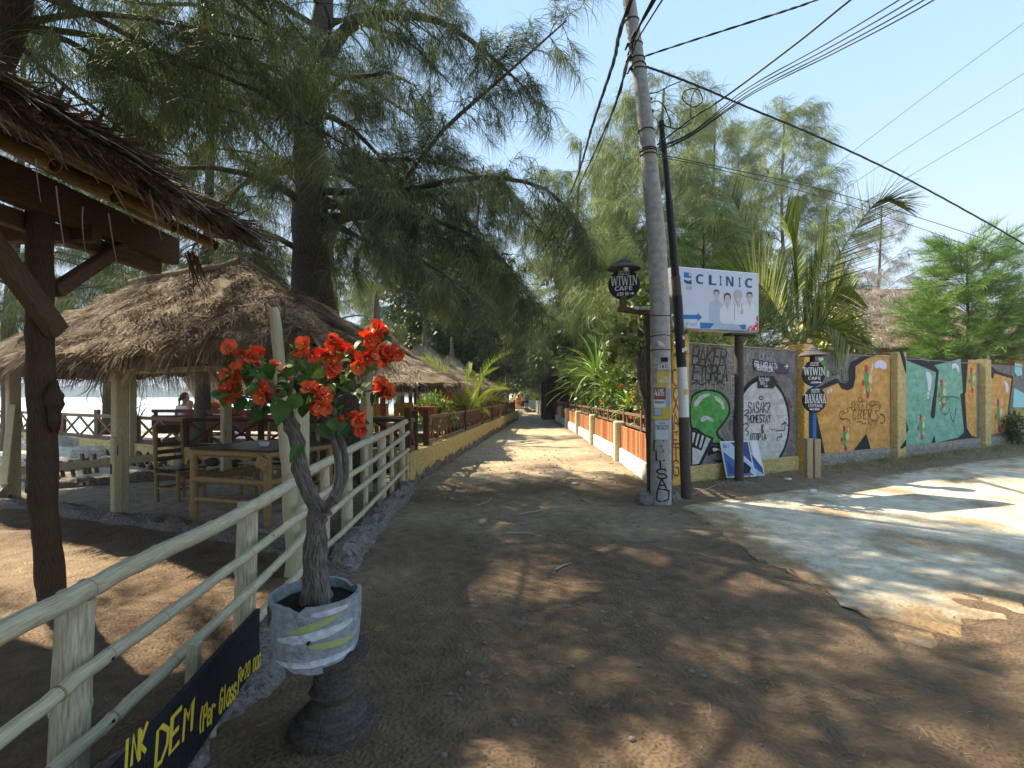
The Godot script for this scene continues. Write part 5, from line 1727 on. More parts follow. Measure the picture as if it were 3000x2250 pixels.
	thatch(t, [[o + Vector3(-3.8, 2.9, 1.8), o + Vector3(1.1, 2.9, 1.8), o + Vector3(0.8, 4.3, 0), o + Vector3(-3.4, 4.3, 0), 0.35], [o + Vector3(-3.8, 2.9, -1.8), o + Vector3(1.1, 2.9, -1.8), o + Vector3(0.8, 4.3, 0), o + Vector3(-3.4, 4.3, 0), 0.35]], {"thick": 0.25, "density": 16, "per": 50, "size": 1.6, "ca": Color(0.14, 0.09, 0.06), "cb": Color(0.38, 0.26, 0.18)})
	for sx in [-3.2, -1.2, 0.75]:
		for sz in [-1.2, 1.2]:
			b = MB.new()
			b.tube([o + Vector3(sx, -0.1, sz), o + Vector3(sx, 3.0, sz)], [0.12, 0.11], 9, true, 0.05)
			obj("post", b, M.dark_wood, t)
	b = MB.new()
	b.box(o + Vector3(-1.2, 1.5, -1.25), Vector3(3.9, 3.0, 0.1))
	obj("back_wall", b, M.beam_wood, t)


# ---- fences ----
func x_bay(t: Node, a: Vector3, e: Vector3, h0: float, h1: float, w: float, m: Material, flip := 0.0) -> void:
	for s in 2:
		var b := MB.new()
		var q := (e - a).cross(Vector3.UP).normalized() * (0.012 if s else -0.012)
		b.bar(a + Vector3.UP * (h0 if s == 0 else h1) + q, e + Vector3.UP * (h1 if s == 0 else h0) + q, w * 0.8, w, Vector3.UP, 0.004)
		obj("cross_bar", b, m, t)


func path_line(d: float) -> Vector3:
	return V(-1.72 + 0.0846 * (d - 8.33), 0, d)


func path_fence() -> void:
	var t := thing("lattice_fence", "brown lattice fence of narrow crosses along the left side of the path", "fence", path_line(8.6))
	var posts := [8.62, 9.05, 9.85, 14.0, 17.2, 20.0, 22.2, 26.0, 31.0]
	for i in posts.size():
		var b := MB.new()
		var p := path_line(posts[i])
		b.box(p + Vector3(-0.06, 0.86, 0), Vector3(0.1, 0.78 if i != 0 else 0.9, 0.1))
		obj("post", b, M.dark_wood, t)
		if i == posts.size() - 1 or i == 1:
			continue
		var e := path_line(posts[i + 1] - (0.1 if i else 0.05)) + Vector3(-0.06, 0, 0)
		p = path_line(posts[i] + 0.08) + Vector3(-0.06, 0, 0)
		for h in [0.60, 1.08]:
			b = MB.new()
			b.bar(p + Vector3.UP * h, e + Vector3.UP * h, 0.05, 0.065, Vector3.UP, 0.005)
			obj("rail", b, M.fence_wood, t)
		var n := maxi(1, int(p.distance_to(e) / 0.42))
		for k in n:
			var q0 := p.lerp(e, float(k) / n)
			var q1 := p.lerp(e, float(k + 1) / n)
			x_bay(t, q0, q1, 0.63, 1.05, 0.032, M.fence_wood)
			b = MB.new()
			b.bar(q0 + Vector3.UP * 0.6, q0 + Vector3.UP * 1.08, 0.035, 0.035, Vector3.RIGHT, 0.003)
			obj("upright", b, M.fence_wood, t)
	var wl := thing("yellow_base_wall", "low peeling yellow wall on a stone footing under the lattice fence", "wall", path_line(8.4))
	var a := path_line(8.35)
	var e := path_line(33.0)
	var x := (e - a).normalized()
	var nn := x.cross(Vector3.UP) * 1.0
	if nn.x < 0.0: nn = -nn
	var len := a.distance_to(e)
	var b := MB.new()
	b.box((a + e) * 0.5 + Vector3(-0.1, 0.20, 0), Vector3(0.30, 0.64, len), Basis(nn, Vector3.UP, nn.cross(Vector3.UP)), 0.02)
	obj("core", b, M.rubble, wl)
	# plaster with a ragged lower edge
	var poly := PackedVector2Array([Vector2(0, 0.555)])
	var k := 0.0
	while k < len:
		poly.append(Vector2(k, 0.18 + 0.14 * noise.get_noise_1d(k * 1.6) + 0.08 * fine.get_noise_1d(k * 5.0) - (0.16 if k < 0.25 else 0.0)))
		k += 0.12 if k < 10.0 else 0.4
	poly.append(Vector2(len, 0.2))
	poly.append(Vector2(len, 0.555))
	b = MB.new()
	b.plate(a + Vector3(-0.1, 0, 0) + nn * 0.151, x, Vector3.UP, poly, 0.014)
	obj("plaster", b, M.yellow_wall, wl)
	b = MB.new()
	b.box(a + Vector3(-0.1, 0.27, 0.035), Vector3(0.3, 0.6, 0.06), Basis(nn, Vector3.UP, nn.cross(Vector3.UP)), 0.01)
	obj("end_plaster", b, M.yellow_wall, wl)
	b = MB.new()
	b.box((a + e) * 0.5 + Vector3(-0.1, 0.535, 0), Vector3(0.335, 0.035, len), Basis(nn, Vector3.UP, nn.cross(Vector3.UP)), 0.008)
	obj("coping", b, M.yellow_wall, wl)
	# footing stones pushing out of the peeled part
	for i in 46:
		var d := 0.2 + i * 0.22 + R(-0.05, 0.05)
		b = MB.new()
		b.lump(a + x * d + Vector3(-0.1, R(0.02, 0.18), 0) + nn * 0.142, Vector3(R(0.02, 0.035), R(0.06, 0.1), R(0.08, 0.14)), noise, 0.5, 4.0, 8)
		obj("stone", b, M.rubble, wl)


func beach_side() -> void:
	# brown fence of big crosses round the terrace
	var t := thing("crossed_fence", "reddish brown fence of large crosses on the beach terrace edge", "fence", V(-6.4, 0.3, 10.1))
	var line := [V(-1.95, 0, 10.0), V(-6.4, 0, 10.05), V(-16.6, 0, 16.2)]
	for sg in 2:
		var a: Vector3 = line[sg]
		var e: Vector3 = line[sg + 1]
		var n := 3 if sg == 0 else 6
		for i in n + 1:
			var p := a.lerp(e, float(i) / n)
			if not (sg == 1 and i == 0):
				var b := MB.new()
				b.box(p + Vector3.UP * 0.78, Vector3(0.095, 0.80 if i % 2 == 0 else 0.56, 0.095), Basis.IDENTITY, 0.006)
				obj("post", b, M.fence_wood if sg else M.dark_wood, t)
			if i == n:
				continue
			var q := a.lerp(e, float(i + 1) / n)
			var x := (q - p).normalized()
			for h in [0.53, 1.03]:
				var b := MB.new()
				b.bar(p + x * 0.05 + Vector3.UP * h, q - x * 0.05 + Vector3.UP * h, 0.07, 0.075, Vector3.UP, 0.006)
				obj("rail", b, M.fence_wood if sg else M.dark_wood, t)
			for k in 2:
				x_bay(t, p.lerp(q, 0.03 + k * 0.485), p.lerp(q, 0.485 + k * 0.485), 0.56, 1.0, 0.045, M.fence_wood if sg else M.dark_wood)
	# retaining wall with dark stones in yellow mortar
	var w := thing("retaining_wall", "low retaining wall of yellow and gray plaster with dark stones below the crossed fence", "wall", V(-6.4, 0, 10.2))
	for sg in 2:
		var a: Vector3 = line[sg] + Vector3(0, 0, 0.02)
		var e: Vector3 = line[sg + 1] + Vector3(0, 0, 0.02)
		var x := (e - a).normalized()
		var z := Vector3.UP.cross(x)
		if z.z < 0.0: z = -z
		var b := MB.new()
		b.box((a + e) * 0.5 + Vector3.UP * 0.14, Vector3(0.22, 0.72, a.distance_to(e)), Basis(z, Vector3.UP, z.cross(Vector3.UP)), 0.015)
		obj("plaster", b, M.yellow_wall if sg == 0 else M.old_plaster, w)
		if sg == 1:
			for q in [[0.2, 4.6], [7.0, 8.3]]:
				b = MB.new()
				var poly := PackedVector2Array()
				for i in 14:
					poly.append(Vector2(lerpf(q[0], q[1], i / 13.0), 0.49))
				for i in 14:
					poly.append(Vector2(lerpf(q[1], q[0], i / 13.0) + 0.1 * fine.get_noise_1d(i * 1.3), 0.05 + 0.14 * fine.get_noise_1d(i * 0.9 + q[0])))
				b.plate(a + z * 0.112, x, Vector3.UP, poly, 0.012)
				obj("yellow_patch", b, M.yellow_wall, w)
		for i in (10 if sg == 0 else 9):
			var s := (0.4 + i * 0.36) if sg == 1 else (0.3 + i * 0.42)
			for j in 2:
				b = MB.new()
				b.lump(a + x * (s + R(-0.05, 0.05) + 0.16 * j) + Vector3.UP * (0.02 + j * 0.2 + R(-0.03, 0.03)) + z * 0.115, Vector3(R(0.12, 0.17), R(0.08, 0.12), 0.05), noise, 0.6, 4.0, 9, Basis(x, Vector3.UP, z))
				obj("stone", b, M.stone_dark, w)
	# daybed bench with a cushion
	var bench := thing("beach_daybed", "reddish wooden daybed with slatted rails facing the sea", "daybed", V(-8.5, 0.3, 14.0))
	var o := bench.position
	for q in [[-1.0, 0.35], [0.0, 0.35], [1.05, 0.35], [-1.0, -0.5], [1.05, -0.5]]:
		var b := MB.new()
		b.box(o + Vector3(q[0], 0.4, q[1]), Vector3(0.08, 0.84, 0.08))
		obj("leg", b, M.bench_red, bench)
	for q in [[0.80, 0.35, 0.09], [0.66, 0.35, 0.06], [0.44, 0.35, 0.24], [0.22, 0.35, 0.05]]:
		var b := MB.new()
		b.box(o + Vector3(0.02, q[0], q[1] + 0.045), Vector3(2.2, q[2], 0.03))
		obj("back_rail", b, M.bench_red, bench)
	var bb := MB.new()
	bb.box(o + Vector3(0.02, 0.36, -0.1), Vector3(2.1, 0.05, 0.9))
	obj("seat", bb, M.bench_red, bench)
	bb = MB.new()
	bb.lump(o + Vector3(0.28, 0.93, 0.22), Vector3(0.40, 0.13, 0.10), noise, 0.12, 3.0, 16)
	tag(obj("cushion", bb, M.cushion), "puffy orange cushion propped on the daybed back", "cushion")
	bb = MB.new()
	bb.lump(o + Vector3(0.20, 0.50, -0.05), Vector3(0.55, 0.12, 0.25), noise, 0.1, 3.0, 14)
	tag(obj("seat_cushion", bb, M.cloth_red), "red cushion lying on the daybed seat", "cushion")
	again(bench, "second reddish daybed farther along the beach near the water", V(-9.6, 0.25, 19.5), 0.25)
	again(bench, "reddish daybed glimpsed between the crossed fence and the bougainvillea", V(-6.6, 0.3, 13.2), -0.1)
	# leaning palm and pale trees over the terrace
	var at := func(l: Array) -> Array: return l.map(func(q): return P(q[0], q[1], q[2]))
	bb = MB.new()
	bb.tube(spline(at.call([[622, 1230, 16.5], [596, 1170, 16.5], [560, 1110, 16.5], [530, 1040, 16.4], [480, 930, 16.2]]), 4), lin(0.24, 0.17, 17), 12, true, 0.06)
	obj("trunk", bb, M.pale_bark, thing("leaning_tree", "leaning rough trunk beside the orange cushion", "tree", P(622, 1230, 16.5)))
	bb = MB.new()
	bb.tube(spline(at.call([[628, 1225, 17.0], [612, 1160, 17.0], [600, 1080, 17.0], [592, 960, 17.0]]), 4), lin(0.15, 0.12, 13), 10, true, 0.05)
	obj("trunk", bb, M.pale_bark, thing("slim_tree", "slim gray trunk just right of the leaning one", "tree", P(628, 1225, 17.0)))
	bb = MB.new()
	bb.tube(spline(at.call([[650, 1222, 17.6], [644, 1180, 17.6], [625, 1110, 17.6], [612, 1050, 17.6]]), 4), lin(0.22, 0.12, 13), 10, true, 0.06)
	bb.tube(spline(at.call([[644, 1180, 17.6], [652, 1110, 17.6], [664, 1040, 17.6]]), 4), lin(0.15, 0.08, 9), 9, true, 0.06)
	obj("trunk", bb, M.beach_rock, thing("forked_tree", "whitish forked trunk behind the cream shelter post", "tree", P(650, 1222, 17.6)))
	# bare twigs hanging from the left
	var tw := thing("bare_branch", "bare twiggy branch hanging below the thatch over the water", "branch", P(250, 1085, 9.8))
	for q in [[[300, 1060], [270, 1100], [230, 1120], [190, 1135], [160, 1130]], [[290, 1080], [285, 1120], [260, 1150], [255, 1175], [275, 1192]], [[270, 1100], [262, 1135], [238, 1155], [222, 1160]], [[300, 1090], [295, 1140], [300, 1180], [285, 1160]], [[240, 1115], [200, 1110], [170, 1095], [160, 1100]], [[285, 1070], [250, 1085], [210, 1090], [170, 1080]]]:
		bb = MB.new()
		var pts := []
		for p in q:
			pts.append(P(p[0], p[1], 9.8 + R(-0.15, 0.15)))
		bb.tube(spline(pts, 3), lin(0.014, 0.004, (q.size() - 1) * 3 + 1), 5, false)
		obj("twig", bb, M.pale_bark, tw)
	# leafless sapling
	tw = thing("sapling", "thin nearly leafless sapling rooted before the terrace fence", "sapling", P(402, 1290, 11.3))
	for q in [[[402, 1290], [404, 1230], [412, 1180], [424, 1120]], [[404, 1235], [395, 1180], [391, 1130]], [[404, 1232], [420, 1205], [430, 1190]], [[400, 1215], [385, 1195], [378, 1165]]]:
		bb = MB.new()
		var pts := []
		for p in q:
			pts.append(P(p[0], p[1], 11.3))
		bb.tube(spline(pts, 3), lin(0.02, 0.005, (q.size() - 1) * 3 + 1), 5, false)
		obj("stem", bb, M.pale_bark, tw)
	bb = MB.new()
	bb.col = Color(0.22, 0.26, 0.08)
	for i in 40:
		bb.blade(P(R(385, 432), R(1150, 1215), 11.3 + R(-0.2, 0.2)), rdir(), 0.05, 0.035, Vector3.DOWN * 0.5, 2, rdir(), 0.2)
	kind(obj("leaves", bb, M.leaf, tw), "stuff")
	# stump with roots under the fence
	tw = thing("tree_stump", "gnarled rooty stump below the crossed fence", "stump", P(512, 1375, 10.6))
	bb = MB.new()
	bb.tube(spline(at.call([[512, 1385, 10.6], [510, 1340, 10.6], [512, 1300, 10.6], [510, 1280, 10.6]]), 3), [0.24, 0.2, 0.17, 0.15, 0.14, 0.14, 0.15, 0.16, 0.16, 0.15], 12, true, 0.16)
	for q in [[488, 1372], [536, 1374], [500, 1380], [524, 1380]]:
		bb.tube(at.call([[512, 1330, 10.55], [(q[0] + 512) * 0.5, 1352, 10.5], [q[0], q[1], 10.45]]), [0.08, 0.06, 0.03], 7, true, 0.1)
	obj("wood", bb, M.gray_bark, tw)
	for q in [[468, 1380, 10.4, "thin brown prop under the fence left of the stump", M.dark_wood, 1283], [510, 1384, 10.2, "bamboo prop standing before the stump", M.bamboo, 1305]]:
		bb = MB.new()
		bb.tube([P(q[0] + 4, q[1], q[2]), P(q[0] - 3, q[5], q[2])], [0.035, 0.03], 8)
		tag(obj("prop", bb, q[4]), q[3], "prop")
	# bright rocks before the retaining wall
	var i := 0
	for q in [[40, 1440, 9.2, 0.55, "large bright boulder left of the leaning plank foot"], [120, 1330, 12.5, 0.75, "flat whitish rock under the end of the wall"], [250, 1345, 11.6, 0.6, "bright rock slab against the gray wall"], [90, 1395, 10.6, 0.4, "rounded pale stone left of the log post"], [180, 1400, 10.4, 0.35, "pale stone right of the log post"], [300, 1390, 10.8, 0.3, "small pale stone near the stakes"], [20, 1380, 11.0, 0.5, "pale boulder at the left edge of the beach"]]:
		bb = MB.new()
		var p := P(q[0], HY, q[2])
		p.y = 0.05
		bb.lump(p, Vector3(q[3] * 1.2, q[3] * 0.55, q[3]), noise, 0.6, 1.6, 14)
		tag(obj("beach_rock", bb, M.beach_rock), q[4], "rock", "bright rocks of the beach")
	# a small dark bird
	bb = MB.new()
	var p := P(74, 1107, 11.0)
	bb.lump(p, Vector3(0.03, 0.09, 0.03), noise, 0.1, 2.0, 10, Basis(Vector3(0, 0, 1), -0.25))
	bb.blade(p + Vector3(0, 0.02, 0), Vector3(-1, 0.3, 0), 0.12, 0.06, Vector3(0, -0.8, 0), 3, Vector3.UP, 0.2)
	bb.blade(p + Vector3(0, 0.02, 0), Vector3(0.8, 0.5, 0.2), 0.09, 0.06, Vector3(0, -0.5, 0), 3, Vector3.UP, 0.2)
	tag(obj("bird", bb, M.sign_black), "small dark bird in flight over the water", "bird")


func right_fence() -> void:
	var t := thing("panel_fence", "fence of red-brown plank panels between cream posts on a white base, right of the path", "fence", V(2.5, 0, 11.8))
	var posts := [[2.33, 7.9], [2.5, 11.8], [2.56, 15.9], [2.62, 19.9], [2.66, 24.2], [2.72, 28.6], [2.8, 33.2]]
	var pk := ["plank_a", "plank_b", "plank_c"]
	for i in posts.size():
		var p := V(posts[i][0], 0, posts[i][1])
		var b := MB.new()
		b.box(p + Vector3(-0.03, 0.42, 0), Vector3(0.24, 1.0, 0.26), Basis.IDENTITY, 0.03)
		obj("post", b, M.cream_wood if i < 0 else mat("post_cream", L(0.55, 0.47, 0.32), L(0.70, 0.62, 0.45), {"tri": 1.2, "rough": 0.85, "bump": 0.5}) if not M.has("post_cream") else M.post_cream, t)
		if i == posts.size() - 1:
			continue
		var e := V(posts[i + 1][0], 0, posts[i + 1][1])
		var x := (e - p).normalized()
		var z := Vector3(-x.z, 0, x.x)
		if z.x > 0: z = -z
		b = MB.new()
		b.box((p + e) * 0.5 + Vector3(0.02, 0.09, 0), Vector3(0.16, 0.46, p.distance_to(e) - 0.27), Basis(z, Vector3.UP, z.cross(Vector3.UP)), 0.01)
		obj("white_base", b, M.paper, t)
		var w := 0.125 if i < 3 else 0.25
		var n := int((p.distance_to(e) - 0.27) / w)
		for k in n:
			b = MB.new()
			var c := p + x * (0.135 + (k + 0.5) * w)
			b.box(c + Vector3(0.0, 0.575, 0) + z * R(-0.004, 0.004), Vector3(0.025, 0.50, w - 0.006), Basis(z, Vector3.UP, z.cross(Vector3.UP)), 0.004)
			obj("plank", b, M[pk[rng.randi() % 3]], t)
		# trellis rail with bent slats behind
		for h in [0.86, 1.10]:
			b = MB.new()
			b.bar(p + Vector3(0.12, h, 0), e + Vector3(0.12, h, 0), 0.05, 0.06, Vector3.UP, 0.005)
			obj("trellis_rail", b, M.fence_wood, t)
		for k in 2:
			b = MB.new()
			var c := p.lerp(e, 0.02 + k * 0.5)
			b.box(c + Vector3(0.12, 0.70, 0), Vector3(0.09, 1.02, 0.09))
			obj("trellis_post", b, M.fence_wood, t)
		var m := 9 if i < 3 else 6
		for k in m:
			b = MB.new()
			var c := p.lerp(e, (k + 0.5) / m)
			var sg := 1.0 if k % 2 == 0 else -1.0
			var arc := []
			for j in 6:
				arc.append(c + Vector3(0.12, lerpf(0.86, 1.10, j / 5.0), 0) + x * sg * (0.13 * sin(j / 5.0 * PI * 0.5) - 0.06))
			b.tube(arc, lin(0.02, 0.016, 6), 5, true, 0.0, 0.6)
			obj("bent_slat", b, M.fence_wood, t)


func bungalows() -> void:
	var t := thing("thatched_bungalow", "ochre bungalow with a broad pale thatched roof behind the graffiti wall", "house", V(15.0, 0, 22.0))
	var o := t.position
	var b := MB.new()
	b.box(o + Vector3(0.5, 1.65, 0), Vector3(5.6, 3.5, 4.0), Basis.IDENTITY, 0.02)
	obj("wall", b, M.ochre, t)
	b = MB.new()
	b.box(o + Vector3(-1.6, 2.55, 2.03), Vector3(1.7, 1.2, 0.08))
	obj("shutter", b, M.red_wood, t)
	var e := [o + Vector3(-3.0, 3.3, 3.2), o + Vector3(4.6, 3.3, 3.2), o + Vector3(4.6, 3.3, -3.2), o + Vector3(-3.0, 3.3, -3.2)]
	var r0 := o + Vector3(-0.9, 6.1, 0)
	var r1 := o + Vector3(2.6, 6.1, 0)
	thatch(t, [[e[0], e[1], r1, r0, 0.3], [e[3], e[2], r1, r0, 0.0], [e[0], e[3], r0, r0, 0.3], [e[1], e[2], r1, r1, 0.3]], {"thick": 0.25, "sag": 0.1, "bump": 0.05, "density": 26, "per": 70, "size": 1.0, "ca": Color(0.42, 0.34, 0.27), "cb": Color(0.66, 0.56, 0.45)})
	t = thing("thatched_house", "second thatched house at the right edge, with a dark doorway behind the wall", "house", V(24.0, 0, 23.0))
	o = t.position
	b = MB.new()
	b.box(o + Vector3(0.8, 1.6, -0.4), Vector3(6.0, 3.2, 3.0))
	obj("wall", b, M.beam_wood, t)
	b = MB.new()
	b.box(o + Vector3(-2.6, 1.7, 1.2), Vector3(0.7, 3.4, 0.7), Basis.IDENTITY, 0.03)
	obj("corner_pillar", b, M.yellow_wall, t)
	thatch(t, [[o + Vector3(-3.4, 3.2, 2.4), o + Vector3(6, 3.2, 2.4), o + Vector3(5, 5.6, 0), o + Vector3(-1.6, 5.6, 0), 0.3], [o + Vector3(-3.4, 3.2, 2.4), o + Vector3(-3.4, 3.2, -2.4), o + Vector3(-1.6, 5.6, 0), o + Vector3(-1.6, 5.6, 0), 0.3]], {"thick": 0.25, "density": 22, "per": 60, "size": 1.2, "ca": Color(0.36, 0.29, 0.22), "cb": Color(0.58, 0.49, 0.38)})


# ---- poles, cables, signs ----
const POLE := [[1475, 1936, 30], [1200, 1937, 29], [900, 1933, 28], [700, 1924, 26.5], [300, 1885, 21], [0, 1843, 18.5], [-300, 1798, 16]]
const POLE_D := 7.15


func pole_mid(py: float) -> Vector2:
	for i in POLE.size() - 1:
		if py >= POLE[i + 1][0]:
			var s: float = (POLE[i][0] - py) / float(POLE[i][0] - POLE[i + 1][0])
			return Vector2(lerpf(POLE[i][1], POLE[i + 1][1], s), lerpf(POLE[i][2], POLE[i + 1][2], s))
	return Vector2(POLE[-1][1], POLE[-1][2])


# a place on the utility pole's rounded front
func on_pole(px: float, py: float, lift: float) -> Vector3:
	var m := pole_mid(py)
	var c := P(m.x, py, POLE_D)
	var r := m.y / F * POLE_D + lift
	var s := clampf((px - m.x) / F * POLE_D, -r * 0.97, r * 0.97)
	var to := Vector3(-c.x, 0, -c.z).normalized()
	var rt := Vector3(-to.z, 0, to.x)
	if rt.x < 0.0: rt = -rt
	return c + rt * s + to * sqrt(r * r - s * s)


func pole_patch(par: Node, called: String, x0: float, y0: float, x1: float, y1: float, m: Material, lift: float, skew := 0.0) -> void:
	var b := MB.new()
	var n := 8
	for i in n:
		var a := lerpf(x0, x1, float(i) / n)
		var e := lerpf(x0, x1, float(i + 1) / n)
		var p := on_pole(a, y0 + skew * i / n, lift)
		var q := on_pole(e, y0 + skew * (i + 1) / n, lift)
		var r := on_pole(e + skew * 0.6, y1 + skew * (i + 1) / n, lift)
		var s := on_pole(a + skew * 0.6, y1 + skew * i / n, lift)
		b.quad(p, q, r, s, (Vector3(0, EYE, 0) - p).normalized())
	obj(called, b, m, par)


# lines of photo pixels laid on the pole
func pole_lines(par: Node, called: String, lines: Array, w: float, m: Material, lift: float) -> void:
	var b := MB.new()
	for pts in lines:
		var pl := []
		for p in pts:
			pl.append(on_pole(p.x, p.y, lift))
		for i in pl.size() - 1:
			var d: Vector3 = (pl[i + 1] - pl[i]).normalized()
			var nn := (Vector3(0, EYE, 0) - pl[i]).normalized() as Vector3
			var s := d.cross(nn).normalized() * w * 0.5
			var ex := d * w * 0.25
			b.quad(pl[i] - s - ex, pl[i + 1] - s + ex, pl[i + 1] + s + ex, pl[i] + s - ex, nn)
	obj(called, b, m, par)


func px_text(text: String, x: float, y: float, h: float, step: float, jit := 0.03, wide := 0.55) -> Array:
	var out := []
	for l in letters(text, Vector2(0, 0), h, step, 0.0, 0.0, wide, jit):
		var q := PackedVector2Array()
		for p in l:
			q.append(Vector2(x + p.x, y - p.y))
		out.append(q)
	return out


func cable(label: String, pts: Array, r: float, strands := 1, called := "cable") -> Node3D:
	var p: Array = spline(pts, 10)
	var b := MB.new()
	for s in strands:
		var q := []
		for i in p.size():
			var a := i * 0.9 + TAU * s / strands
			q.append(p[i] + (Vector3(cos(a), sin(a), 0) * r * 0.9 if strands > 1 else Vector3.ZERO))
		b.tube(q, lin(r, r, q.size()), 6, true)
	return tag(obj(called, b, M.cable), label, "cable", "")


func poles_and_cables() -> void:
	var t := thing("utility_pole", "tall tapering concrete utility pole pasted with posters at the corner", "pole", V(2.08, 0, POLE_D))
	var b := MB.new()
	var pts := []
	var rad := []
	for q in [1485, 1475, 1350, 1200, 1050, 900, 800, 700, 500, 300, 150, 0, -150, -300]:
		var m := pole_mid(q)
		pts.append(P(m.x, q, POLE_D))
		rad.append(m.y / F * POLE_D)
	b.tube(pts, rad, 24, true, 0.008)
	obj("shaft", b, M.pole_concrete, t)
	for y in [925, 988, 1027, 60, 130, 175, 195, 205, 385, 440, 445, 455]:
		b = MB.new()
		var ring := []
		var m := pole_mid(y)
		var c := P(m.x, y, POLE_D)
		var r := m.y / F * POLE_D + 0.006
		var tl := R(-0.06, 0.06)
		for k in 19:
			var a := TAU * k / 18.0
			ring.append(c + Vector3(cos(a) * r, sin(a) * r * tl * 3.0, sin(a) * r))
		b.tube(ring, lin(0.006 if y > 900 else 0.009, 0.006, 19), 5, false)
		obj("wire_band", b, M.black_steel, t)
	for q in [[1842, 130], [1845, 165], [1848, 200], [1905, 290], [1910, 325]]:
		b = MB.new()
		var c := P(q[0], q[1], POLE_D)
		b.box(c, Vector3(0.05, 0.035, 0.05), Basis(Vector3.UP, R(0, 1)), 0.008)
		b.tube([c + Vector3(-0.02, -0.01, 0), c + Vector3(-0.05, -0.08, 0.01)], [0.018, 0.015], 7)
		obj("clamp", b, M.black_steel, t)
	pole_patch(t, "sticker", 1926, 1000, 1944, 1014, M.paper, 0.004, 8)
	pole_patch(t, "sticker", 1936, 1049, 1956, 1062, M.sign_black, 0.004)
	pole_patch(t, "sticker", 1929, 1068, 1961, 1090, M.paper, 0.0035)
	pole_patch(t, "poster", 1926, 1090, 1958, 1134, M.paper_yellow, 0.004, -2)
	pole_patch(t, "poster", 1916, 1136, 1949, 1170, M.paper_brown, 0.006, 1)
	pole_patch(t, "poster", 1916, 1170, 1949, 1193, M.paper, 0.006, 1)
	pole_patch(t, "poster", 1950, 1138, 1962, 1190, M.print_gray, 0.0035)
	pole_patch(t, "poster", 1919, 1194, 1937, 1216, M.print_gray, 0.0035)
	pole_patch(t, "poster", 1939, 1192, 1962, 1225, M.paper_yellow, 0.006, 2)
	pole_patch(t, "tape", 1913, 1219, 1940, 1227, M.paper_yellow, 0.007)
	pole_patch(t, "poster", 1921, 1230, 1959, 1285, mat("poster_pale", L(0.42, 0.50, 0.52), L(0.58, 0.64, 0.64), {"tri": 6.0}), 0.005, 1)
	pole_lines(t, "lettering", px_text("3WO", 1931, 1079, 9, 9), 0.008, M.print_dark, 0.0055)
	pole_lines(t, "lettering", px_text("COTTAGES", 1931, 1089, 6, 3.7), 0.004, M.print_dark, 0.0055)
	pole_lines(t, "lettering", px_text("LIVE", 1936, 1112, 7, 5), 0.007, M.letter_white, 0.006)
	pole_lines(t, "lettering", px_text("MUSiC", 1932, 1121, 7, 5), 0.007, M.letter_white, 0.006)
	pole_lines(t, "lettering", px_text("LIVE", 1921, 1149, 8, 6), 0.008, M.letter_white, 0.008)
	pole_lines(t, "lettering", px_text("MUSiC", 1919, 1159, 8, 5.5), 0.008, M.letter_white, 0.008)
	pole_lines(t, "lettering", px_text("TONIGHT", 1919, 1181, 6, 4), 0.006, M.print_dark, 0.008)
	pole_lines(t, "lettering", px_text("YOGA", 1930, 1241, 5, 5), 0.004, M.print_dark, 0.007)
	pole_lines(t, "lettering", px_text("MEDITATION", 1924, 1249, 5, 3.3), 0.004, M.print_dark, 0.007)
	pole_lines(t, "lettering", px_text("RETREAT", 1926, 1257, 6, 4.4), 0.005, M.print_dark, 0.007)
	var k := 0
	for ch in ["E", "L", "T", "S", "A", "O"]:
		pole_lines(t, "lettering", px_text(ch, [1917, 1924, 1924, 1926, 1927, 1925][k], [1318, 1344, 1368, 1397, 1426, 1462][k], [28, 23, 23, 27, 27, 34][k], 20, 0.05, 0.95), 0.021, M.paint_black, 0.004)
		k += 1
	b = MB.new()
	b.lump(V(1.86, 0.02, 7.15), Vector3(0.14, 0.15, 0.12), noise, 0.5, 3.0, 10)
	tag(obj("stone", b, M.rubble), "rough stone wedged against the left foot of the utility pole", "stone")
	b = MB.new()
	b.lump(V(2.32, 0.02, 7.35), Vector3(0.12, 0.13, 0.1), noise, 0.5, 3.0, 10)
	tag(obj("stone", b, M.rubble), "rough stone between the utility pole and the black pole", "stone")
	# the black steel pole
	t = thing("steel_pole", "slim black steel pole with a pale wrapped sleeve beside the utility pole", "pole", V(2.55, 0, 7.5))
	for q in [["base_tube", [[2011, 1470], [2006, 1340], [2003, 1222]], 0.073, 0.073, M.rusty_steel], ["wrapped_sleeve", [[2003, 1222], [2000, 1140], [1997, 1076]], 0.074, 0.072, M.paper], ["lower_tube", [[1997, 1076], [1990, 960], [1984, 868]], 0.070, 0.070, M.black_steel], ["coupling", [[1984, 868], [1979, 810]], 0.064, 0.066, M.rusty_steel], ["middle_tube", [[1979, 810], [1970, 700], [1960, 590]], 0.058, 0.054, M.black_steel], ["upper_tube", [[1960, 590], [1950, 480], [1937, 362]], 0.044, 0.040, M.black_steel], ["cap", [[1938, 370], [1936, 356]], 0.05, 0.05, M.black_steel]]:
		b = MB.new()
		var l := []
		for p in q[1]:
			l.append(P(p[0], p[1], 7.5))
		b.tube(l, lin(q[2], q[3], l.size()), 16)
		obj(q[0], b, q[4], t)
	for q in [[2011, 1148, 11, 12, M.paper_yellow], [2011, 1022, 8, 8, M.letter_white], [2004, 1026, 7, 9, M.letter_white], [2005, 990, 6, 6, M.letter_white], [2003, 986, 4, 4, M.letter_white]]:
		b = MB.new()
		b.box(P(q[0] - 2, q[1], 7.42), Vector3(q[2], q[3] * 1.3, 0.3) * 7.4 / F, Basis.IDENTITY, 0.0)
		obj("sticker", b, q[4], t)
	# overhead cables
	var D := POLE_D
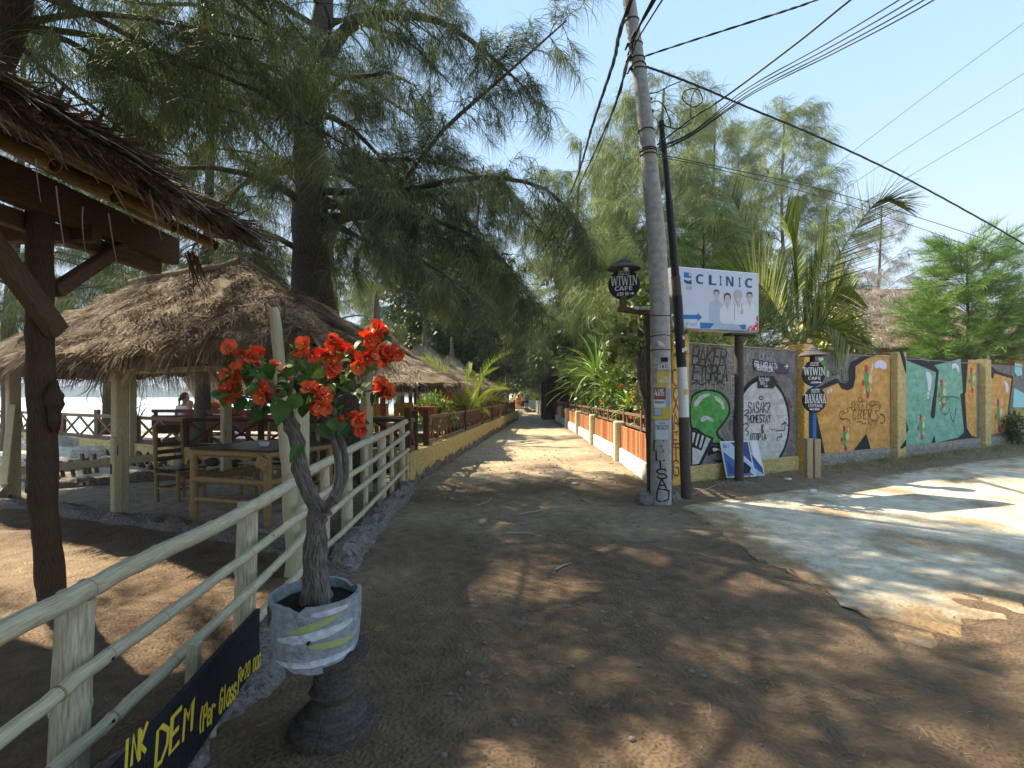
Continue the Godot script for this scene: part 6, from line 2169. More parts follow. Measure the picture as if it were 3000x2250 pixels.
	cable("thick twisted cable crossing before the pole top and running far down the path", [Vector3(2.6, 8.0, -1.0), Vector3(2.05, 7.3, -4.5), P(1840, 25, 7.0), P(1795, 190, 9.5), P(1735, 370, 13.0), P(1690, 520, 19.0), P(1640, 640, 32.0), P(1600, 760, 46.0)], 0.019, 3)
	cable("upper of the two twin cables left of the pole top", [Vector3(3.0, 7.4, -2.0), P(1915, 0, 6.4), P(1850, 140, 7.1), P(1805, 300, 10.0), P(1745, 440, 15.0), P(1690, 560, 24.0), P(1640, 680, 36.0)], 0.017, 2)
	cable("lower of the two twin cables left of the pole top", [Vector3(3.2, 7.0, -2.0), P(1940, 0, 6.4), P(1848, 165, 7.1), P(1815, 260, 9.0), P(1760, 430, 14.0), P(1700, 570, 24.0), P(1650, 680, 36.0)], 0.012)
	cable("thin twisted cable slung from the pole up to the right edge of the sky", [P(1888, 165, D), P(2000, 128, 6.8), P(2150, 80, 6.3), P(2290, 35, 5.8), P(2390, 0, 5.5), P(2600, -90, 4.8)], 0.008, 2)
	cable("heavy bundled cable falling from the pole to the lower right, in front of the sky", [P(1893, 195, D), P(1950, 215, 7.3), P(2060, 258, 7.6), P(2180, 310, 8.0), P(2400, 402, 8.6), P(2620, 505, 9.3), P(2820, 612, 10.0), P(3000, 715, 10.7), P(3200, 840, 11.5)], 0.010, 3)
	cable("looped spare coil of cable hanging under the bundled cable", [P(2055, 256, 7.55), P(2010, 265, 7.5), P(2000, 290, 7.5), P(2030, 313, 7.5), P(2058, 295, 7.5), P(2045, 262, 7.5), P(2028, 280, 7.5), P(2022, 330, 7.5), P(2025, 355, 7.5), P(1990, 377, 7.5), P(1945, 368, 7.5)], 0.009)
	cable("jumper wire bending from the pole to the top of the black pole", [P(1908, 300, D), P(1930, 297, 7.2), P(1950, 320, 7.3), P(1965, 370, 7.4), P(1942, 366, 7.5)], 0.008)
	cable("short lead between the pole and the bundled cable", [P(1902, 275, D), P(1930, 268, 7.2), P(1965, 250, 7.3), P(1995, 238, 7.4)], 0.008)
	var labs := ["topmost of the lines fanning from the pole to the upper right", "second of the lines fanning to the upper right", "third of the lines fanning to the upper right", "fourth of the lines fanning to the upper right", "lowest of the lines fanning from the pole to the upper right"]
	for i in 5:
		var e: Array = [[2545, -40, 2130, 280], [2650, -10, 2180, 265], [2665, 5, 2190, 268], [2690, 10, 2200, 272], [2715, 12, 2205, 275]][i]
		var s: Vector3 = P([1925, 1930, 1932, 1935, 1936][i], [425, 430, 433, 438, 442][i], D)
		cable(labs[i], [s, P(2030, [345, 385, 388, 392, 395][i], 6.9), P(e[2], e[3], 6.4), P((e[2] + e[0]) * 0.5, (e[3] + e[1]) * 0.5 + 4, 5.4), P(e[0], e[1], 4.7), P(e[0] + 300, e[1] - 190, 4.2)], 0.011 if i == 0 else 0.007)
	cable("upper thin line sagging from the pole to the right over the palm", [P(1930, 452, D), P(2100, 487, 8.0), P(2400, 553, 9.6), P(2700, 640, 11.3), P(3000, 738, 13.0), P(3200, 800, 14.0)], 0.007)
	cable("lower thin line sagging from the pole to the right over the palm", [P(1932, 460, D), P(2100, 495, 8.0), P(2400, 575, 9.6), P(2700, 670, 11.3), P(3000, 780, 13.0), P(3200, 850, 14.0)], 0.006)
	cable("left of three faint high wires crossing the sky on the right", [P(2350, 560, 30.0), P(2640, 335, 28.0), P(3000, 68, 26.0), P(3200, -80, 25.0)], 0.011)
	cable("middle of three faint high wires crossing the sky on the right", [P(2390, 610, 30.0), P(2640, 445, 28.0), P(3000, 215, 26.0), P(3200, 90, 25.0)], 0.011)
	cable("right of three faint high wires crossing the sky on the right", [P(2440, 650, 30.0), P(2700, 495, 28.0), P(3000, 318, 26.0), P(3200, 200, 25.0)], 0.011)


# round painted boards; x is the board's right, the lettering stands proud of the face
func disc_sign(par: Node, c: Vector3, r: float, x: Vector3, lines: Array) -> void:
	var nn := x.cross(Vector3.UP).normalized()
	var b := MB.new()
	b.lathe(c - nn * 0.035, [Vector2(0, 0), Vector2(r * 0.97, 0), Vector2(r, 0.01), Vector2(r, 0.04), Vector2(r * 0.96, 0.05), Vector2(0, 0.05)], 36, Basis(x, nn, x.cross(nn)))
	obj("disc", b, M.sign_black, par)
	var f := c + nn * 0.018
	for l in lines:
		if l[0] == "WI-FI":
			scrawl(par, f + Vector3.UP * r * 0.72, x, Vector3.UP, [PackedVector2Array([Vector2(-0.36, -0.1) * r, Vector2(0.36, -0.1) * r, Vector2(0.36, 0.12) * r, Vector2(-0.36, 0.12) * r, Vector2(-0.36, -0.1) * r]), PackedVector2Array([Vector2(-0.1, -0.14) * r, Vector2(0.12, 0.18) * r])], r * 0.035, M.letter_white, 0.0)
			type(par, "WI", f + Vector3.UP * r * 0.73 - x * r * 0.19, x, Vector3.UP, r * 0.13, r * 0.2, M.letter_white, "Droid Serif")
			type(par, "FI", f + Vector3.UP * r * 0.73 + x * r * 0.2, x, Vector3.UP, r * 0.13, r * 0.17, M.letter_white, "Droid Serif")
		elif l[0] == ">":
			scrawl(par, f + Vector3.UP * r * l[1] + x * r * l[4], x, Vector3.UP, [PackedVector2Array([Vector2(-0.11, 0) * r, Vector2(0.06, 0) * r])], r * 0.075, M.letter_white, 0.0)
			paint(par, f + Vector3.UP * r * l[1] + x * r * l[4], x, Vector3.UP, PackedVector2Array([Vector2(0.02, 0.11) * r, Vector2(0.15, 0.0) * r, Vector2(0.02, -0.11) * r]), M.letter_white, 0.001)
		else:
			type(par, l[0], f + Vector3.UP * r * l[1] + x * r * l[4], x, Vector3.UP, r * l[2], r * l[3], M.letter_white, l[5])


func hat(par: Node, top: Vector3, r: float, h: float) -> void:
	var b := MB.new()
	b.lathe(top - Vector3.UP * h, [Vector2(r * 0.92, 0.03), Vector2(r, 0.0), Vector2(r * 0.98, 0.02), Vector2(r * 0.55, h * 0.42), Vector2(r * 0.16, h * 0.88), Vector2(0, h)], 28, Basis.IDENTITY, 0.01)
	b.lathe(top - Vector3.UP * h, [Vector2(r * 0.92, 0.03), Vector2(r * 0.15, h * 0.75), Vector2(0, h * 0.8)], 20)
	obj("conical_hat", b, mat("hat_thatch", L(0.10, 0.09, 0.085), L(0.27, 0.25, 0.235), {"tri": 8.0, "freq": 24.0, "rough": 0.95, "bump": 2.0, "bfreq": 60.0}) if not M.has("hat_thatch") else M.hat_thatch, par)
	b = MB.new()
	for i in 5:
		var ring := []
		var q := 0.15 + 0.19 * i
		for k in 25:
			ring.append(top - Vector3.UP * h * q * 0.97 + Vector3(cos(TAU * k / 24.0), 0, sin(TAU * k / 24.0)) * (r * q + 0.004))
		b.tube(ring, lin(0.005, 0.005, 25), 4, false)
	obj("binding", b, M.hat_thatch, par)


func signs() -> void:
	var up := Vector3.UP
	# sign on a bracket left of the utility pole
	var t := thing("cafe_sign", "round black Wiwin Cafe sign on a wooden bracket left of the utility pole", "sign", V(2.02, 0, 7.5))
	var x := Vector3(0.97, 0, 0.24).normalized()
	var b := MB.new()
	b.bar(P(1905, 1480, 7.45), P(1898, 925, 7.45), 0.06, 0.08, Vector3.RIGHT)
	obj("post", b, M.dark_wood, t)
	b = MB.new()
	b.bar(P(1812, 905, 7.4), P(1910, 918, 7.5), 0.08, 0.075)
	obj("bracket_arm", b, M.beam_wood, t)
	b = MB.new()
	b.bar(P(1826, 910, 7.4), P(1826, 868, 7.4), 0.05, 0.10, Vector3.RIGHT)
	obj("upright", b, M.beam_wood, t)
	disc_sign(t, P(1828, 833, 7.4), 0.225, x, [["WI-FI"], ["WIWIN", 0.22, 0.62, 1.72, 0.0, "Droid Serif"], ["CAFE", -0.27, 0.27, 1.1, -0.03, "Droid Sans"], ["±30 M", -0.62, 0.22, 0.72, -0.08, "Droid Sans"], [">", -0.62, 0, 0, 0.5]])
	hat(t, P(1828, 754, 7.4), 0.235, 0.175)
	b = MB.new()
	b.lump(P(1834, 788, 7.2), Vector3(0.035, 0.025, 0.02), noise, 0.4, 9.0, 8)
	obj("shell", b, M.paper, t)
	for q in [1865, 1884, 1898]:
		b = MB.new()
		b.lump(P(q, 903, 7.4), Vector3(0.05, 0.025, 0.04), noise, 0.4, 9.0, 8)
		tag(obj("shell", b, M.paper), ["largest pale shell, leftmost on the cafe sign's bracket arm", "middle pale shell on the cafe sign's bracket arm", "smallest pale shell, next to the pole on the bracket arm"][[1865, 1884, 1898].find(q)], "shell", "shells on the bracket arm")
	# two signs on one post by the wall
	t = thing("cafe_and_cottage_sign", "post with two round black signs, Wiwin Cafe over Banana Cottage, under a conical hat", "sign", V(5.5, 0, 9.4))
	x = Vector3(0.97, 0, -0.12).normalized()
	for q in [[2369, 1404, 2368, 1284], [2391, 1408, 2391, 1286]]:
		b = MB.new()
		b.bar(P(q[0], q[1], 9.35), P(q[2], q[3], 9.35), 0.115, 0.11, Vector3.RIGHT)
		obj("timber", b, M.cream_wood if false else mat("raw_timber", L(0.36, 0.26, 0.15), L(0.52, 0.40, 0.25), {"uv": Vector3(8, 1, 1), "rough": 0.8, "bump": 0.4}) if not M.has("raw_timber") else M.raw_timber, t)
	b = MB.new()
	b.bar(P(2380, 1300, 9.4), P(2381, 1060, 9.4), 0.13, 0.07, Vector3.RIGHT)
	obj("blue_post", b, M.post_blue, t)
	b = MB.new()
	b.bar(P(2380, 1070, 9.4), P(2380, 1035, 9.4), 0.08, 0.06, Vector3.RIGHT)
	obj("neck", b, M.sign_black, t)
	disc_sign(t, P(2384, 1094, 9.33), 0.232, x, [["WI-FI"], ["WIWIN", 0.16, 0.62, 1.85, 0.0, "Droid Serif"], ["CAFE", -0.38, 0.24, 1.05, 0.0, "Droid Sans"], ["±30M", -0.70, 0.17, 0.62, 0.0, "Droid Sans"], [">", -0.70, 0, 0, 0.45]])
	disc_sign(t, P(2387, 1172, 9.32), 0.232, x, [["WI-FI"], ["BANANA", 0.12, 0.72, 1.8, 0.0, "Droid Serif"], ["COTTAGE", -0.44, 0.24, 1.2, 0.0, "Droid Serif"], ["±30M", -0.72, 0.17, 0.55, 0.05, "Droid Sans"], [">", -0.72, 0, 0, -0.38]])
	hat(t, P(2380, 1011, 9.38), 0.235, 0.2)
	# clinic light box
	var A := P(1976, 963, 8.5)
	var E := P(2223, 971, 9.0)
	A.y = 2.62
	E.y = 2.62
	x = (E - A).normalized()
	var nn := x.cross(up)
	var w := A.distance_to(E)
	var h := 1.04
	t = thing("clinic_sign", "white illuminated-style Clinic box sign with four printed medics on a steel post", "sign", V(3.88, 0, 8.78))
	b = MB.new()
	b.box((A + E) * 0.5 + up * h * 0.5 - nn * 0.13, Vector3(w, h, 0.24), Basis(x, up, nn), 0.01)
	obj("box", b, M.aluminium, t)
	b = MB.new()
	b.box((A + E) * 0.5 + up * h * 0.5 + nn * 0.001, Vector3(w - 0.03, h - 0.03, 0.03), Basis(x, up, nn), 0.004)
	obj("face", b, M.sign_white, t)
	b = MB.new()
	b.tube([P(2165, 1425, 8.78), P(2165, 985, 8.78)], [0.072, 0.072], 16)
	obj("post", b, M.rusty_steel, t)
	b = MB.new()
	b.box(P(2165, 981, 8.78), Vector3(0.5, 0.04, 0.2), Basis(x, up, nn))
	obj("mounting_plate", b, M.black_steel, t)
	b = MB.new()
	b.lathe(V(3.88, -0.03, 8.78), [Vector2(0.26, 0), Vector2(0.25, 0.05), Vector2(0.16, 0.075), Vector2(0, 0.08)], 14, Basis.IDENTITY, 0.08)
	obj("footing", b, M.rubble, t)
	var f := A + nn * 0.0165
	var pl := func(u: float, v: float) -> Vector3: return f + x * u * w + up * v * h
	var pp := func(list: Array, m: Material, lift: float) -> void:
		var q := PackedVector2Array()
		for p in list:
			q.append(Vector2(p[0] * w, p[1] * h))
		paint(t, f, x, up, q, m, lift, "print")
	var tt := [[0.28, "C"], [0.43, "L"], [0.525, "I"], [0.635, "N"], [0.755, "I"], [0.865, "C"]]
	for q in tt:
		type(t, q[1], pl.call(q[0], 0.815) + nn * 0.002, x, up, 0.165, 0.035 if q[1] == "I" else 0.15, M.print_navy, "Droid Sans", 700)
		paint(t, f, x, up, PackedVector2Array(), M.print_navy, 0.001) if false else null
	pp.call([[0.10, 0.91], [0.18, 0.90], [0.185, 0.82], [0.10, 0.82]], M.print_blue, 0.0016)
	pp.call([[0.10, 0.795], [0.15, 0.77], [0.185, 0.795], [0.19, 0.72], [0.13, 0.725], [0.10, 0.75]], M.print_navy, 0.0016)
	pp.call([[0.15, 0.88], [0.178, 0.90], [0.168, 0.84]], M.sign_white, 0.003)
	type(t, "AM", pl.call(0.155, 0.665) + nn * 0.001, x, up, 0.07, 0.12, M.print_gray, "Droid Serif", 400)
	pp.call([[0.09, 0.225], [0.255, 0.235], [0.255, 0.27], [0.31, 0.20], [0.255, 0.13], [0.255, 0.165], [0.09, 0.155]], M.print_blue, 0.0016)
	type(t, "Land", pl.call(0.205, 0.085) + nn * 0.001, x, up, 0.06, 0.13, M.print_gray, "Droid Sans", 400)
	pp.call([[0.285, 0.115], [0.83, 0.115], [0.83, 0.03], [0.285, 0.02]], M.print_light, 0.0014)
	pp.call([[0.285, 0.113], [0.45, 0.113], [0.40, 0.022], [0.285, 0.022]], M.print_blue, 0.0024)
	pp.call([[0.74, 0.113], [0.83, 0.113], [0.83, 0.032], [0.78, 0.032]], M.print_blue, 0.0024)
	pp.call([[0.84, 0.018], [0.982, 0.02], [0.982, 0.29]], M.print_red, 0.0030)
	var dx := (x + up * 1.05).normalized()
	var dy := nn.cross(dx).normalized()
	type(t, "24 Hours", pl.call(0.918, 0.105) + nn * 0.004, dx, dy, 0.055, 0.24, M.letter_white)
	for q in [[0.05, 0.017], [0.017, 0.05]]:
		b = MB.new()
		b.box(pl.call(0.955, 0.055) + nn * (0.004 + q[0] * 0.01), Vector3(q[0], q[1], 0.002), Basis(dx, dy, nn), 0.0)
		obj("cross", b, M.letter_white, t)
	# printed medics: coat, neck, face, hair; a stethoscope on the third
	var fig := [[0.475, 0.585, 0.040, "print_light", "print_dark", 0], [0.605, 0.53, 0.046, "print_coat", "print_dark", 1], [0.735, 0.575, 0.052, "print_coat", "print_gray", 2], [0.875, 0.58, 0.042, "print_coat", "print_dark", 0]]
	for i in 4:
		var q: Array = fig[i]
		var u: float = q[0] * w
		var v: float = q[1] * h
		var r: float = q[2] * w
		var z := 0.0015 + 0.0022 * i
		if i == 3: z = 0.0031
		var mp := func(poly: PackedVector2Array, m: Material, lift: float) -> void: paint(t, f, x, up, poly, m, z + lift, "print")
		mp.call(rounded(PackedVector2Array([Vector2(u - r * 1.7, 0.13 * h), Vector2(u - r * 1.95, v - r * 2.6), Vector2(u - r * 1.2, v - r * 1.75), Vector2(u - r * 0.4, v - r * 1.3), Vector2(u + r * 0.4, v - r * 1.3), Vector2(u + r * 1.2, v - r * 1.75), Vector2(u + r * 1.85, v - r * 2.6), Vector2(u + r * 1.6, 0.13 * h)]), 3), M[q[3]], 0.0)
		mp.call(PackedVector2Array([Vector2(u - r * 0.4, v - r * 0.7), Vector2(u + r * 0.4, v - r * 0.7), Vector2(u + r * 0.35, v - r * 1.5), Vector2(u, v - r * 2.2), Vector2(u - r * 0.35, v - r * 1.5)]), M.print_skin, 0.0004)
		mp.call(ell(Vector2(u, v + r * 0.28), r * (0.95 if q[5] else 0.86), r * 1.02, 20), M[q[4]], 0.0007)
		mp.call(ell(Vector2(u, v - r * 0.1), r * 0.74, r * 1.05, 20), M.print_skin, 0.0010)
		mp.call(rounded(PackedVector2Array([Vector2(u - r * 0.8, v + r * 0.35), Vector2(u - r * 0.3, v + r * 0.72), Vector2(u + r * 0.5, v + r * 0.62), Vector2(u + r * 0.82, v + r * 0.2), Vector2(u + r * 0.75, v + r * 1.0), Vector2(u, v + r * 1.3), Vector2(u - r * 0.75, v + r * 1.0)]), 3), M[q[4]], 0.0013)
		for s in [-1.0, 1.0]:
			mp.call(ell(Vector2(u + s * r * 0.3, v + r * 0.08), r * 0.11, r * 0.07, 8), M.print_dark, 0.0014)
			mp.call(ell(Vector2(u + s * r * 0.3, v + r * 0.28), r * 0.17, r * 0.045, 8), M.print_gray, 0.0014)
		mp.call(ell(Vector2(u, v - r * 0.24), r * 0.12, r * 0.1, 8), M.print_gray, 0.0014)
		mp.call(rounded(PackedVector2Array([Vector2(u - r * 0.34, v - r * 0.48), Vector2(u, v - r * 0.56), Vector2(u + r * 0.34, v - r * 0.48), Vector2(u, v - r * 0.72)]), 3), M.letter_white, 0.0014)
		scrawl(t, f, x, up, [PackedVector2Array([Vector2(u - r * 0.4, v - r * 1.4), Vector2(u - r * 0.1, v - r * 2.4), Vector2(u, v - r * 3.2)]), PackedVector2Array([Vector2(u + r * 0.4, v - r * 1.4), Vector2(u + r * 0.15, v - r * 2.4)])], r * 0.07, M.print_gray, z + 0.0016, "print")
		if q[5] == 2:
			scrawl(t, f, x, up, [smooth2([Vector2(u - r * 0.75, v - r * 1.5), Vector2(u - r * 0.95, v - r * 2.6), Vector2(u - r * 0.9, v - r * 4.6)]), smooth2([Vector2(u + r * 0.7, v - r * 1.5), Vector2(u + r * 0.85, v - r * 2.4), Vector2(u + r * 0.5, v - r * 3.1), Vector2(u + r * 1.1, v - r * 3.2), Vector2(u + r * 0.95, v - r * 2.6)])], r * 0.1, M.print_dark, z + 0.0018, "print")
	# boards leaning on the foot of the wall
	t = thing("leaning_poster_board", "framed blue poster board leaning at the foot of the gray wall behind the clinic post", "board", V(4.0, 0, 9.25))
	var q0 := P(2128, 1408, 9.15)
	var q1 := P(2206, 1402, 9.3)
	x = (Vector3(q1.x, 0, q1.z) - Vector3(q0.x, 0, q0.z)).normalized()
	var y := (Vector3.UP * 0.95 - x.cross(up) * 0.28).normalized()
	for i in 2:
		var o := Vector3(q0.x, 0.03, q0.z) + x * 0.42 * i - x.cross(up) * 0.06 * i
		nn = x.cross(y)
		var ww := 0.62 if i == 0 else 0.48
		b = MB.new()
		b.box(o + x * ww * 0.5 + y * 0.335 - nn * (0.0 + i * 0.03), Vector3(ww, 0.67, 0.025), Basis(x, y, nn), 0.004)
		obj("board", b, M.paper, t)
		var z := f
		z = o - nn * (i * 0.03)
		var pr := func(l: Array, m: Material, lift: float) -> void:
			var pv := PackedVector2Array()
			for p in l:
				pv.append(Vector2(p[0] * ww, p[1] * 0.67))
			paint(t, z, x, y, pv, m, 0.0135 + lift, "print")
		if i == 0:
			pr.call([[0.04, 0.04], [0.96, 0.04], [0.04, 0.72]], M.post_blue, 0.0)
			pr.call([[0.06, 0.96], [0.3, 0.96], [0.96, 0.3], [0.96, 0.1], [0.06, 0.76]], M.print_light, 0.0)
			pr.call([[0.34, 0.96], [0.96, 0.96], [0.96, 0.36]], M.print_navy, 0.0)
			pr.call([[0.1, 0.1], [0.5, 0.1], [0.1, 0.45]], M.print_navy, 0.001)
			pr.call([[0.55, 0.1], [0.8, 0.1], [0.9, 0.25], [0.7, 0.42], [0.55, 0.3]], M.paint_black, 0.001)
			scrawl(t, z, x, y, letters("BALi", Vector2(0.05, 0.55), 0.05, 0.032), 0.006, M.print_navy, 0.016)
		else:
			pr.call([[0.0, 0.96], [0.25, 0.96], [0.95, 0.22], [0.95, 0.04], [0.0, 0.5]], M.print_navy, 0.0)
			pr.call([[0.3, 0.97], [0.62, 0.97], [0.62, 0.62]], M.paint_olive, 0.0)
			pr.call([[0.0, 0.45], [0.5, 0.04], [0.9, 0.04], [0.0, 0.5]], M.print_light, 0.001)
			pr.call([[0.1, 0.6], [0.5, 0.3], [0.8, 0.1], [0.6, 0.42], [0.25, 0.7]], M.print_blue, 0.001)
			pr.call([[0.68, 0.97], [0.95, 0.97], [0.95, 0.3], [0.68, 0.58]], M.letter_white, 0.0)


# ---- foreground ----
func front_fence() -> void:
	var t := thing("bamboo_fence", "near stretch of the cream-painted bamboo fence at the lower left", "fence", V(-1.63, 0, 1.9))
	var rails := [[[V(-1.62, 0.74, 0.9), V(-1.60, 0.757, 1.6), V(-1.60, 0.785, 2.2), V(-1.60, 0.80, 2.9), V(-1.60, 0.87, 3.85)], 0.039], [[V(-1.55, 0.42, 0.9), V(-1.55, 0.46, 1.56), V(-1.55, 0.50, 1.9), V(-1.55, 0.525, 2.44), V(-1.56, 0.62, 3.84)], 0.027], [[V(-1.55, 0.20, 0.9), V(-1.55, 0.235, 1.77), V(-1.55, 0.268, 2.2), V(-1.55, 0.37, 3.23), V(-1.56, 0.45, 3.9)], 0.027], [[V(-1.56, 0.12, 2.85), V(-1.56, 0.145, 3.2), V(-1.57, 0.2, 3.9)], 0.03]]
	var add_rail := func(par: Node, q: Array) -> void:
		var b := MB.new()
		var p: Array = spline(q[0], 8)
		var pts := []
		var rad := []
		for i in p.size():
			var node := i % 5 == 2
			pts.append(p[i] + Vector3(0, 0.006 * fine.get_noise_1d(i * 1.1), 0))
			rad.append(q[1] * (1.0 + 0.05 * fine.get_noise_1d(i * 2.0)))
			if node and i < p.size() - 1:
				for e in [[0.25, 1.0], [0.31, 1.13], [0.34, 1.02], [0.4, 1.0]]:
					pts.append((p[i] as Vector3).lerp(p[i + 1], e[0]))
					rad.append(q[1] * e[1])
		b.tube(pts, rad, 14, true, 0.015)
		var ra := obj("rail", b, M.cream_bamboo, par)
		for i in range(2, p.size() - 1, 5):
			b = MB.new()
			var d: Vector3 = ((p[i + 1] as Vector3) - p[i]).normalized()
			var o: Vector3 = (p[i] as Vector3).lerp(p[i + 1], 0.34)
			b.tube([o - d * 0.004, o, o + d * 0.004], [q[1] * 1.05, q[1] * 1.10, q[1] * 1.05], 14, true)
			obj("node", b, M.bamboo, ra)
	for q in rails:
		add_rail.call(t, q)
	for q in [[-1.66, 1.95, 0.76, 0.062], [-1.68, 3.26, 0.82, 0.062], [-1.66, 0.6, 0.74, 0.06]]:
		var b := MB.new()
		bamboo_pole(b, V(q[0] - 0.02, -0.1, q[1] - 0.02), V(q[0], q[2], q[1]), q[3], 0.42, 16)
		var po := obj("post", b, M.cream_bamboo, t)
		for h in [0.50, 0.262]:
			b = MB.new()
			b.box(V(-1.517, h + (q[1] - 1.95) * 0.085, q[1]), Vector3(0.004, 0.012, 0.012), Basis.IDENTITY, 0.001)
			obj("nail", b, M.black_steel, po)
	var b0 := MB.new()
	b0.bar(V(-1.9, -0.05, 4.45), V(-1.88, 0.98, 4.45), 0.11, 0.03, Vector3.RIGHT)
	obj("board_post", b0, M.cream_wood, t)
	t = thing("bamboo_fence", "farther stretch of the cream bamboo fence between the pot and the yellow wall", "fence", V(-1.74, 0, 6.0))
	for q in [[[V(-1.72, 0.84, 4.0), V(-1.72, 0.93, 5.5), V(-1.72, 1.0, 7.0), V(-1.74, 1.08, 8.4)], 0.042], [[V(-1.70, 0.58, 4.1), V(-1.69, 0.665, 5.3), V(-1.69, 0.76, 6.8), V(-1.71, 0.90, 8.45)], 0.03], [[V(-1.69, 0.36, 4.1), V(-1.69, 0.46, 5.4), V(-1.69, 0.52, 6.4), V(-1.70, 0.62, 8.4)], 0.03], [[V(-1.68, 0.12, 4.3), V(-1.68, 0.16, 5.3), V(-1.69, 0.24, 6.6), V(-1.70, 0.36, 8.35)], 0.028]]:
		add_rail.call(t, q)
	for q in [[4.85, 0.88, 0.045], [5.5, 0.92, 0.06], [6.2, 0.94, 0.03], [6.97, 1.0, 0.06], [7.55, 1.0, 0.032], [8.25, 1.05, 0.05]]:
		var b := MB.new()
		bamboo_pole(b, V(-1.77, -0.1, q[0]), V(-1.775, q[1], q[0]), q[2], 0.4, 12)
		obj("post", b, M.cream_bamboo, t)
	kerb("stone_kerb", "rough gray stone kerb along the outside of the bamboo fence", [V(-1.42, 0, 4.15), V(-1.5, 0, 4.7), V(-1.56, 0, 5.6), V(-1.6, 0, 6.8), V(-1.64, 0, 8.2)], 0.24, 0.26, M.rubble)
	kerb("stone_kerb", "low dark rubble kerb under the near bamboo fence and the sign board", [V(-1.62, 0, 0.9), V(-1.5, 0, 1.8), V(-1.45, 0, 2.6), V(-1.48, 0, 3.4), V(-1.5, 0, 4.1)], 0.13, 0.4, M.rubble)
	# a cut stake behind the board
	var b1 := MB.new()
	b1.bar(V(-1.49, -0.05, 2.36), V(-1.46, 0.37, 2.36), 0.045, 0.05, Vector3.RIGHT)
	tag(obj("stake", b1, M.cream_wood), "short sawn stake standing behind the drinks board", "stake")


# a bougainvillea bract: three papery petals round a tiny white flower
func bract_mesh(sd: int) -> ArrayMesh:
	var r := RandomNumberGenerator.new()
	r.seed = sd
	var b := MB.new()
	for k in 3:
		var a := TAU * k / 3.0 + r.randf_range(-0.2, 0.2)
		var d := Vector3(cos(a), 0, sin(a))
		var s := Vector3(-d.z, 0, d.x)
		var l := r.randf_range(0.031, 0.042)
		var rows := []
		for j in 6:
			var q := j / 5.0
			var w := sin(PI * minf(1.0, 0.12 + q * 0.88)) * 0.021 + (0.003 if j < 5 else 0.0)
			var c := d * l * q * 0.85 + Vector3.UP * (0.006 + q * 0.024 + 0.010 * sin(q * 3.0))
			var cu := Vector3.UP * 0.007 * sin(q * 5.0 + sd + k)
			rows.append([c - s * w + cu, c - Vector3.UP * 0.003, c + s * w - cu * 0.6])
		for j in 5:
			for e in 2:
				var p0: Vector3 = rows[j][e]
				var p1: Vector3 = rows[j][e + 1]
				var p2: Vector3 = rows[j + 1][e + 1]
				var p3: Vector3 = rows[j + 1][e]
				var nn := (p1 - p0).cross(p3 - p0)
				if nn.length() < 1e-10: nn = Vector3.UP
				if nn.y < 0: nn = -nn
				b.quad(p0, p1, p2, p3, nn.normalized())
	var m := b.build()
	m.surface_set_material(0, M[["bract", "bract_orange", "bract", "bract_deep"][sd % 4]])
	var c := MB.new()
	c.tube([Vector3.ZERO, Vector3(0, 0.022, 0)], [0.0015, 0.0012], 5)
	c.lathe(Vector3(0, 0.020, 0), [Vector2(0.001, 0), Vector2(0.0032, 0.004), Vector2(0, 0.002)], 8)
	var arr := c.build().surface_get_arrays(0)
	m.add_surface_from_arrays(Mesh.PRIMITIVE_TRIANGLES, arr)
	m.surface_set_material(1, M.paper)
	return m


func leaf_mesh(sd: int, col: Color) -> ArrayMesh:
	var r := RandomNumberGenerator.new()
	r.seed = sd
	var b := MB.new()
	b.col = col
	var l := 0.1
	var bend := r.randf_range(0.02, 0.06)
	var rows := []
	for j in 8:
		var q := j / 7.0
		var w := l * 0.36 * sin(PI * pow(q, 0.68)) + (0.0 if j == 7 else 0.001)
		var c := Vector3(0, -bend * q * q, l * q)
		var fold := w * 0.35
		rows.append([c + Vector3(-w, fold + 0.003 * sin(q * 9.0), 0), c, c + Vector3(w, fold - 0.003 * sin(q * 8.0), 0)])
	for j in 7:
		for e in 2:
			var n0: Vector3 = (rows[j + 1][e] - rows[j][e]).cross(rows[j][e + 1] - rows[j][e])
			if n0.length() < 1e-9: n0 = Vector3.UP
			if n0.y < 0: n0 = -n0
			b.quad(rows[j][e], rows[j][e + 1], rows[j + 1][e + 1], rows[j + 1][e], n0.normalized())
	b.tube([Vector3(0, 0.004, -0.03), Vector3.ZERO], [0.0015, 0.0012], 4, false)
	var m := b.build(Vector3.ZERO, true)
	m.surface_set_material(0, M.leaf)
	return m


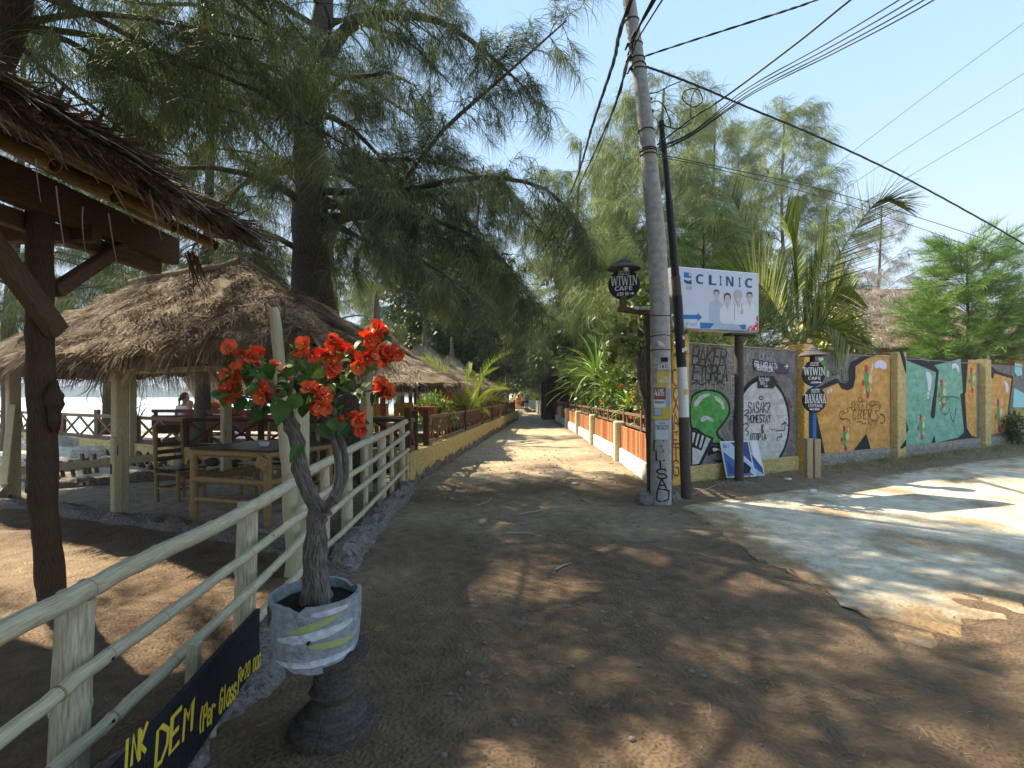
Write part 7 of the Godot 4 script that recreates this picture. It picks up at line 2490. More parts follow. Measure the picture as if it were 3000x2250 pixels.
func pot_and_flowers() -> void:
	var c := V(-0.81, 0, 2.32)
	var t := thing("stone_pedestal", "dark turned stone pedestal under the painted pot", "pedestal", c)
	var b := MB.new()
	b.lathe(c, [Vector2(0, -0.03), Vector2(0.185, -0.03), Vector2(0.188, 0.03), Vector2(0.18, 0.048), Vector2(0.15, 0.052)], 30, Basis.IDENTITY, 0.01)
	obj("foot", b, M.cast_stone, t)
	b = MB.new()
	b.lathe(c, [Vector2(0.15, 0.05), Vector2(0.146, 0.08), Vector2(0.135, 0.092), Vector2(0.105, 0.105), Vector2(0.088, 0.14), Vector2(0.098, 0.165), Vector2(0.104, 0.175), Vector2(0.098, 0.187), Vector2(0.086, 0.195)], 30, Basis.IDENTITY, 0.006)
	obj("base_moulding", b, M.cast_stone, t)
	b = MB.new()
	b.lathe(c, [Vector2(0.086, 0.193), Vector2(0.083, 0.27), Vector2(0.086, 0.30), Vector2(0.12, 0.315), Vector2(0.155, 0.33), Vector2(0.16, 0.352), Vector2(0, 0.352)], 30, Basis.IDENTITY, 0.006)
	obj("shaft", b, M.cast_stone, t)
	# the pot: half an old drum with a torn lower edge
	c.x -= 0.078
	t = thing("flower_pot", "gray and white spray-painted drum pot with lime stripes on the stone pedestal", "pot", c + Vector3.UP * 0.34)
	var seg := 48
	var ro := 0.198
	var ri := 0.180
	var top := func(a: float) -> float: return 0.615 + 0.006 * noise.get_noise_1d(a * 2.0) - 0.035 * maxf(0.0, 1.0 - absf(wrapf(a - 1.62, -PI, PI)) / 0.13) - 0.03 * maxf(0.0, 1.0 - absf(wrapf(a + 0.9, -PI, PI)) / 0.35)
	var low := func(a: float) -> float: return 0.345 + 0.018 * sin(a * 3.0 + 1.0) + 0.012 * fine.get_noise_1d(a * 4.0)
	var rr := func(v: float) -> float: return lerpf(0.178, ro, pow(clampf(v * 1.6, 0.0, 1.0), 0.7))
	b = MB.new()
	for k in seg:
		var a0 := TAU * k / seg
		var a1 := TAU * (k + 1) / seg
		var d0 := Vector3(cos(a0), 0, sin(a0))
		var d1 := Vector3(cos(a1), 0, sin(a1))
		for j in 8:
			var v0 := j / 8.0
			var v1 := (j + 1) / 8.0
			var pt := func(d: Vector3, a: float, v: float) -> Vector3: return c + d * rr.call(v) + Vector3.UP * lerpf(low.call(a), top.call(a), v)
			b.quads(pt.call(d0, a0, v0), pt.call(d1, a1, v0), pt.call(d1, a1, v1), pt.call(d0, a0, v1), d0, d1, d1, d0, Vector2(a0, v0), Vector2(a1, v0), Vector2(a1, v1), Vector2(a0, v1))
		b.quad(c + d0 * ro + Vector3.UP * top.call(a0), c + d1 * ro + Vector3.UP * top.call(a1), c + d1 * ri + Vector3.UP * top.call(a1), c + d0 * ri + Vector3.UP * top.call(a0), Vector3.UP)
		b.quad(c + d0 * ri + Vector3.UP * top.call(a0), c + d1 * ri + Vector3.UP * top.call(a1), c + d1 * ri + Vector3.UP * 0.5, c + d0 * ri + Vector3.UP * 0.5, -d0)
	obj("drum", b, M.pot_paint, t)
	# sprayed bands: [from angle, to angle, height at the start, height at the end, half width, paint, lift]
	for q in [[0.35, 2.1, 0.52, 0.475, 0.021, "pot_white", 0.002], [0.75, 1.75, 0.565, 0.515, 0.015, "pot_lime", 0.003], [0.35, 1.35, 0.44, 0.455, 0.014, "pot_lime", 0.003], [0.15, 2.3, 0.385, 0.370, 0.015, "pot_white", 0.002], [0.5, 1.3, 0.59, 0.585, 0.013, "pot_white", 0.002], [2.3, 3.1, 0.57, 0.50, 0.05, "cast_stone", 0.002]]:
		b = MB.new()
		var n := 22
		for k in n:
			var s0 := float(k) / n
			var s1 := float(k + 1) / n
			var pts := []
			for e in [[s0, -1.0], [s1, -1.0], [s1, 1.0], [s0, 1.0]]:
				var a := lerpf(q[0], q[1], e[0])
				var hw: float = q[4] * pow(sin(PI * clampf(e[0] * 0.94 + 0.03, 0.0, 1.0)), 0.5) * (1.0 + 0.2 * fine.get_noise_2d(e[0] * 9.0, e[1] * 5.0 + q[2] * 30.0))
				var y := maxf(lerpf(q[2], q[3], e[0]) + e[1] * hw, low.call(a) + 0.003)
				y = minf(y, top.call(a) - 0.004)
				var v := (y - low.call(a)) / (top.call(a) - low.call(a)) as float
				pts.append(c + Vector3(cos(a), 0, sin(a)) * (rr.call(v) + q[6]) + Vector3.UP * y)
			b.quad(pts[0], pts[1], pts[2], pts[3], Vector3(cos(lerpf(q[0], q[1], s0)), 0, sin(lerpf(q[0], q[1], s0))))
		obj("sprayed_band", b, M[q[5]], t)
	b = MB.new()
	b.lathe(c + Vector3(0.045, 0.475, 0.19), [Vector2(0, 0.0), Vector2(0.007, 0.0), Vector2(0.007, 0.014), Vector2(0, 0.014)], 10, Basis(Vector3.RIGHT, PI * 0.5))
	obj("drain_hole", b, M.black_steel, t)
	b = MB.new()
	var prev := []
	for j in 6:
		var r := 0.182 * (1.0 - j / 5.0)
		var ring := []
		for k in 25:
			var a := TAU * (k % 24) / 24.0
			ring.append(c + Vector3(cos(a) * r, 0.565 + 0.02 * (1.0 - r / 0.18) + 0.012 * fine.get_noise_2d(cos(a) * r * 60.0, sin(a) * r * 60.0), sin(a) * r))
		if prev:
			for k in 24:
				b.quad(prev[k], prev[k + 1], ring[k + 1], ring[k], Vector3(R(-0.3, 0.3), 1, R(-0.3, 0.3)).normalized())
		prev = ring
	obj("soil", b, M.soil, t)
	# the plant
	t = thing("bougainvillea", "orange-red bougainvillea with a thick gray trunk growing in the drum pot", "flowering shrub", c + Vector3.UP * 0.57)
	var at := func(l: Array) -> Array: return l.map(func(q): return P(q[0], q[1], q[2]))
	var limbs := [[[[910, 1790, 2.30], [922, 1690, 2.32], [925, 1600, 2.32], [928, 1520, 2.32], [940, 1490, 2.32]], [0.074, 0.068, 0.060, 0.058, 0.072]], [[[952, 1802, 2.25], [944, 1750, 2.27], [932, 1670, 2.31]], [0.055, 0.055, 0.05]], [[[936, 1500, 2.32], [905, 1440, 2.30], [878, 1370, 2.30], [872, 1300, 2.30], [850, 1240, 2.28], [835, 1200, 2.27]], [0.052, 0.046, 0.042, 0.042, 0.036, 0.03]], [[[942, 1495, 2.33], [975, 1460, 2.36], [992, 1400, 2.38], [985, 1320, 2.4], [960, 1240, 2.4], [940, 1180, 2.38]], [0.034, 0.028, 0.024, 0.02, 0.017, 0.014]], [[[978, 1470, 2.36], [1010, 1400, 2.42], [1008, 1320, 2.44], [990, 1260, 2.45]], [0.026, 0.022, 0.018, 0.014]], [[[945, 1510, 2.33], [960, 1480, 2.26], [975, 1450, 2.2]], [0.02, 0.015, 0.01]]]
	for l in limbs:
		b = MB.new()
		var p: Array = spline(at.call(l[0]), 4)
		var rad := []
		for i in p.size():
			rad.append(float(l[1][mini(i / 4, l[1].size() - 1)]) * 0.76 * (1.0 + 0.22 * fine.get_noise_1d(i * 1.3)))
		b.tube(p, rad, 14, true, 0.16)
		obj("trunk", b, M.gray_bark, t)
	var clusters := [[735, 1055, 46, 12], [672, 1030, 14, 3], [690, 1095, 30, 6], [664, 1155, 16, 4], [770, 1156, 17, 3], [812, 1082, 12, 2], [892, 1032, 22, 5], [838, 1130, 8, 2], [955, 1042, 26, 6], [990, 1012, 34, 9], [968, 1085, 24, 6], [1030, 1038, 18, 4], [1042, 1065, 12, 3], [1100, 980, 38, 11], [1132, 1038, 38, 12], [1085, 1052, 22, 5], [938, 1166, 38, 12], [1122, 1142, 32, 10], [988, 1224, 10, 2], [1045, 1240, 28, 9]]
	var starts := [P(838, 1205, 2.27), P(940, 1180, 2.38), P(880, 1290, 2.3), P(990, 1265, 2.45)]
	var bm := [bract_mesh(1), bract_mesh(2), bract_mesh(3), bract_mesh(4)]
	var lc := [Color(0.06, 0.13, 0.03), Color(0.09, 0.18, 0.045), Color(0.045, 0.095, 0.028), Color(0.17, 0.25, 0.06)]
	var lm := []
	for i in 8:
		lm.append(leaf_mesh(i, lc[i % 4]))
	var eye := Vector3(0, EYE, 0)
	for q in clusters:
		var d := 2.32 + R(-0.2, 0.16)
		var e := P(q[0], q[1], d)
		var s: Vector3 = starts[0]
		for z in starts:
			if z.distance_to(e) < s.distance_to(e):
				s = z
		b = MB.new()
		var tw: Array = spline([s, s.lerp(e, 0.5) + Vector3(R(-0.04, 0.04), R(0.0, 0.06), R(-0.04, 0.04)), e], 5)
		b.tube(tw, lin(0.009, 0.0025, 11), 6, false)
		obj("twig", b, M.gray_bark, t)
		for k in q[3]:
			var p := e + rdir() * float(q[2]) / F * d * pow(R(0, 1), 0.5)
			var nn := ((eye - p).normalized() * R(0.2, 1.0) + rdir() * 0.8 + Vector3.UP * 0.3).normalized()
			var x := nn.cross(rdir()).normalized()
			put("flower", bm[rng.randi() % 4], Transform3D(Basis(x, nn, x.cross(nn)).scaled(Vector3.ONE * R(0.85, 1.2)), p), t)
		for k in range(3, 11):
			var p: Vector3 = tw[k]
			for j in (1 if k % 2 else 2):
				var dir := (rdir() + Vector3.DOWN * 0.4).normalized()
				var nn := (Vector3.UP * 0.6 + (eye - p).normalized() * 0.5 + rdir() * 0.5).normalized()
				var z := (dir - nn * dir.dot(nn)).normalized()
				var x := nn.cross(z)
				put("leaf", lm[rng.randi() % 8], Transform3D(Basis(x, nn, z).scaled(Vector3.ONE * R(0.32, 0.66)), p + z * 0.02), t)
	for q in [[758, 1205, 1.25], [822, 1192, 1.45], [838, 1218, 1.1], [703, 1180, 1.1], [785, 1085, 1.2], [730, 1100, 1.1], [868, 1320, 1.0], [945, 1262, 1.0], [880, 1120, 1.2], [905, 1100, 1.2], [850, 1085, 1.0], [1010, 1110, 1.1], [1085, 1075, 1.0], [1060, 1030, 1.0], [955, 1110, 1.0], [990, 1120, 1.0], [855, 1275, 0.7], [1005, 1255, 0.9], [978, 1245, 0.9], [640, 1160, 0.8], [655, 1175, 0.8], [745, 1140, 1.0], [1025, 1095, 1.1], [870, 1070, 0.9], [925, 1070, 0.9], [940, 1100, 1.1], [900, 1160, 1.0], [890, 1200, 1.0], [925, 1215, 0.9], [865, 1175, 1.1]]:
		var p := P(q[0], q[1], 2.28 + R(-0.12, 0.12))
		var nn := ((eye - p).normalized() + rdir() * 0.5 + Vector3.UP * 0.3).normalized()
		var dir := (Vector3.DOWN + rdir() * 0.7).normalized()
		var z := (dir - nn * dir.dot(nn)).normalized()
		put("leaf", lm[rng.randi() % 8], Transform3D(Basis(nn.cross(z), nn, z).scaled(Vector3.ONE * q[2] * 0.78), p - z * 0.035), t)


func drink_board() -> void:
	var t := thing("drinks_board", "dark lettered drinks board, Per Glass Rp20 000, leaning along the fence", "sign", V(-1.3, 0, 2.1))
	var O := V(-1.19, 0.0, 1.25)
	var E := V(-1.37, 0.0, 2.76)
	var x := (E - O).normalized()
	var up := Vector3.UP
	var nn := x.cross(up)
	var w := O.distance_to(E)
	var b := MB.new()
	b.plate(O - nn * 0.011, x, up, PackedVector2Array([Vector2(0, 0.02), Vector2(0, 0.36), Vector2(0.5, 0.355), Vector2(1.0, 0.362), Vector2(w, 0.355), Vector2(w - 0.01, 0.2), Vector2(w + 0.004, 0.07), Vector2(1.2, 0.065), Vector2(0.6, 0.04)]), 0.022)
	obj("board", b, M.board_navy, t)
	for u in [0.35, 1.02]:
		b = MB.new()
		b.bar(O + x * u - nn * 0.03 + up * -0.1, O + x * (u + 0.02) - nn * 0.03 + up * 0.30, 0.025, 0.06, Vector3.RIGHT)
		obj("stake", b, M.cream_wood, t)
	var on := func(px: float, py: float) -> Vector2:
		var r := Vector3((px - CX) / F, -(py - HY) / F, -1.0)
		var k := (O - Vector3(0, EYE, 0)).dot(nn) / r.dot(nn)
		var p := r * k + Vector3(0, EYE, 0) - O
		return Vector2(p.dot(x), p.y)
	var put_text := func(text: String, x0: float, y0: float, x1: float, y1: float, h: float, wd: float) -> void:
		var a: Vector2 = on.call(x0, y0)
		var e: Vector2 = on.call(x1, y1)
		var n := text.length()
		scrawl(t, O, x, up, letters(text, a, h, (e.x - a.x) / n, 0.12, (e.y - a.y) / n, (e.x - a.x) / n / h * 0.72, 0.05), wd, M.letter_yellow, 0.0125)
	put_text.call("Rp20 000", 690, 2004, 755, 1952, 0.062, 0.010)
	put_text.call("(Per Glass)", 572, 2156, 692, 2030, 0.095, 0.013)
	put_text.call("DEM", 445, 2250, 560, 2135, 0.115, 0.018)
	put_text.call("INK", 348, 2260, 418, 2206, 0.085, 0.016)


func shrub(called: String, label: String, c: Vector3, rad: Vector3, n: int, ca: Color, cb: Color, style: String, size: float, group := "") -> Node3D:
	var t := thing(called, label, "plant", Vector3(c.x, c.y - rad.y, c.z), group)
	var b := MB.new()
	for i in 9:
		var d := Vector3(R(-1, 1), R(0.3, 1), R(-1, 1)).normalized()
		b.tube([Vector3(c.x, c.y - rad.y - 0.03, c.z), c + Vector3(d.x * rad.x * 0.4, 0, d.z * rad.z * 0.4), c + d * rad * 0.85], [0.025, 0.016, 0.006], 5, false)
	obj("stems", b, M.gray_bark, t)
	var xfs := [[], [], [], []]
	var cols := [[], [], [], []]
	for i in n:
		var d := rdir()
		var p := c + d * rad * pow(R(0.02, 1.0), 0.4) * (1.0 + 0.25 * noise.get_noise_3dv(d * 2.0 + c))
		var x := (d + Vector3.UP * 0.4 + rdir() * 0.7).normalized()
		var z := x.cross(rdir()).normalized()
		var w := i % 4
		xfs[w].append(Transform3D(Basis(x, z.cross(x), z).scaled(Vector3.ONE * size * R(0.7, 1.3)), p))
		cols[w].append(ca.lerp(cb, R(0, 1)))
	for w in 4:
		kind(many("leaves", T[style][w], xfs[w], cols[w], t), "stuff")
	return t


func spiky(called: String, label: String, c: Vector3, n: int, ln: float, wd: float, ca: Color, cb: Color, pull: float, group := "") -> Node3D:
	var t := thing(called, label, "plant", c, group)
	for i in n:
		var b := MB.new()
		b.col = ca.lerp(cb, R(0, 1))
		var a := i * 2.4
		var q := float(i) / n
		var d := Vector3(cos(a) * (0.25 + q), 1.3 - q * 1.1, sin(a) * (0.25 + q)).normalized()
		b.blade(c + Vector3.UP * (0.3 * (1.0 - q)), d, ln * R(0.75, 1.1), wd, Vector3(0, -pull * R(0.6, 1.3), 0), 6, Vector3.UP.cross(d) + rdir() * 0.2, 0.06)
		obj("leaf", b, M.leaf, t)
	return t


func garden_plants() -> void:
	var ga := Color(0.12, 0.20, 0.045)
	var gb := Color(0.30, 0.42, 0.11)
	# right of the path, behind the panel fence
	for q in [[1712, 1085, 19.0, 1.7, "tall bright pandanus with long drooping blades above the panel fence"], [1672, 1120, 22.0, 1.5, "second pandanus, left of the tall one, near the little hut"], [1745, 1130, 15.5, 1.0, "lower strap-leaved plant just behind the panel fence"], [1790, 1185, 12.5, 0.6, "small spiky plant at the third fence panel"]]:
		var c := P(q[0], q[1] + 30, q[2]) + Vector3(0.45, 0, 0)
		var b := MB.new()
		var s := spiky("pandanus", q[4], c, 56, q[3] * 1.15, 0.10, Color(0.18, 0.29, 0.06), Color(0.42, 0.55, 0.16), 1.4, "strap-leaved plants behind the panel fence")
		b.tube([Vector3(c.x, -0.1, c.z), c + Vector3.UP * 0.2], [0.09, 0.07], 8, false, 0.1)
		obj("stem", b, M.gray_bark, s)
	shrub("garden_shrub", "leafy green bush behind the middle of the panel fence", V(3.7, 1.35, 15.0), Vector3(0.9, 0.9, 1.2), 260, Color(0.10, 0.16, 0.04), Color(0.24, 0.34, 0.09), "leaf", 1.0, "garden bushes right of the path")
	shrub("garden_shrub", "dry twiggy bush with a few red blooms next to the utility pole", V(3.45, 1.35, 11.0), Vector3(0.75, 1.05, 1.0), 200, Color(0.16, 0.17, 0.07), Color(0.34, 0.31, 0.16), "leaf", 0.6, "garden bushes right of the path")
	shrub("garden_shrub", "lush green bush behind the far end of the panel fence", V(4.2, 1.0, 21.0), Vector3(1.2, 0.8, 1.5), 240, Color(0.12, 0.19, 0.05), Color(0.29, 0.40, 0.11), "leaf", 1.2, "garden bushes right of the path")
	shrub("garden_shrub", "broad pale-leaved plant hanging left of the utility pole", P(1880, 960, 9.0), Vector3(0.28, 0.42, 0.3), 34, Color(0.10, 0.14, 0.04), Color(0.40, 0.44, 0.22), "leaf", 1.1)
	shrub("garden_shrub", "green growth behind the gray wall under the clinic sign", P(2140, 1010, 11.6), Vector3(1.5, 0.9, 0.8), 220, Color(0.07, 0.10, 0.03), Color(0.19, 0.23, 0.08), "plume", 1.0)
	shrub("garden_shrub", "pale leafy plant behind the wall by the second pillar", P(2440, 1000, 13.5), Vector3(0.6, 0.5, 0.5), 60, Color(0.25, 0.30, 0.08), Color(0.5, 0.5, 0.2), "leaf", 1.1)
	shrub("garden_shrub", "dark bush filling the gap behind the panel fence posts", V(4.6, 2.2, 18.0), Vector3(1.3, 1.3, 1.2), 260, Color(0.05, 0.08, 0.025), Color(0.15, 0.20, 0.06), "leaf", 1.2, "garden bushes right of the path")
	shrub("garden_shrub", "weed clump at the foot of the wall near its far end", P(2975, 1258, 15.6), Vector3(0.3, 0.3, 0.25), 40, Color(0.06, 0.09, 0.03), Color(0.16, 0.2, 0.07), "leaf", 0.6)
	# red flowers in the bush
	var bm := bract_mesh(9)
	var fl := thing("red_blooms", "scattered red blooms in the dry bush by the utility pole", "flowers", P(1840, 1180, 11.0))
	for q in [[1848, 1174], [1845, 1225], [1762, 1180], [1820, 1130]]:
		put("bloom", bm, Transform3D(Basis(Vector3.RIGHT, R(0.6, 1.4)).scaled(Vector3.ONE * 1.1), P(q[0], q[1], 10.2)), fl)
	# thick dark stem leaning on the utility pole
	var b := MB.new()
	b.tube(spline([P(1915, 1450, 7.9), P(1912, 1300, 7.85), P(1905, 1200, 7.8), P(1890, 1120, 7.75), P(1886, 1060, 7.7), P(1884, 1030, 7.7)], 4), lin(0.09, 0.125, 21), 12, true, 0.10)
	tag(obj("tree_stump", b, M.gray_bark), "tall dark cut stump standing close behind the utility pole", "tree stump")
	# left of the path
	var pc := V(-1.55, 0.25, 16.6)
	var p := thing("young_palm", "yellow-green young palm behind the lattice fence", "palm", pc)
	for i in 11:
		var a := i * 2.4
		var q := i / 10.0
		var d := Vector3(cos(a), 0, sin(a))
		var l := lerpf(2.4, 1.5, q)
		frond(p, [pc, pc + d * l * 0.14 + Vector3.UP * l * 0.45, pc + d * l * (0.32 + 0.25 * q) + Vector3.UP * l * (0.9 - 0.3 * q), pc + d * l * (0.6 + 0.3 * q) + Vector3.UP * l * (1.1 - 0.6 * q)], 0.6, 0.035, Color(0.28, 0.34, 0.06), Color(0.55, 0.58, 0.14), 0.35, 0.045, 0.25, R(0.2, 1.2))
	for q in [["pale variegated bush along the lattice fence past the young palm", V(-1.65, 1.3, 20.0), Vector3(0.5, 0.8, 0.9), 150, 0.9, Color(0.14, 0.19, 0.07), Color(0.5, 0.52, 0.35)], ["green bush under the young palm", V(-1.95, 0.85, 15.3), Vector3(0.35, 0.4, 0.6), 50, 0.7, Color(0.08, 0.13, 0.03), Color(0.25, 0.33, 0.09)], ["light green tuft on the lattice fence beside the first shelter", V(-1.85, 1.1, 12.2), Vector3(0.24, 0.25, 0.26), 50, 0.6, Color(0.2, 0.28, 0.06), Color(0.42, 0.5, 0.14)], ["bush at the far end of the lattice fence", V(-1.2, 1.2, 28.0), Vector3(0.5, 0.9, 1.2), 120, 1.3, Color(0.06, 0.10, 0.03), Color(0.2, 0.26, 0.09)]]:
		shrub("fence_shrub", q[0], q[1], q[2], q[3], q[5], q[6], "leaf", q[4], "bushes along the lattice fence")
	# terracotta bowl on the fence
	b = MB.new()
	b.lathe(P(1250, 1205, 11.0), [Vector2(0.06, -0.14), Vector2(0.14, -0.08), Vector2(0.22, 0.06), Vector2(0.23, 0.1), Vector2(0.2, 0.09), Vector2(0, 0.07)], 18)
	b.tube([P(1250, 1222, 11.0), Vector3(P(1250, 1222, 11.0).x, 0.25, -11.0)], [0.07, 0.09], 9)
	tag(obj("terracotta_bowl", b, M.red_wood), "wide terracotta bowl on a stand inside the lattice fence", "planter")
	var co := thing("grass_strip", "dry and green grass along the foot of the wall", "grass", Vector3.ZERO)
	kind(co, "stuff")
	var gm := []
	for s in 3:
		var g := MB.new()
		for i in 16:
			g.col = Color(1, 1, 1) * R(0.7, 1.3)
			g.blade(Vector3(R(-0.06, 0.06), 0, R(-0.06, 0.06)), Vector3(R(-0.7, 0.7), 1, R(-0.7, 0.7)), R(0.05, 0.14), 0.006, Vector3(R(-0.6, 0.6), -0.6, R(-0.6, 0.6)), 2, rdir(), 0.2)
		var m := g.build(Vector3.ZERO, true)
		m.surface_set_material(0, M.leaf)
		gm.append(m)
	remove_child(co)
	co.free()
	for s in 3:
		var xfs := []
		var cols := []
		for i in 230:
			var u := R(0.2, 18.0)
			var off := 0.16 + absf(rng.randfn(0.0, 0.45))
			var g0 := noise.get_noise_1d(u * 0.7) + noise.get_noise_2d(u * 2.0, off * 2.0) * 0.5
			if u < 4.4 and R(0, 1) < 0.7:
				continue
			var q := W0 + WX * u + WN * off
			q.y = gy(q.x, -q.z)
			xfs.append(Transform3D(Basis(Vector3.UP, R(0, 6)).scaled(Vector3(1, R(0.5, 1.2), 1) * R(0.8, 1.5)), q))
			var green := smoothstep(0.0, 0.5, g0)
			cols.append(Color(0.38, 0.30, 0.17).lerp(Color(0.16, 0.21, 0.06), green) * R(0.8, 1.2))
		kind(many("verge_grass", gm[s], xfs, cols, self), "stuff")


func far_path() -> void:
	var b := MB.new()
	b.tube([V(-0.42, -0.1, 44.0), V(-0.42, 3.0, 44.0), V(-0.36, 8.8, 44.0)], [0.19, 0.16, 0.12], 12)
	tag(obj("far_pole", b, M.gray_bark), "dark far pole at the left of the path's end", "pole")
	b = MB.new()
	b.tube([V(0.35, -0.1, 58.0), V(0.35, 7.0, 58.0)], [0.10, 0.08], 10)
	tag(obj("far_pole", b, M.aluminium), "slim pale pole farther off beside the white kiosk", "pole")
	var t := thing("white_kiosk", "white roofed kiosk with a blue fascia closing the end of the path", "kiosk", V(1.4, 0, 60.0))
	var o := t.position
	b = MB.new()
	b.box(o + Vector3(0.0, 2.75, 0), Vector3(5.4, 0.28, 3.2))
	obj("roof", b, M.tin_white, t)
	b = MB.new()
	b.box(o + Vector3(0.0, 2.1, 1.62), Vector3(5.0, 0.75, 0.06))
	obj("fascia", b, M.print_gray, t)
	for sx in [-2.4, 0.0, 2.4]:
		b = MB.new()
		b.box(o + Vector3(sx, 1.3, 1.4), Vector3(0.12, 2.6, 0.12))
		obj("post", b, M.tin_white, t)
	b = MB.new()
	b.box(o + Vector3(0.0, 0.5, 0.4), Vector3(4.6, 1.0, 0.8))
	obj("counter", b, M.paper, t)
	t = thing("thatched_hut", "small dark thatched hut on the right near the end of the path", "hut", V(3.0, 0, 33.5))
	o = t.position
	thatch(t, [[o + Vector3(-1.7, 2.1, 1.7), o + Vector3(-1.7, 2.1, -1.7), o + Vector3(0.1, 4.0, -1.4), o + Vector3(0.1, 4.0, 1.5), 0.4], [o + Vector3(1.9, 2.1, 1.7), o + Vector3(1.9, 2.1, -1.7), o + Vector3(0.1, 4.0, -1.4), o + Vector3(0.1, 4.0, 1.5), 0.4]], {"thick": 0.25, "density": 20, "per": 60, "size": 1.4, "ca": Color(0.10, 0.075, 0.05), "cb": Color(0.32, 0.26, 0.18)})
	for sx in [-0.9, 1.1]:
		for sz in [-1.1, 1.1]:
			b = MB.new()
			b.tube([o + Vector3(sx, -0.1, sz), o + Vector3(sx, 2.5, sz)], [0.14, 0.12], 9)
			obj("post", b, M.dark_wood, t)
	b = MB.new()
	b.box(o + Vector3(0.3, 0.6, 1.1), Vector3(1.6, 1.2, 0.08))
	obj("front_board", b, M.dark_wood, t)
	b = MB.new()
	b.box(o + Vector3(0.2, 1.4, 0.0), Vector3(2.0, 2.8, 0.1))
	obj("back_board", b, M.dark_wood, t)
	for q in [[1.9, 37.0, 43.0, "cream panelled garden wall beyond the little hut"]]:
		var w := thing("garden_wall", q[3], "wall", V(2.4, 0, 40.0))
		for i in 5:
			b = MB.new()
			b.box(V(2.45 - i * 0.06, 0.5, 37.0 + i * 1.7), Vector3(0.3, 1.2, 0.3))
			obj("pillar", b, M.paper, w)
			if i < 4:
				b = MB.new()
				b.box(V(2.45 - (i + 0.5) * 0.06, 0.42, 37.85 + i * 1.7), Vector3(0.14, 1.0, 1.38))
				obj("panel", b, M.post_cream, w)
	for q in [["bushy growth left behind the far pole", V(-3.4, 1.3, 52.0), Vector3(2.4, 1.6, 2.0)], ["bushy growth behind the white kiosk", V(5.5, 1.3, 68.0), Vector3(4.0, 1.5, 2.0)], ["bushy growth to the right behind the garden wall", V(6.5, 1.4, 46.0), Vector3(3.0, 1.8, 2.0)], ["bushy growth closing the view left of the kiosk", V(-6.5, 1.5, 70.0), Vector3(4.0, 2.0, 2.0)]]:
		shrub("far_shrub", q[0], q[1], q[2], 260, Color(0.07, 0.10, 0.03), Color(0.22, 0.27, 0.09), "leaf", 2.6, "bushes at the end of the path")
	b = MB.new()
	b.lump(V(0.47, 0.98, 46.0), Vector3(0.26, 1.0, 0.05), noise, 0.05, 1.0, 14, Basis(Vector3(0, 0, 1), -0.35))
	tag(obj("surfboard", b, M.paper_yellow), "yellow surfboard leaning beside the far walkers", "surfboard")


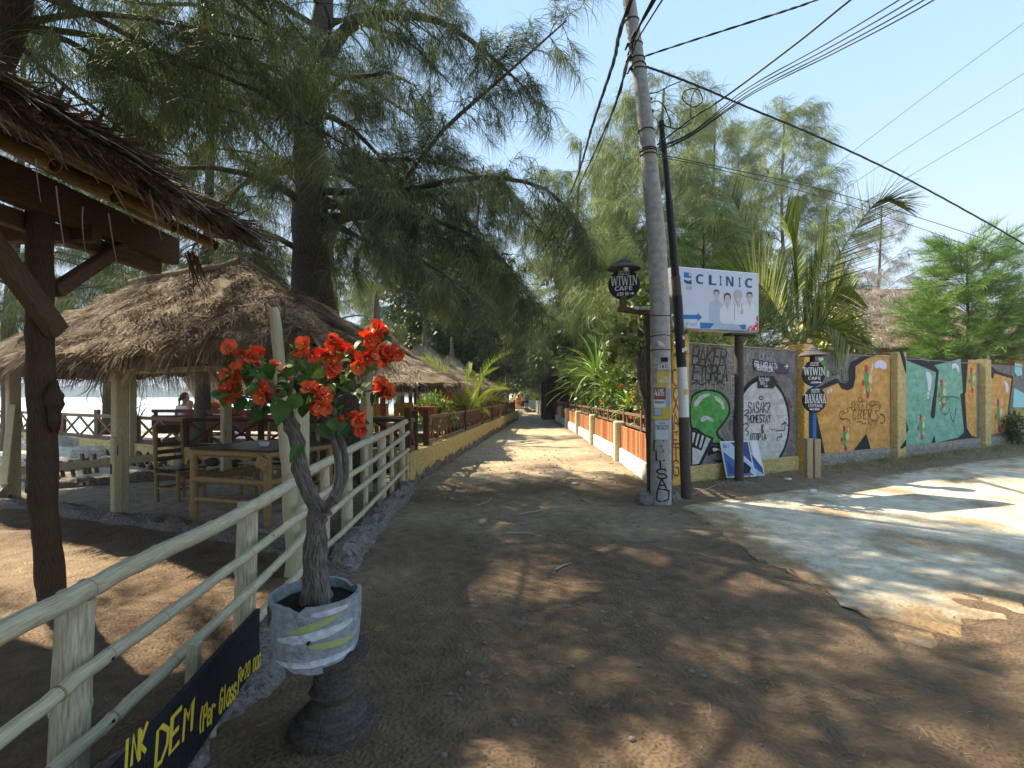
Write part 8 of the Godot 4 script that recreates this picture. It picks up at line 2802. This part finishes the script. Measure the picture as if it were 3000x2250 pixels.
# ---- people: a smooth field round a skeleton, meshed as one surface ----
func skin_mesh(bones: Array, cell: float, k: float) -> MB:
	var lo := Vector3(1e9, 1e9, 1e9)
	var hi := -lo
	for q in bones:
		var r := maxf(q[2], q[3]) + cell * 3.0
		lo = lo.min(q[0] - Vector3.ONE * r).min(q[1] - Vector3.ONE * r)
		hi = hi.max(q[0] + Vector3.ONE * r).max(q[1] + Vector3.ONE * r)
	var n := Vector3i(((hi - lo) / cell).ceil()) + Vector3i.ONE
	var f := PackedFloat32Array()
	f.resize(n.x * n.y * n.z)
	f.fill(1.0)
	for q in bones:
		var a: Vector3 = q[0]
		var d: Vector3 = q[1] - a
		var l2 := maxf(d.length_squared(), 1e-8)
		var r := maxf(q[2], q[3]) + k + cell * 2.0
		var i0 := Vector3i(((a.min(q[1]) - Vector3.ONE * r - lo) / cell).floor()).clamp(Vector3i.ZERO, n - Vector3i.ONE)
		var i1 := Vector3i(((a.max(q[1]) + Vector3.ONE * r - lo) / cell).ceil()).clamp(Vector3i.ZERO, n - Vector3i.ONE)
		for z in range(i0.z, i1.z + 1):
			for y in range(i0.y, i1.y + 1):
				for x in range(i0.x, i1.x + 1):
					var p := lo + Vector3(x, y, z) * cell
					var t := clampf((p - a).dot(d) / l2, 0.0, 1.0)
					var v := (p - a - d * t).length() - lerpf(q[2], q[3], t)
					var ix := x + n.x * (y + n.y * z)
					var h := clampf(0.5 + 0.5 * (f[ix] - v) / k, 0.0, 1.0)
					f[ix] = lerpf(f[ix], v, h) - k * h * (1.0 - h)
	var at := {}
	var pos := PackedVector3Array()
	var st := [1, n.x, n.x * n.y]
	for z in n.z - 1:
		for y in n.y - 1:
			for x in n.x - 1:
				var base := x + n.x * (y + n.y * z)
				var c := Vector3.ZERO
				var m := 0
				for e in [[0, 1], [2, 3], [4, 5], [6, 7], [0, 2], [1, 3], [4, 6], [5, 7], [0, 4], [1, 5], [2, 6], [3, 7]]:
					var u: int = e[0]
					var w: int = e[1]
					var fu := f[base + (u & 1) + n.x * ((u >> 1) & 1) + st[2] * (u >> 2)]
					var fw := f[base + (w & 1) + n.x * ((w >> 1) & 1) + st[2] * (w >> 2)]
					if (fu < 0.0) != (fw < 0.0):
						var s := fu / (fu - fw)
						c += Vector3(u & 1, (u >> 1) & 1, u >> 2).lerp(Vector3(w & 1, (w >> 1) & 1, w >> 2), s)
						m += 1
				if m:
					at[base] = pos.size()
					pos.append(lo + (Vector3(x, y, z) + c / m) * cell)
	var nr := PackedVector3Array()
	nr.resize(pos.size())
	var quads := []
	for base in at:
		for ax in 3:
			var u: int = st[(ax + 1) % 3]
			var w: int = st[(ax + 2) % 3]
			var e: int = base + st[ax]
			if e >= f.size() or (f[base] < 0.0) == (f[e] < 0.0):
				continue
			if not (at.has(base - u) and at.has(base - w) and at.has(base - u - w)):
				continue
			quads.append([at[base], at[base - u], at[base - u - w], at[base - w], f[base] < 0.0, ax])
	for q in quads:
		var nn: Vector3 = (pos[q[1]] - pos[q[0]]).cross(pos[q[3]] - pos[q[0]])
		var axis := Vector3.ZERO
		axis[q[5]] = 1.0 if q[4] else -1.0
		if nn.dot(axis) < 0.0: nn = -nn
		for i in 4:
			nr[q[i]] += nn
	var b := MB.new()
	for q in quads:
		b.quads(pos[q[0]], pos[q[1]], pos[q[2]], pos[q[3]], nr[q[0]].normalized(), nr[q[1]].normalized(), nr[q[2]].normalized(), nr[q[3]].normalized(), Vector2.ZERO, Vector2.RIGHT, Vector2.ONE, Vector2.DOWN)
	return b


# a standing or walking figure seen from behind; sw is the stride, turn the facing
func walker(label: String, at: Vector3, hgt: float, sw: float, turn: float, top_m: Material, low_m: Material, bare: bool) -> void:
	var t := thing("person", label, "person", at, "")
	var s := hgt / 1.7
	var bs := Basis(Vector3.UP, turn)
	var J := func(x: float, y: float, z: float) -> Vector3: return at + bs * (Vector3(x, y, z) * s)
	var B := []
	var add := func(a: Vector3, e: Vector3, r0: float, r1: float) -> void: B.append([a, e, r0 * s, r1 * s])
	add.call(J.call(0, 1.53, -0.01), J.call(0, 1.61, -0.02), 0.082, 0.09)
	add.call(J.call(0, 1.40, 0), J.call(0, 1.52, 0), 0.05, 0.05)
	add.call(J.call(0, 1.0, 0), J.call(0, 1.16, 0), 0.115, 0.105)
	add.call(J.call(-0.07, 1.33, 0), J.call(0.07, 1.33, 0), 0.105, 0.105)
	add.call(J.call(0, 1.16, 0), J.call(0, 1.30, 0), 0.11, 0.12)
	add.call(J.call(-0.08, 0.92, 0), J.call(0.08, 0.92, 0), 0.115, 0.115)
	for k in [-1.0, 1.0]:
		var f: float = sw * k
		add.call(J.call(k * 0.09, 0.88, 0), J.call(k * 0.09, 0.48, -f * 0.18), 0.088, 0.058)
		add.call(J.call(k * 0.09, 0.48, -f * 0.18), J.call(k * 0.09, 0.09, -f * 0.22 + (0.12 if f < 0 else 0.0)), 0.056, 0.036)
		add.call(J.call(k * 0.09, 0.045, -f * 0.22 + (0.12 if f < 0 else 0.0)), J.call(k * 0.10, 0.03, -f * 0.22 - 0.15 + (0.12 if f < 0 else 0.0)), 0.04, 0.03)
		add.call(J.call(k * 0.17, 1.36, 0), J.call(k * 0.235, 1.10, f * 0.10), 0.052, 0.042)
		add.call(J.call(k * 0.235, 1.10, f * 0.10), J.call(k * 0.25, 0.86, f * 0.16 - 0.05), 0.04, 0.028)
		add.call(J.call(k * 0.25, 0.85, f * 0.16 - 0.05), J.call(k * 0.25, 0.74, f * 0.17 - 0.07), 0.03, 0.018)
	obj("body", skin_mesh(B, 0.026, 0.03), M.skin, t)
	var C := [[J.call(-0.085, 0.93, 0), J.call(0.085, 0.93, 0), 0.13 * s, 0.13 * s], [J.call(0, 0.97, 0), J.call(0, 0.90, 0), 0.12 * s, 0.12 * s]]
	if not bare:
		for k in [-1.0, 1.0]:
			C.append([J.call(k * 0.09, 0.88, 0), J.call(k * 0.09, 0.58, -sw * k * 0.13), 0.105 * s, 0.09 * s])
	obj("shorts", skin_mesh(C, 0.026, 0.03), low_m, t)
	if bare:
		obj("swim_top", skin_mesh([[J.call(-0.08, 1.29, 0), J.call(0.08, 1.29, 0), 0.122 * s, 0.122 * s]], 0.026, 0.02), top_m, t)
	else:
		obj("shirt", skin_mesh([[J.call(-0.08, 1.34, 0), J.call(0.08, 1.34, 0), 0.125 * s, 0.125 * s], [J.call(0, 1.0, 0), J.call(0, 1.3, 0), 0.13 * s, 0.135 * s], [J.call(-0.17, 1.36, 0), J.call(-0.21, 1.22, 0), 0.066 * s, 0.06 * s], [J.call(0.17, 1.36, 0), J.call(0.21, 1.22, 0), 0.066 * s, 0.06 * s]], 0.026, 0.03), top_m, t)
	obj("hair", skin_mesh([[J.call(0, 1.60, 0.02), J.call(0, 1.63, -0.01), 0.095 * s, 0.09 * s], [J.call(0, 1.62, 0.03), J.call(0, 1.45, 0.07), 0.085 * s, 0.04 * s]], 0.026, 0.03), M.hair, t)


func people() -> void:
	walker("woman in a red bikini walking away down the path, nearest of the far walkers", V(0.55, 0.0, 45.0), 1.62, 1.0, 0.1, M.cloth_red, M.cloth_red, true)
	walker("man in a pale shirt and dark shorts just ahead of the bikini walker", V(0.98, 0.0, 49.0), 1.72, -0.8, 0.0, M.cloth_white, M.cloth_dark, false)
	walker("woman in dark shorts walking alone to the right at the end of the path", V(1.55, 0.0, 54.0), 1.64, 0.7, -0.1, M.cloth_red, M.cloth_dark, true)
	walker("person in white standing in the shade beside the far dark pole", V(0.05, 0.0, 46.5), 1.62, 0.2, 0.6, M.cloth_white, M.cloth_dark, false)
	# seated on the daybed, seen from behind with the face turned to the right
	var at := V(-8.5, 0.3, 14.0)
	var t := thing("person", "woman in a white sleeveless top sitting on the daybed, hair tied back, facing the sea", "person", at + Vector3(-0.42, 0.38, 0.0), "")
	var o := at + Vector3(-0.42, 0.4, 0.1)
	var B := []
	var add := func(a: Vector3, e: Vector3, r0: float, r1: float) -> void: B.append([o + a, o + e, r0, r1])
	add.call(Vector3(-0.09, 0.09, 0), Vector3(0.09, 0.09, 0), 0.12, 0.12)
	add.call(Vector3(0, 0.14, 0), Vector3(0, 0.32, -0.03), 0.115, 0.105)
	add.call(Vector3(0, 0.34, -0.03), Vector3(0, 0.44, -0.02), 0.11, 0.115)
	add.call(Vector3(-0.11, 0.50, -0.02), Vector3(0.11, 0.50, -0.02), 0.075, 0.075)
	add.call(Vector3(0, 0.54, -0.02), Vector3(0.01, 0.66, -0.03), 0.048, 0.046)
	add.call(Vector3(0.01, 0.73, -0.03), Vector3(0.025, 0.79, -0.04), 0.082, 0.088)
	add.call(Vector3(0.08, 0.70, -0.05), Vector3(0.085, 0.72, -0.05), 0.04, 0.04)
	add.call(Vector3(0.108, 0.745, -0.055), Vector3(0.12, 0.73, -0.055), 0.016, 0.013)
	add.call(Vector3(-0.012, 0.74, 0.045), Vector3(-0.012, 0.76, 0.045), 0.018, 0.018)
	for k in [-1.0, 1.0]:
		add.call(Vector3(k * 0.10, 0.09, -0.02), Vector3(k * 0.12, 0.10, -0.42), 0.085, 0.06)
		add.call(Vector3(k * 0.12, 0.10, -0.42), Vector3(k * 0.13, -0.28, -0.46), 0.058, 0.036)
		add.call(Vector3(k * 0.13, -0.30, -0.46), Vector3(k * 0.14, -0.32, -0.60), 0.038, 0.03)
		add.call(Vector3(k * 0.17, 0.49, -0.02), Vector3(k * 0.22, 0.25, -0.06), 0.05, 0.042)
		add.call(Vector3(k * 0.22, 0.25, -0.06), Vector3(k * 0.12, 0.16, -0.26), 0.04, 0.028)
		add.call(Vector3(k * 0.12, 0.16, -0.26), Vector3(k * 0.07, 0.15, -0.33), 0.03, 0.02)
		for i in 4:
			add.call(Vector3(k * (0.075 - i * 0.012), 0.155 + i * 0.008, -0.33), Vector3(k * (0.05 - i * 0.012), 0.145 + i * 0.006, -0.385), 0.009, 0.008)
	obj("body", skin_mesh(B, 0.016, 0.025), M.skin, t)
	obj("top", skin_mesh([[o + Vector3(-0.085, 0.46, -0.02), o + Vector3(0.085, 0.46, -0.02), 0.10, 0.10], [o + Vector3(0, 0.12, 0), o + Vector3(0, 0.42, -0.025), 0.128, 0.122], [o + Vector3(-0.10, 0.10, 0), o + Vector3(0.10, 0.10, 0), 0.132, 0.132]], 0.018, 0.03), M.cloth_white, t)
	obj("hair", skin_mesh([[o + Vector3(-0.005, 0.78, -0.015), o + Vector3(0.01, 0.82, -0.04), 0.098, 0.088], [o + Vector3(-0.03, 0.74, 0.05), o + Vector3(-0.05, 0.70, 0.09), 0.05, 0.035], [o + Vector3(-0.05, 0.70, 0.09), o + Vector3(-0.04, 0.56, 0.12), 0.032, 0.018]], 0.014, 0.02), M.hair, t)
	# a second guest lying on the daybed, only partly above the rail
	t = thing("person", "second guest reclining at the right end of the daybed behind the rail", "person", at + Vector3(0.95, 0.38, 0.0), "")
	o = at + Vector3(0.95, 0.4, 0.05)
	B.clear()
	add.call(Vector3(0.1, 0.16, -0.05), Vector3(0.12, 0.34, -0.02), 0.12, 0.13)
	add.call(Vector3(0.12, 0.42, -0.02), Vector3(0.13, 0.47, -0.02), 0.05, 0.05)
	add.call(Vector3(0.14, 0.55, -0.04), Vector3(0.14, 0.6, -0.05), 0.085, 0.088)
	add.call(Vector3(0.02, 0.12, -0.06), Vector3(-0.38, 0.22, -0.14), 0.09, 0.06)
	add.call(Vector3(-0.38, 0.22, -0.14), Vector3(-0.66, 0.08, -0.2), 0.056, 0.036)
	add.call(Vector3(0.02, 0.12, -0.2), Vector3(-0.36, 0.18, -0.32), 0.09, 0.06)
	add.call(Vector3(-0.36, 0.18, -0.32), Vector3(-0.68, 0.07, -0.36), 0.056, 0.036)
	add.call(Vector3(0.02, 0.36, 0.05), Vector3(-0.1, 0.18, 0.06), 0.05, 0.04)
	add.call(Vector3(-0.1, 0.18, 0.06), Vector3(-0.26, 0.22, -0.06), 0.04, 0.028)
	obj("body", skin_mesh(B, 0.02, 0.025), M.skin, t)
	obj("shirt", skin_mesh([[o + Vector3(0.1, 0.14, -0.05), o + Vector3(0.12, 0.36, -0.02), 0.135, 0.142]], 0.02, 0.02), M.cloth_red, t)
	obj("hair", skin_mesh([[o + Vector3(0.15, 0.6, -0.02), o + Vector3(0.15, 0.63, -0.04), 0.096, 0.09]], 0.018, 0.02), M.hair, t)


func litter() -> void:
	# fallen twigs on the path
	var labels := ["long thin dry twig across the lit middle of the path", "short crooked twig on the path near the sunlit patch", "curved fallen twig below the yellow wall", "forked dry stick in front of the utility pole", "small stick at the edge of the concrete", "dry stick on the verge by the black pole"]
	var i := 0
	for q in [[[1480, 1560], [1560, 1562], [1650, 1590]], [[1625, 1672], [1648, 1660], [1672, 1650]], [[1395, 1488], [1430, 1478], [1440, 1460]], [[1520, 1510], [1590, 1500], [1640, 1495]], [[1700, 1462], [1715, 1470], [1722, 1476]], [[2030, 1450], [2100, 1425], [2150, 1405]]]:
		var b := MB.new()
		var pts := []
		for p in q:
			var g := G(p[0], p[1])
			g.y = gy(g.x, -g.z) + 0.012
			pts.append(g)
		b.tube(spline(pts, 4), lin(0.011, 0.005, 9), 5, true, 0.2)
		tag(obj("twig", b, M.pale_bark), labels[i], "twig", "fallen twigs on the path")
		i += 1
	var b: MB
	var m := MB.new()
	m.lump(Vector3.ZERO, Vector3.ONE, noise, 0.5, 1.6, 8)
	var pm := m.build()
	pm.surface_set_material(0, M.rubble)
	var xfs := []
	for k in 420:
		var d := R(1.4, 14.0)
		var x := R(-1.4, 2.2) * (0.4 + d * 0.08) + d * R(-0.02, 0.06)
		var s := R(0.004, 0.014) * (1.0 + d * 0.04)
		xfs.append(Transform3D(Basis(Vector3.UP, R(0, 6)).scaled(Vector3(s * 1.3, s * 0.7, s)), V(x, gy(x, d) + s * 0.2, d)))
	kind(many("pebbles", pm, xfs, [], self), "stuff")
	var lm := MB.new()
	for k in 5:
		lm.col = Color(1, 1, 1) * R(0.7, 1.3)
		lm.blade(Vector3(R(-0.05, 0.05), 0.004, R(-0.05, 0.05)), Vector3(R(-1, 1), 0.05, R(-1, 1)), R(0.025, 0.075), 0.0028, Vector3(R(-0.5, 0.5), -0.05, R(-0.5, 0.5)), 2, Vector3.UP.cross(rdir()), 0.4)
	var nm := lm.build(Vector3.ZERO, true)
	nm.surface_set_material(0, M.straw)
	xfs = []
	var cols := []
	for k in 5200:
		var d := pow(R(0, 1), 0.7) * 13.0 + 1.4
		var x := R(-1.0, 1.0) * (1.0 + d * 0.55) + 0.3
		if k % 3 == 0:
			var q := W0 + WX * R(-0.6, 9.0) + WN * R(0.2, 1.6)
			x = q.x
			d = -q.z
		xfs.append(Transform3D(Basis(Vector3.UP, R(0, 6)), V(x, gy(x, d) + 0.003, d)))
		cols.append(Color(0.20, 0.135, 0.08).lerp(Color(0.40, 0.29, 0.18), R(0, 1)))
	kind(many("fallen_needles", nm, xfs, cols, self), "stuff")
	# scraps
	for q in [[1790, 1402, "white paper scrap at the foot of the panel fence"], [1685, 1422, "curled white scrap on the shaded path"], [2380, 1450, "crumpled pale scrap on the concrete near the double sign"], [2310, 1408, "pale rag lying at the wall by the double sign"]]:
		b = MB.new()
		var g := G(q[0], q[1])
		g.y = gy(g.x, -g.z) + (0.07 if q[0] == 2380 else 0.02)
		b.lump(g, Vector3(0.07, 0.02, 0.05), noise, 0.9, 9.0, 9)
		tag(obj("paper_scrap", b, M.paper), q[2], "litter", "scraps on the ground")
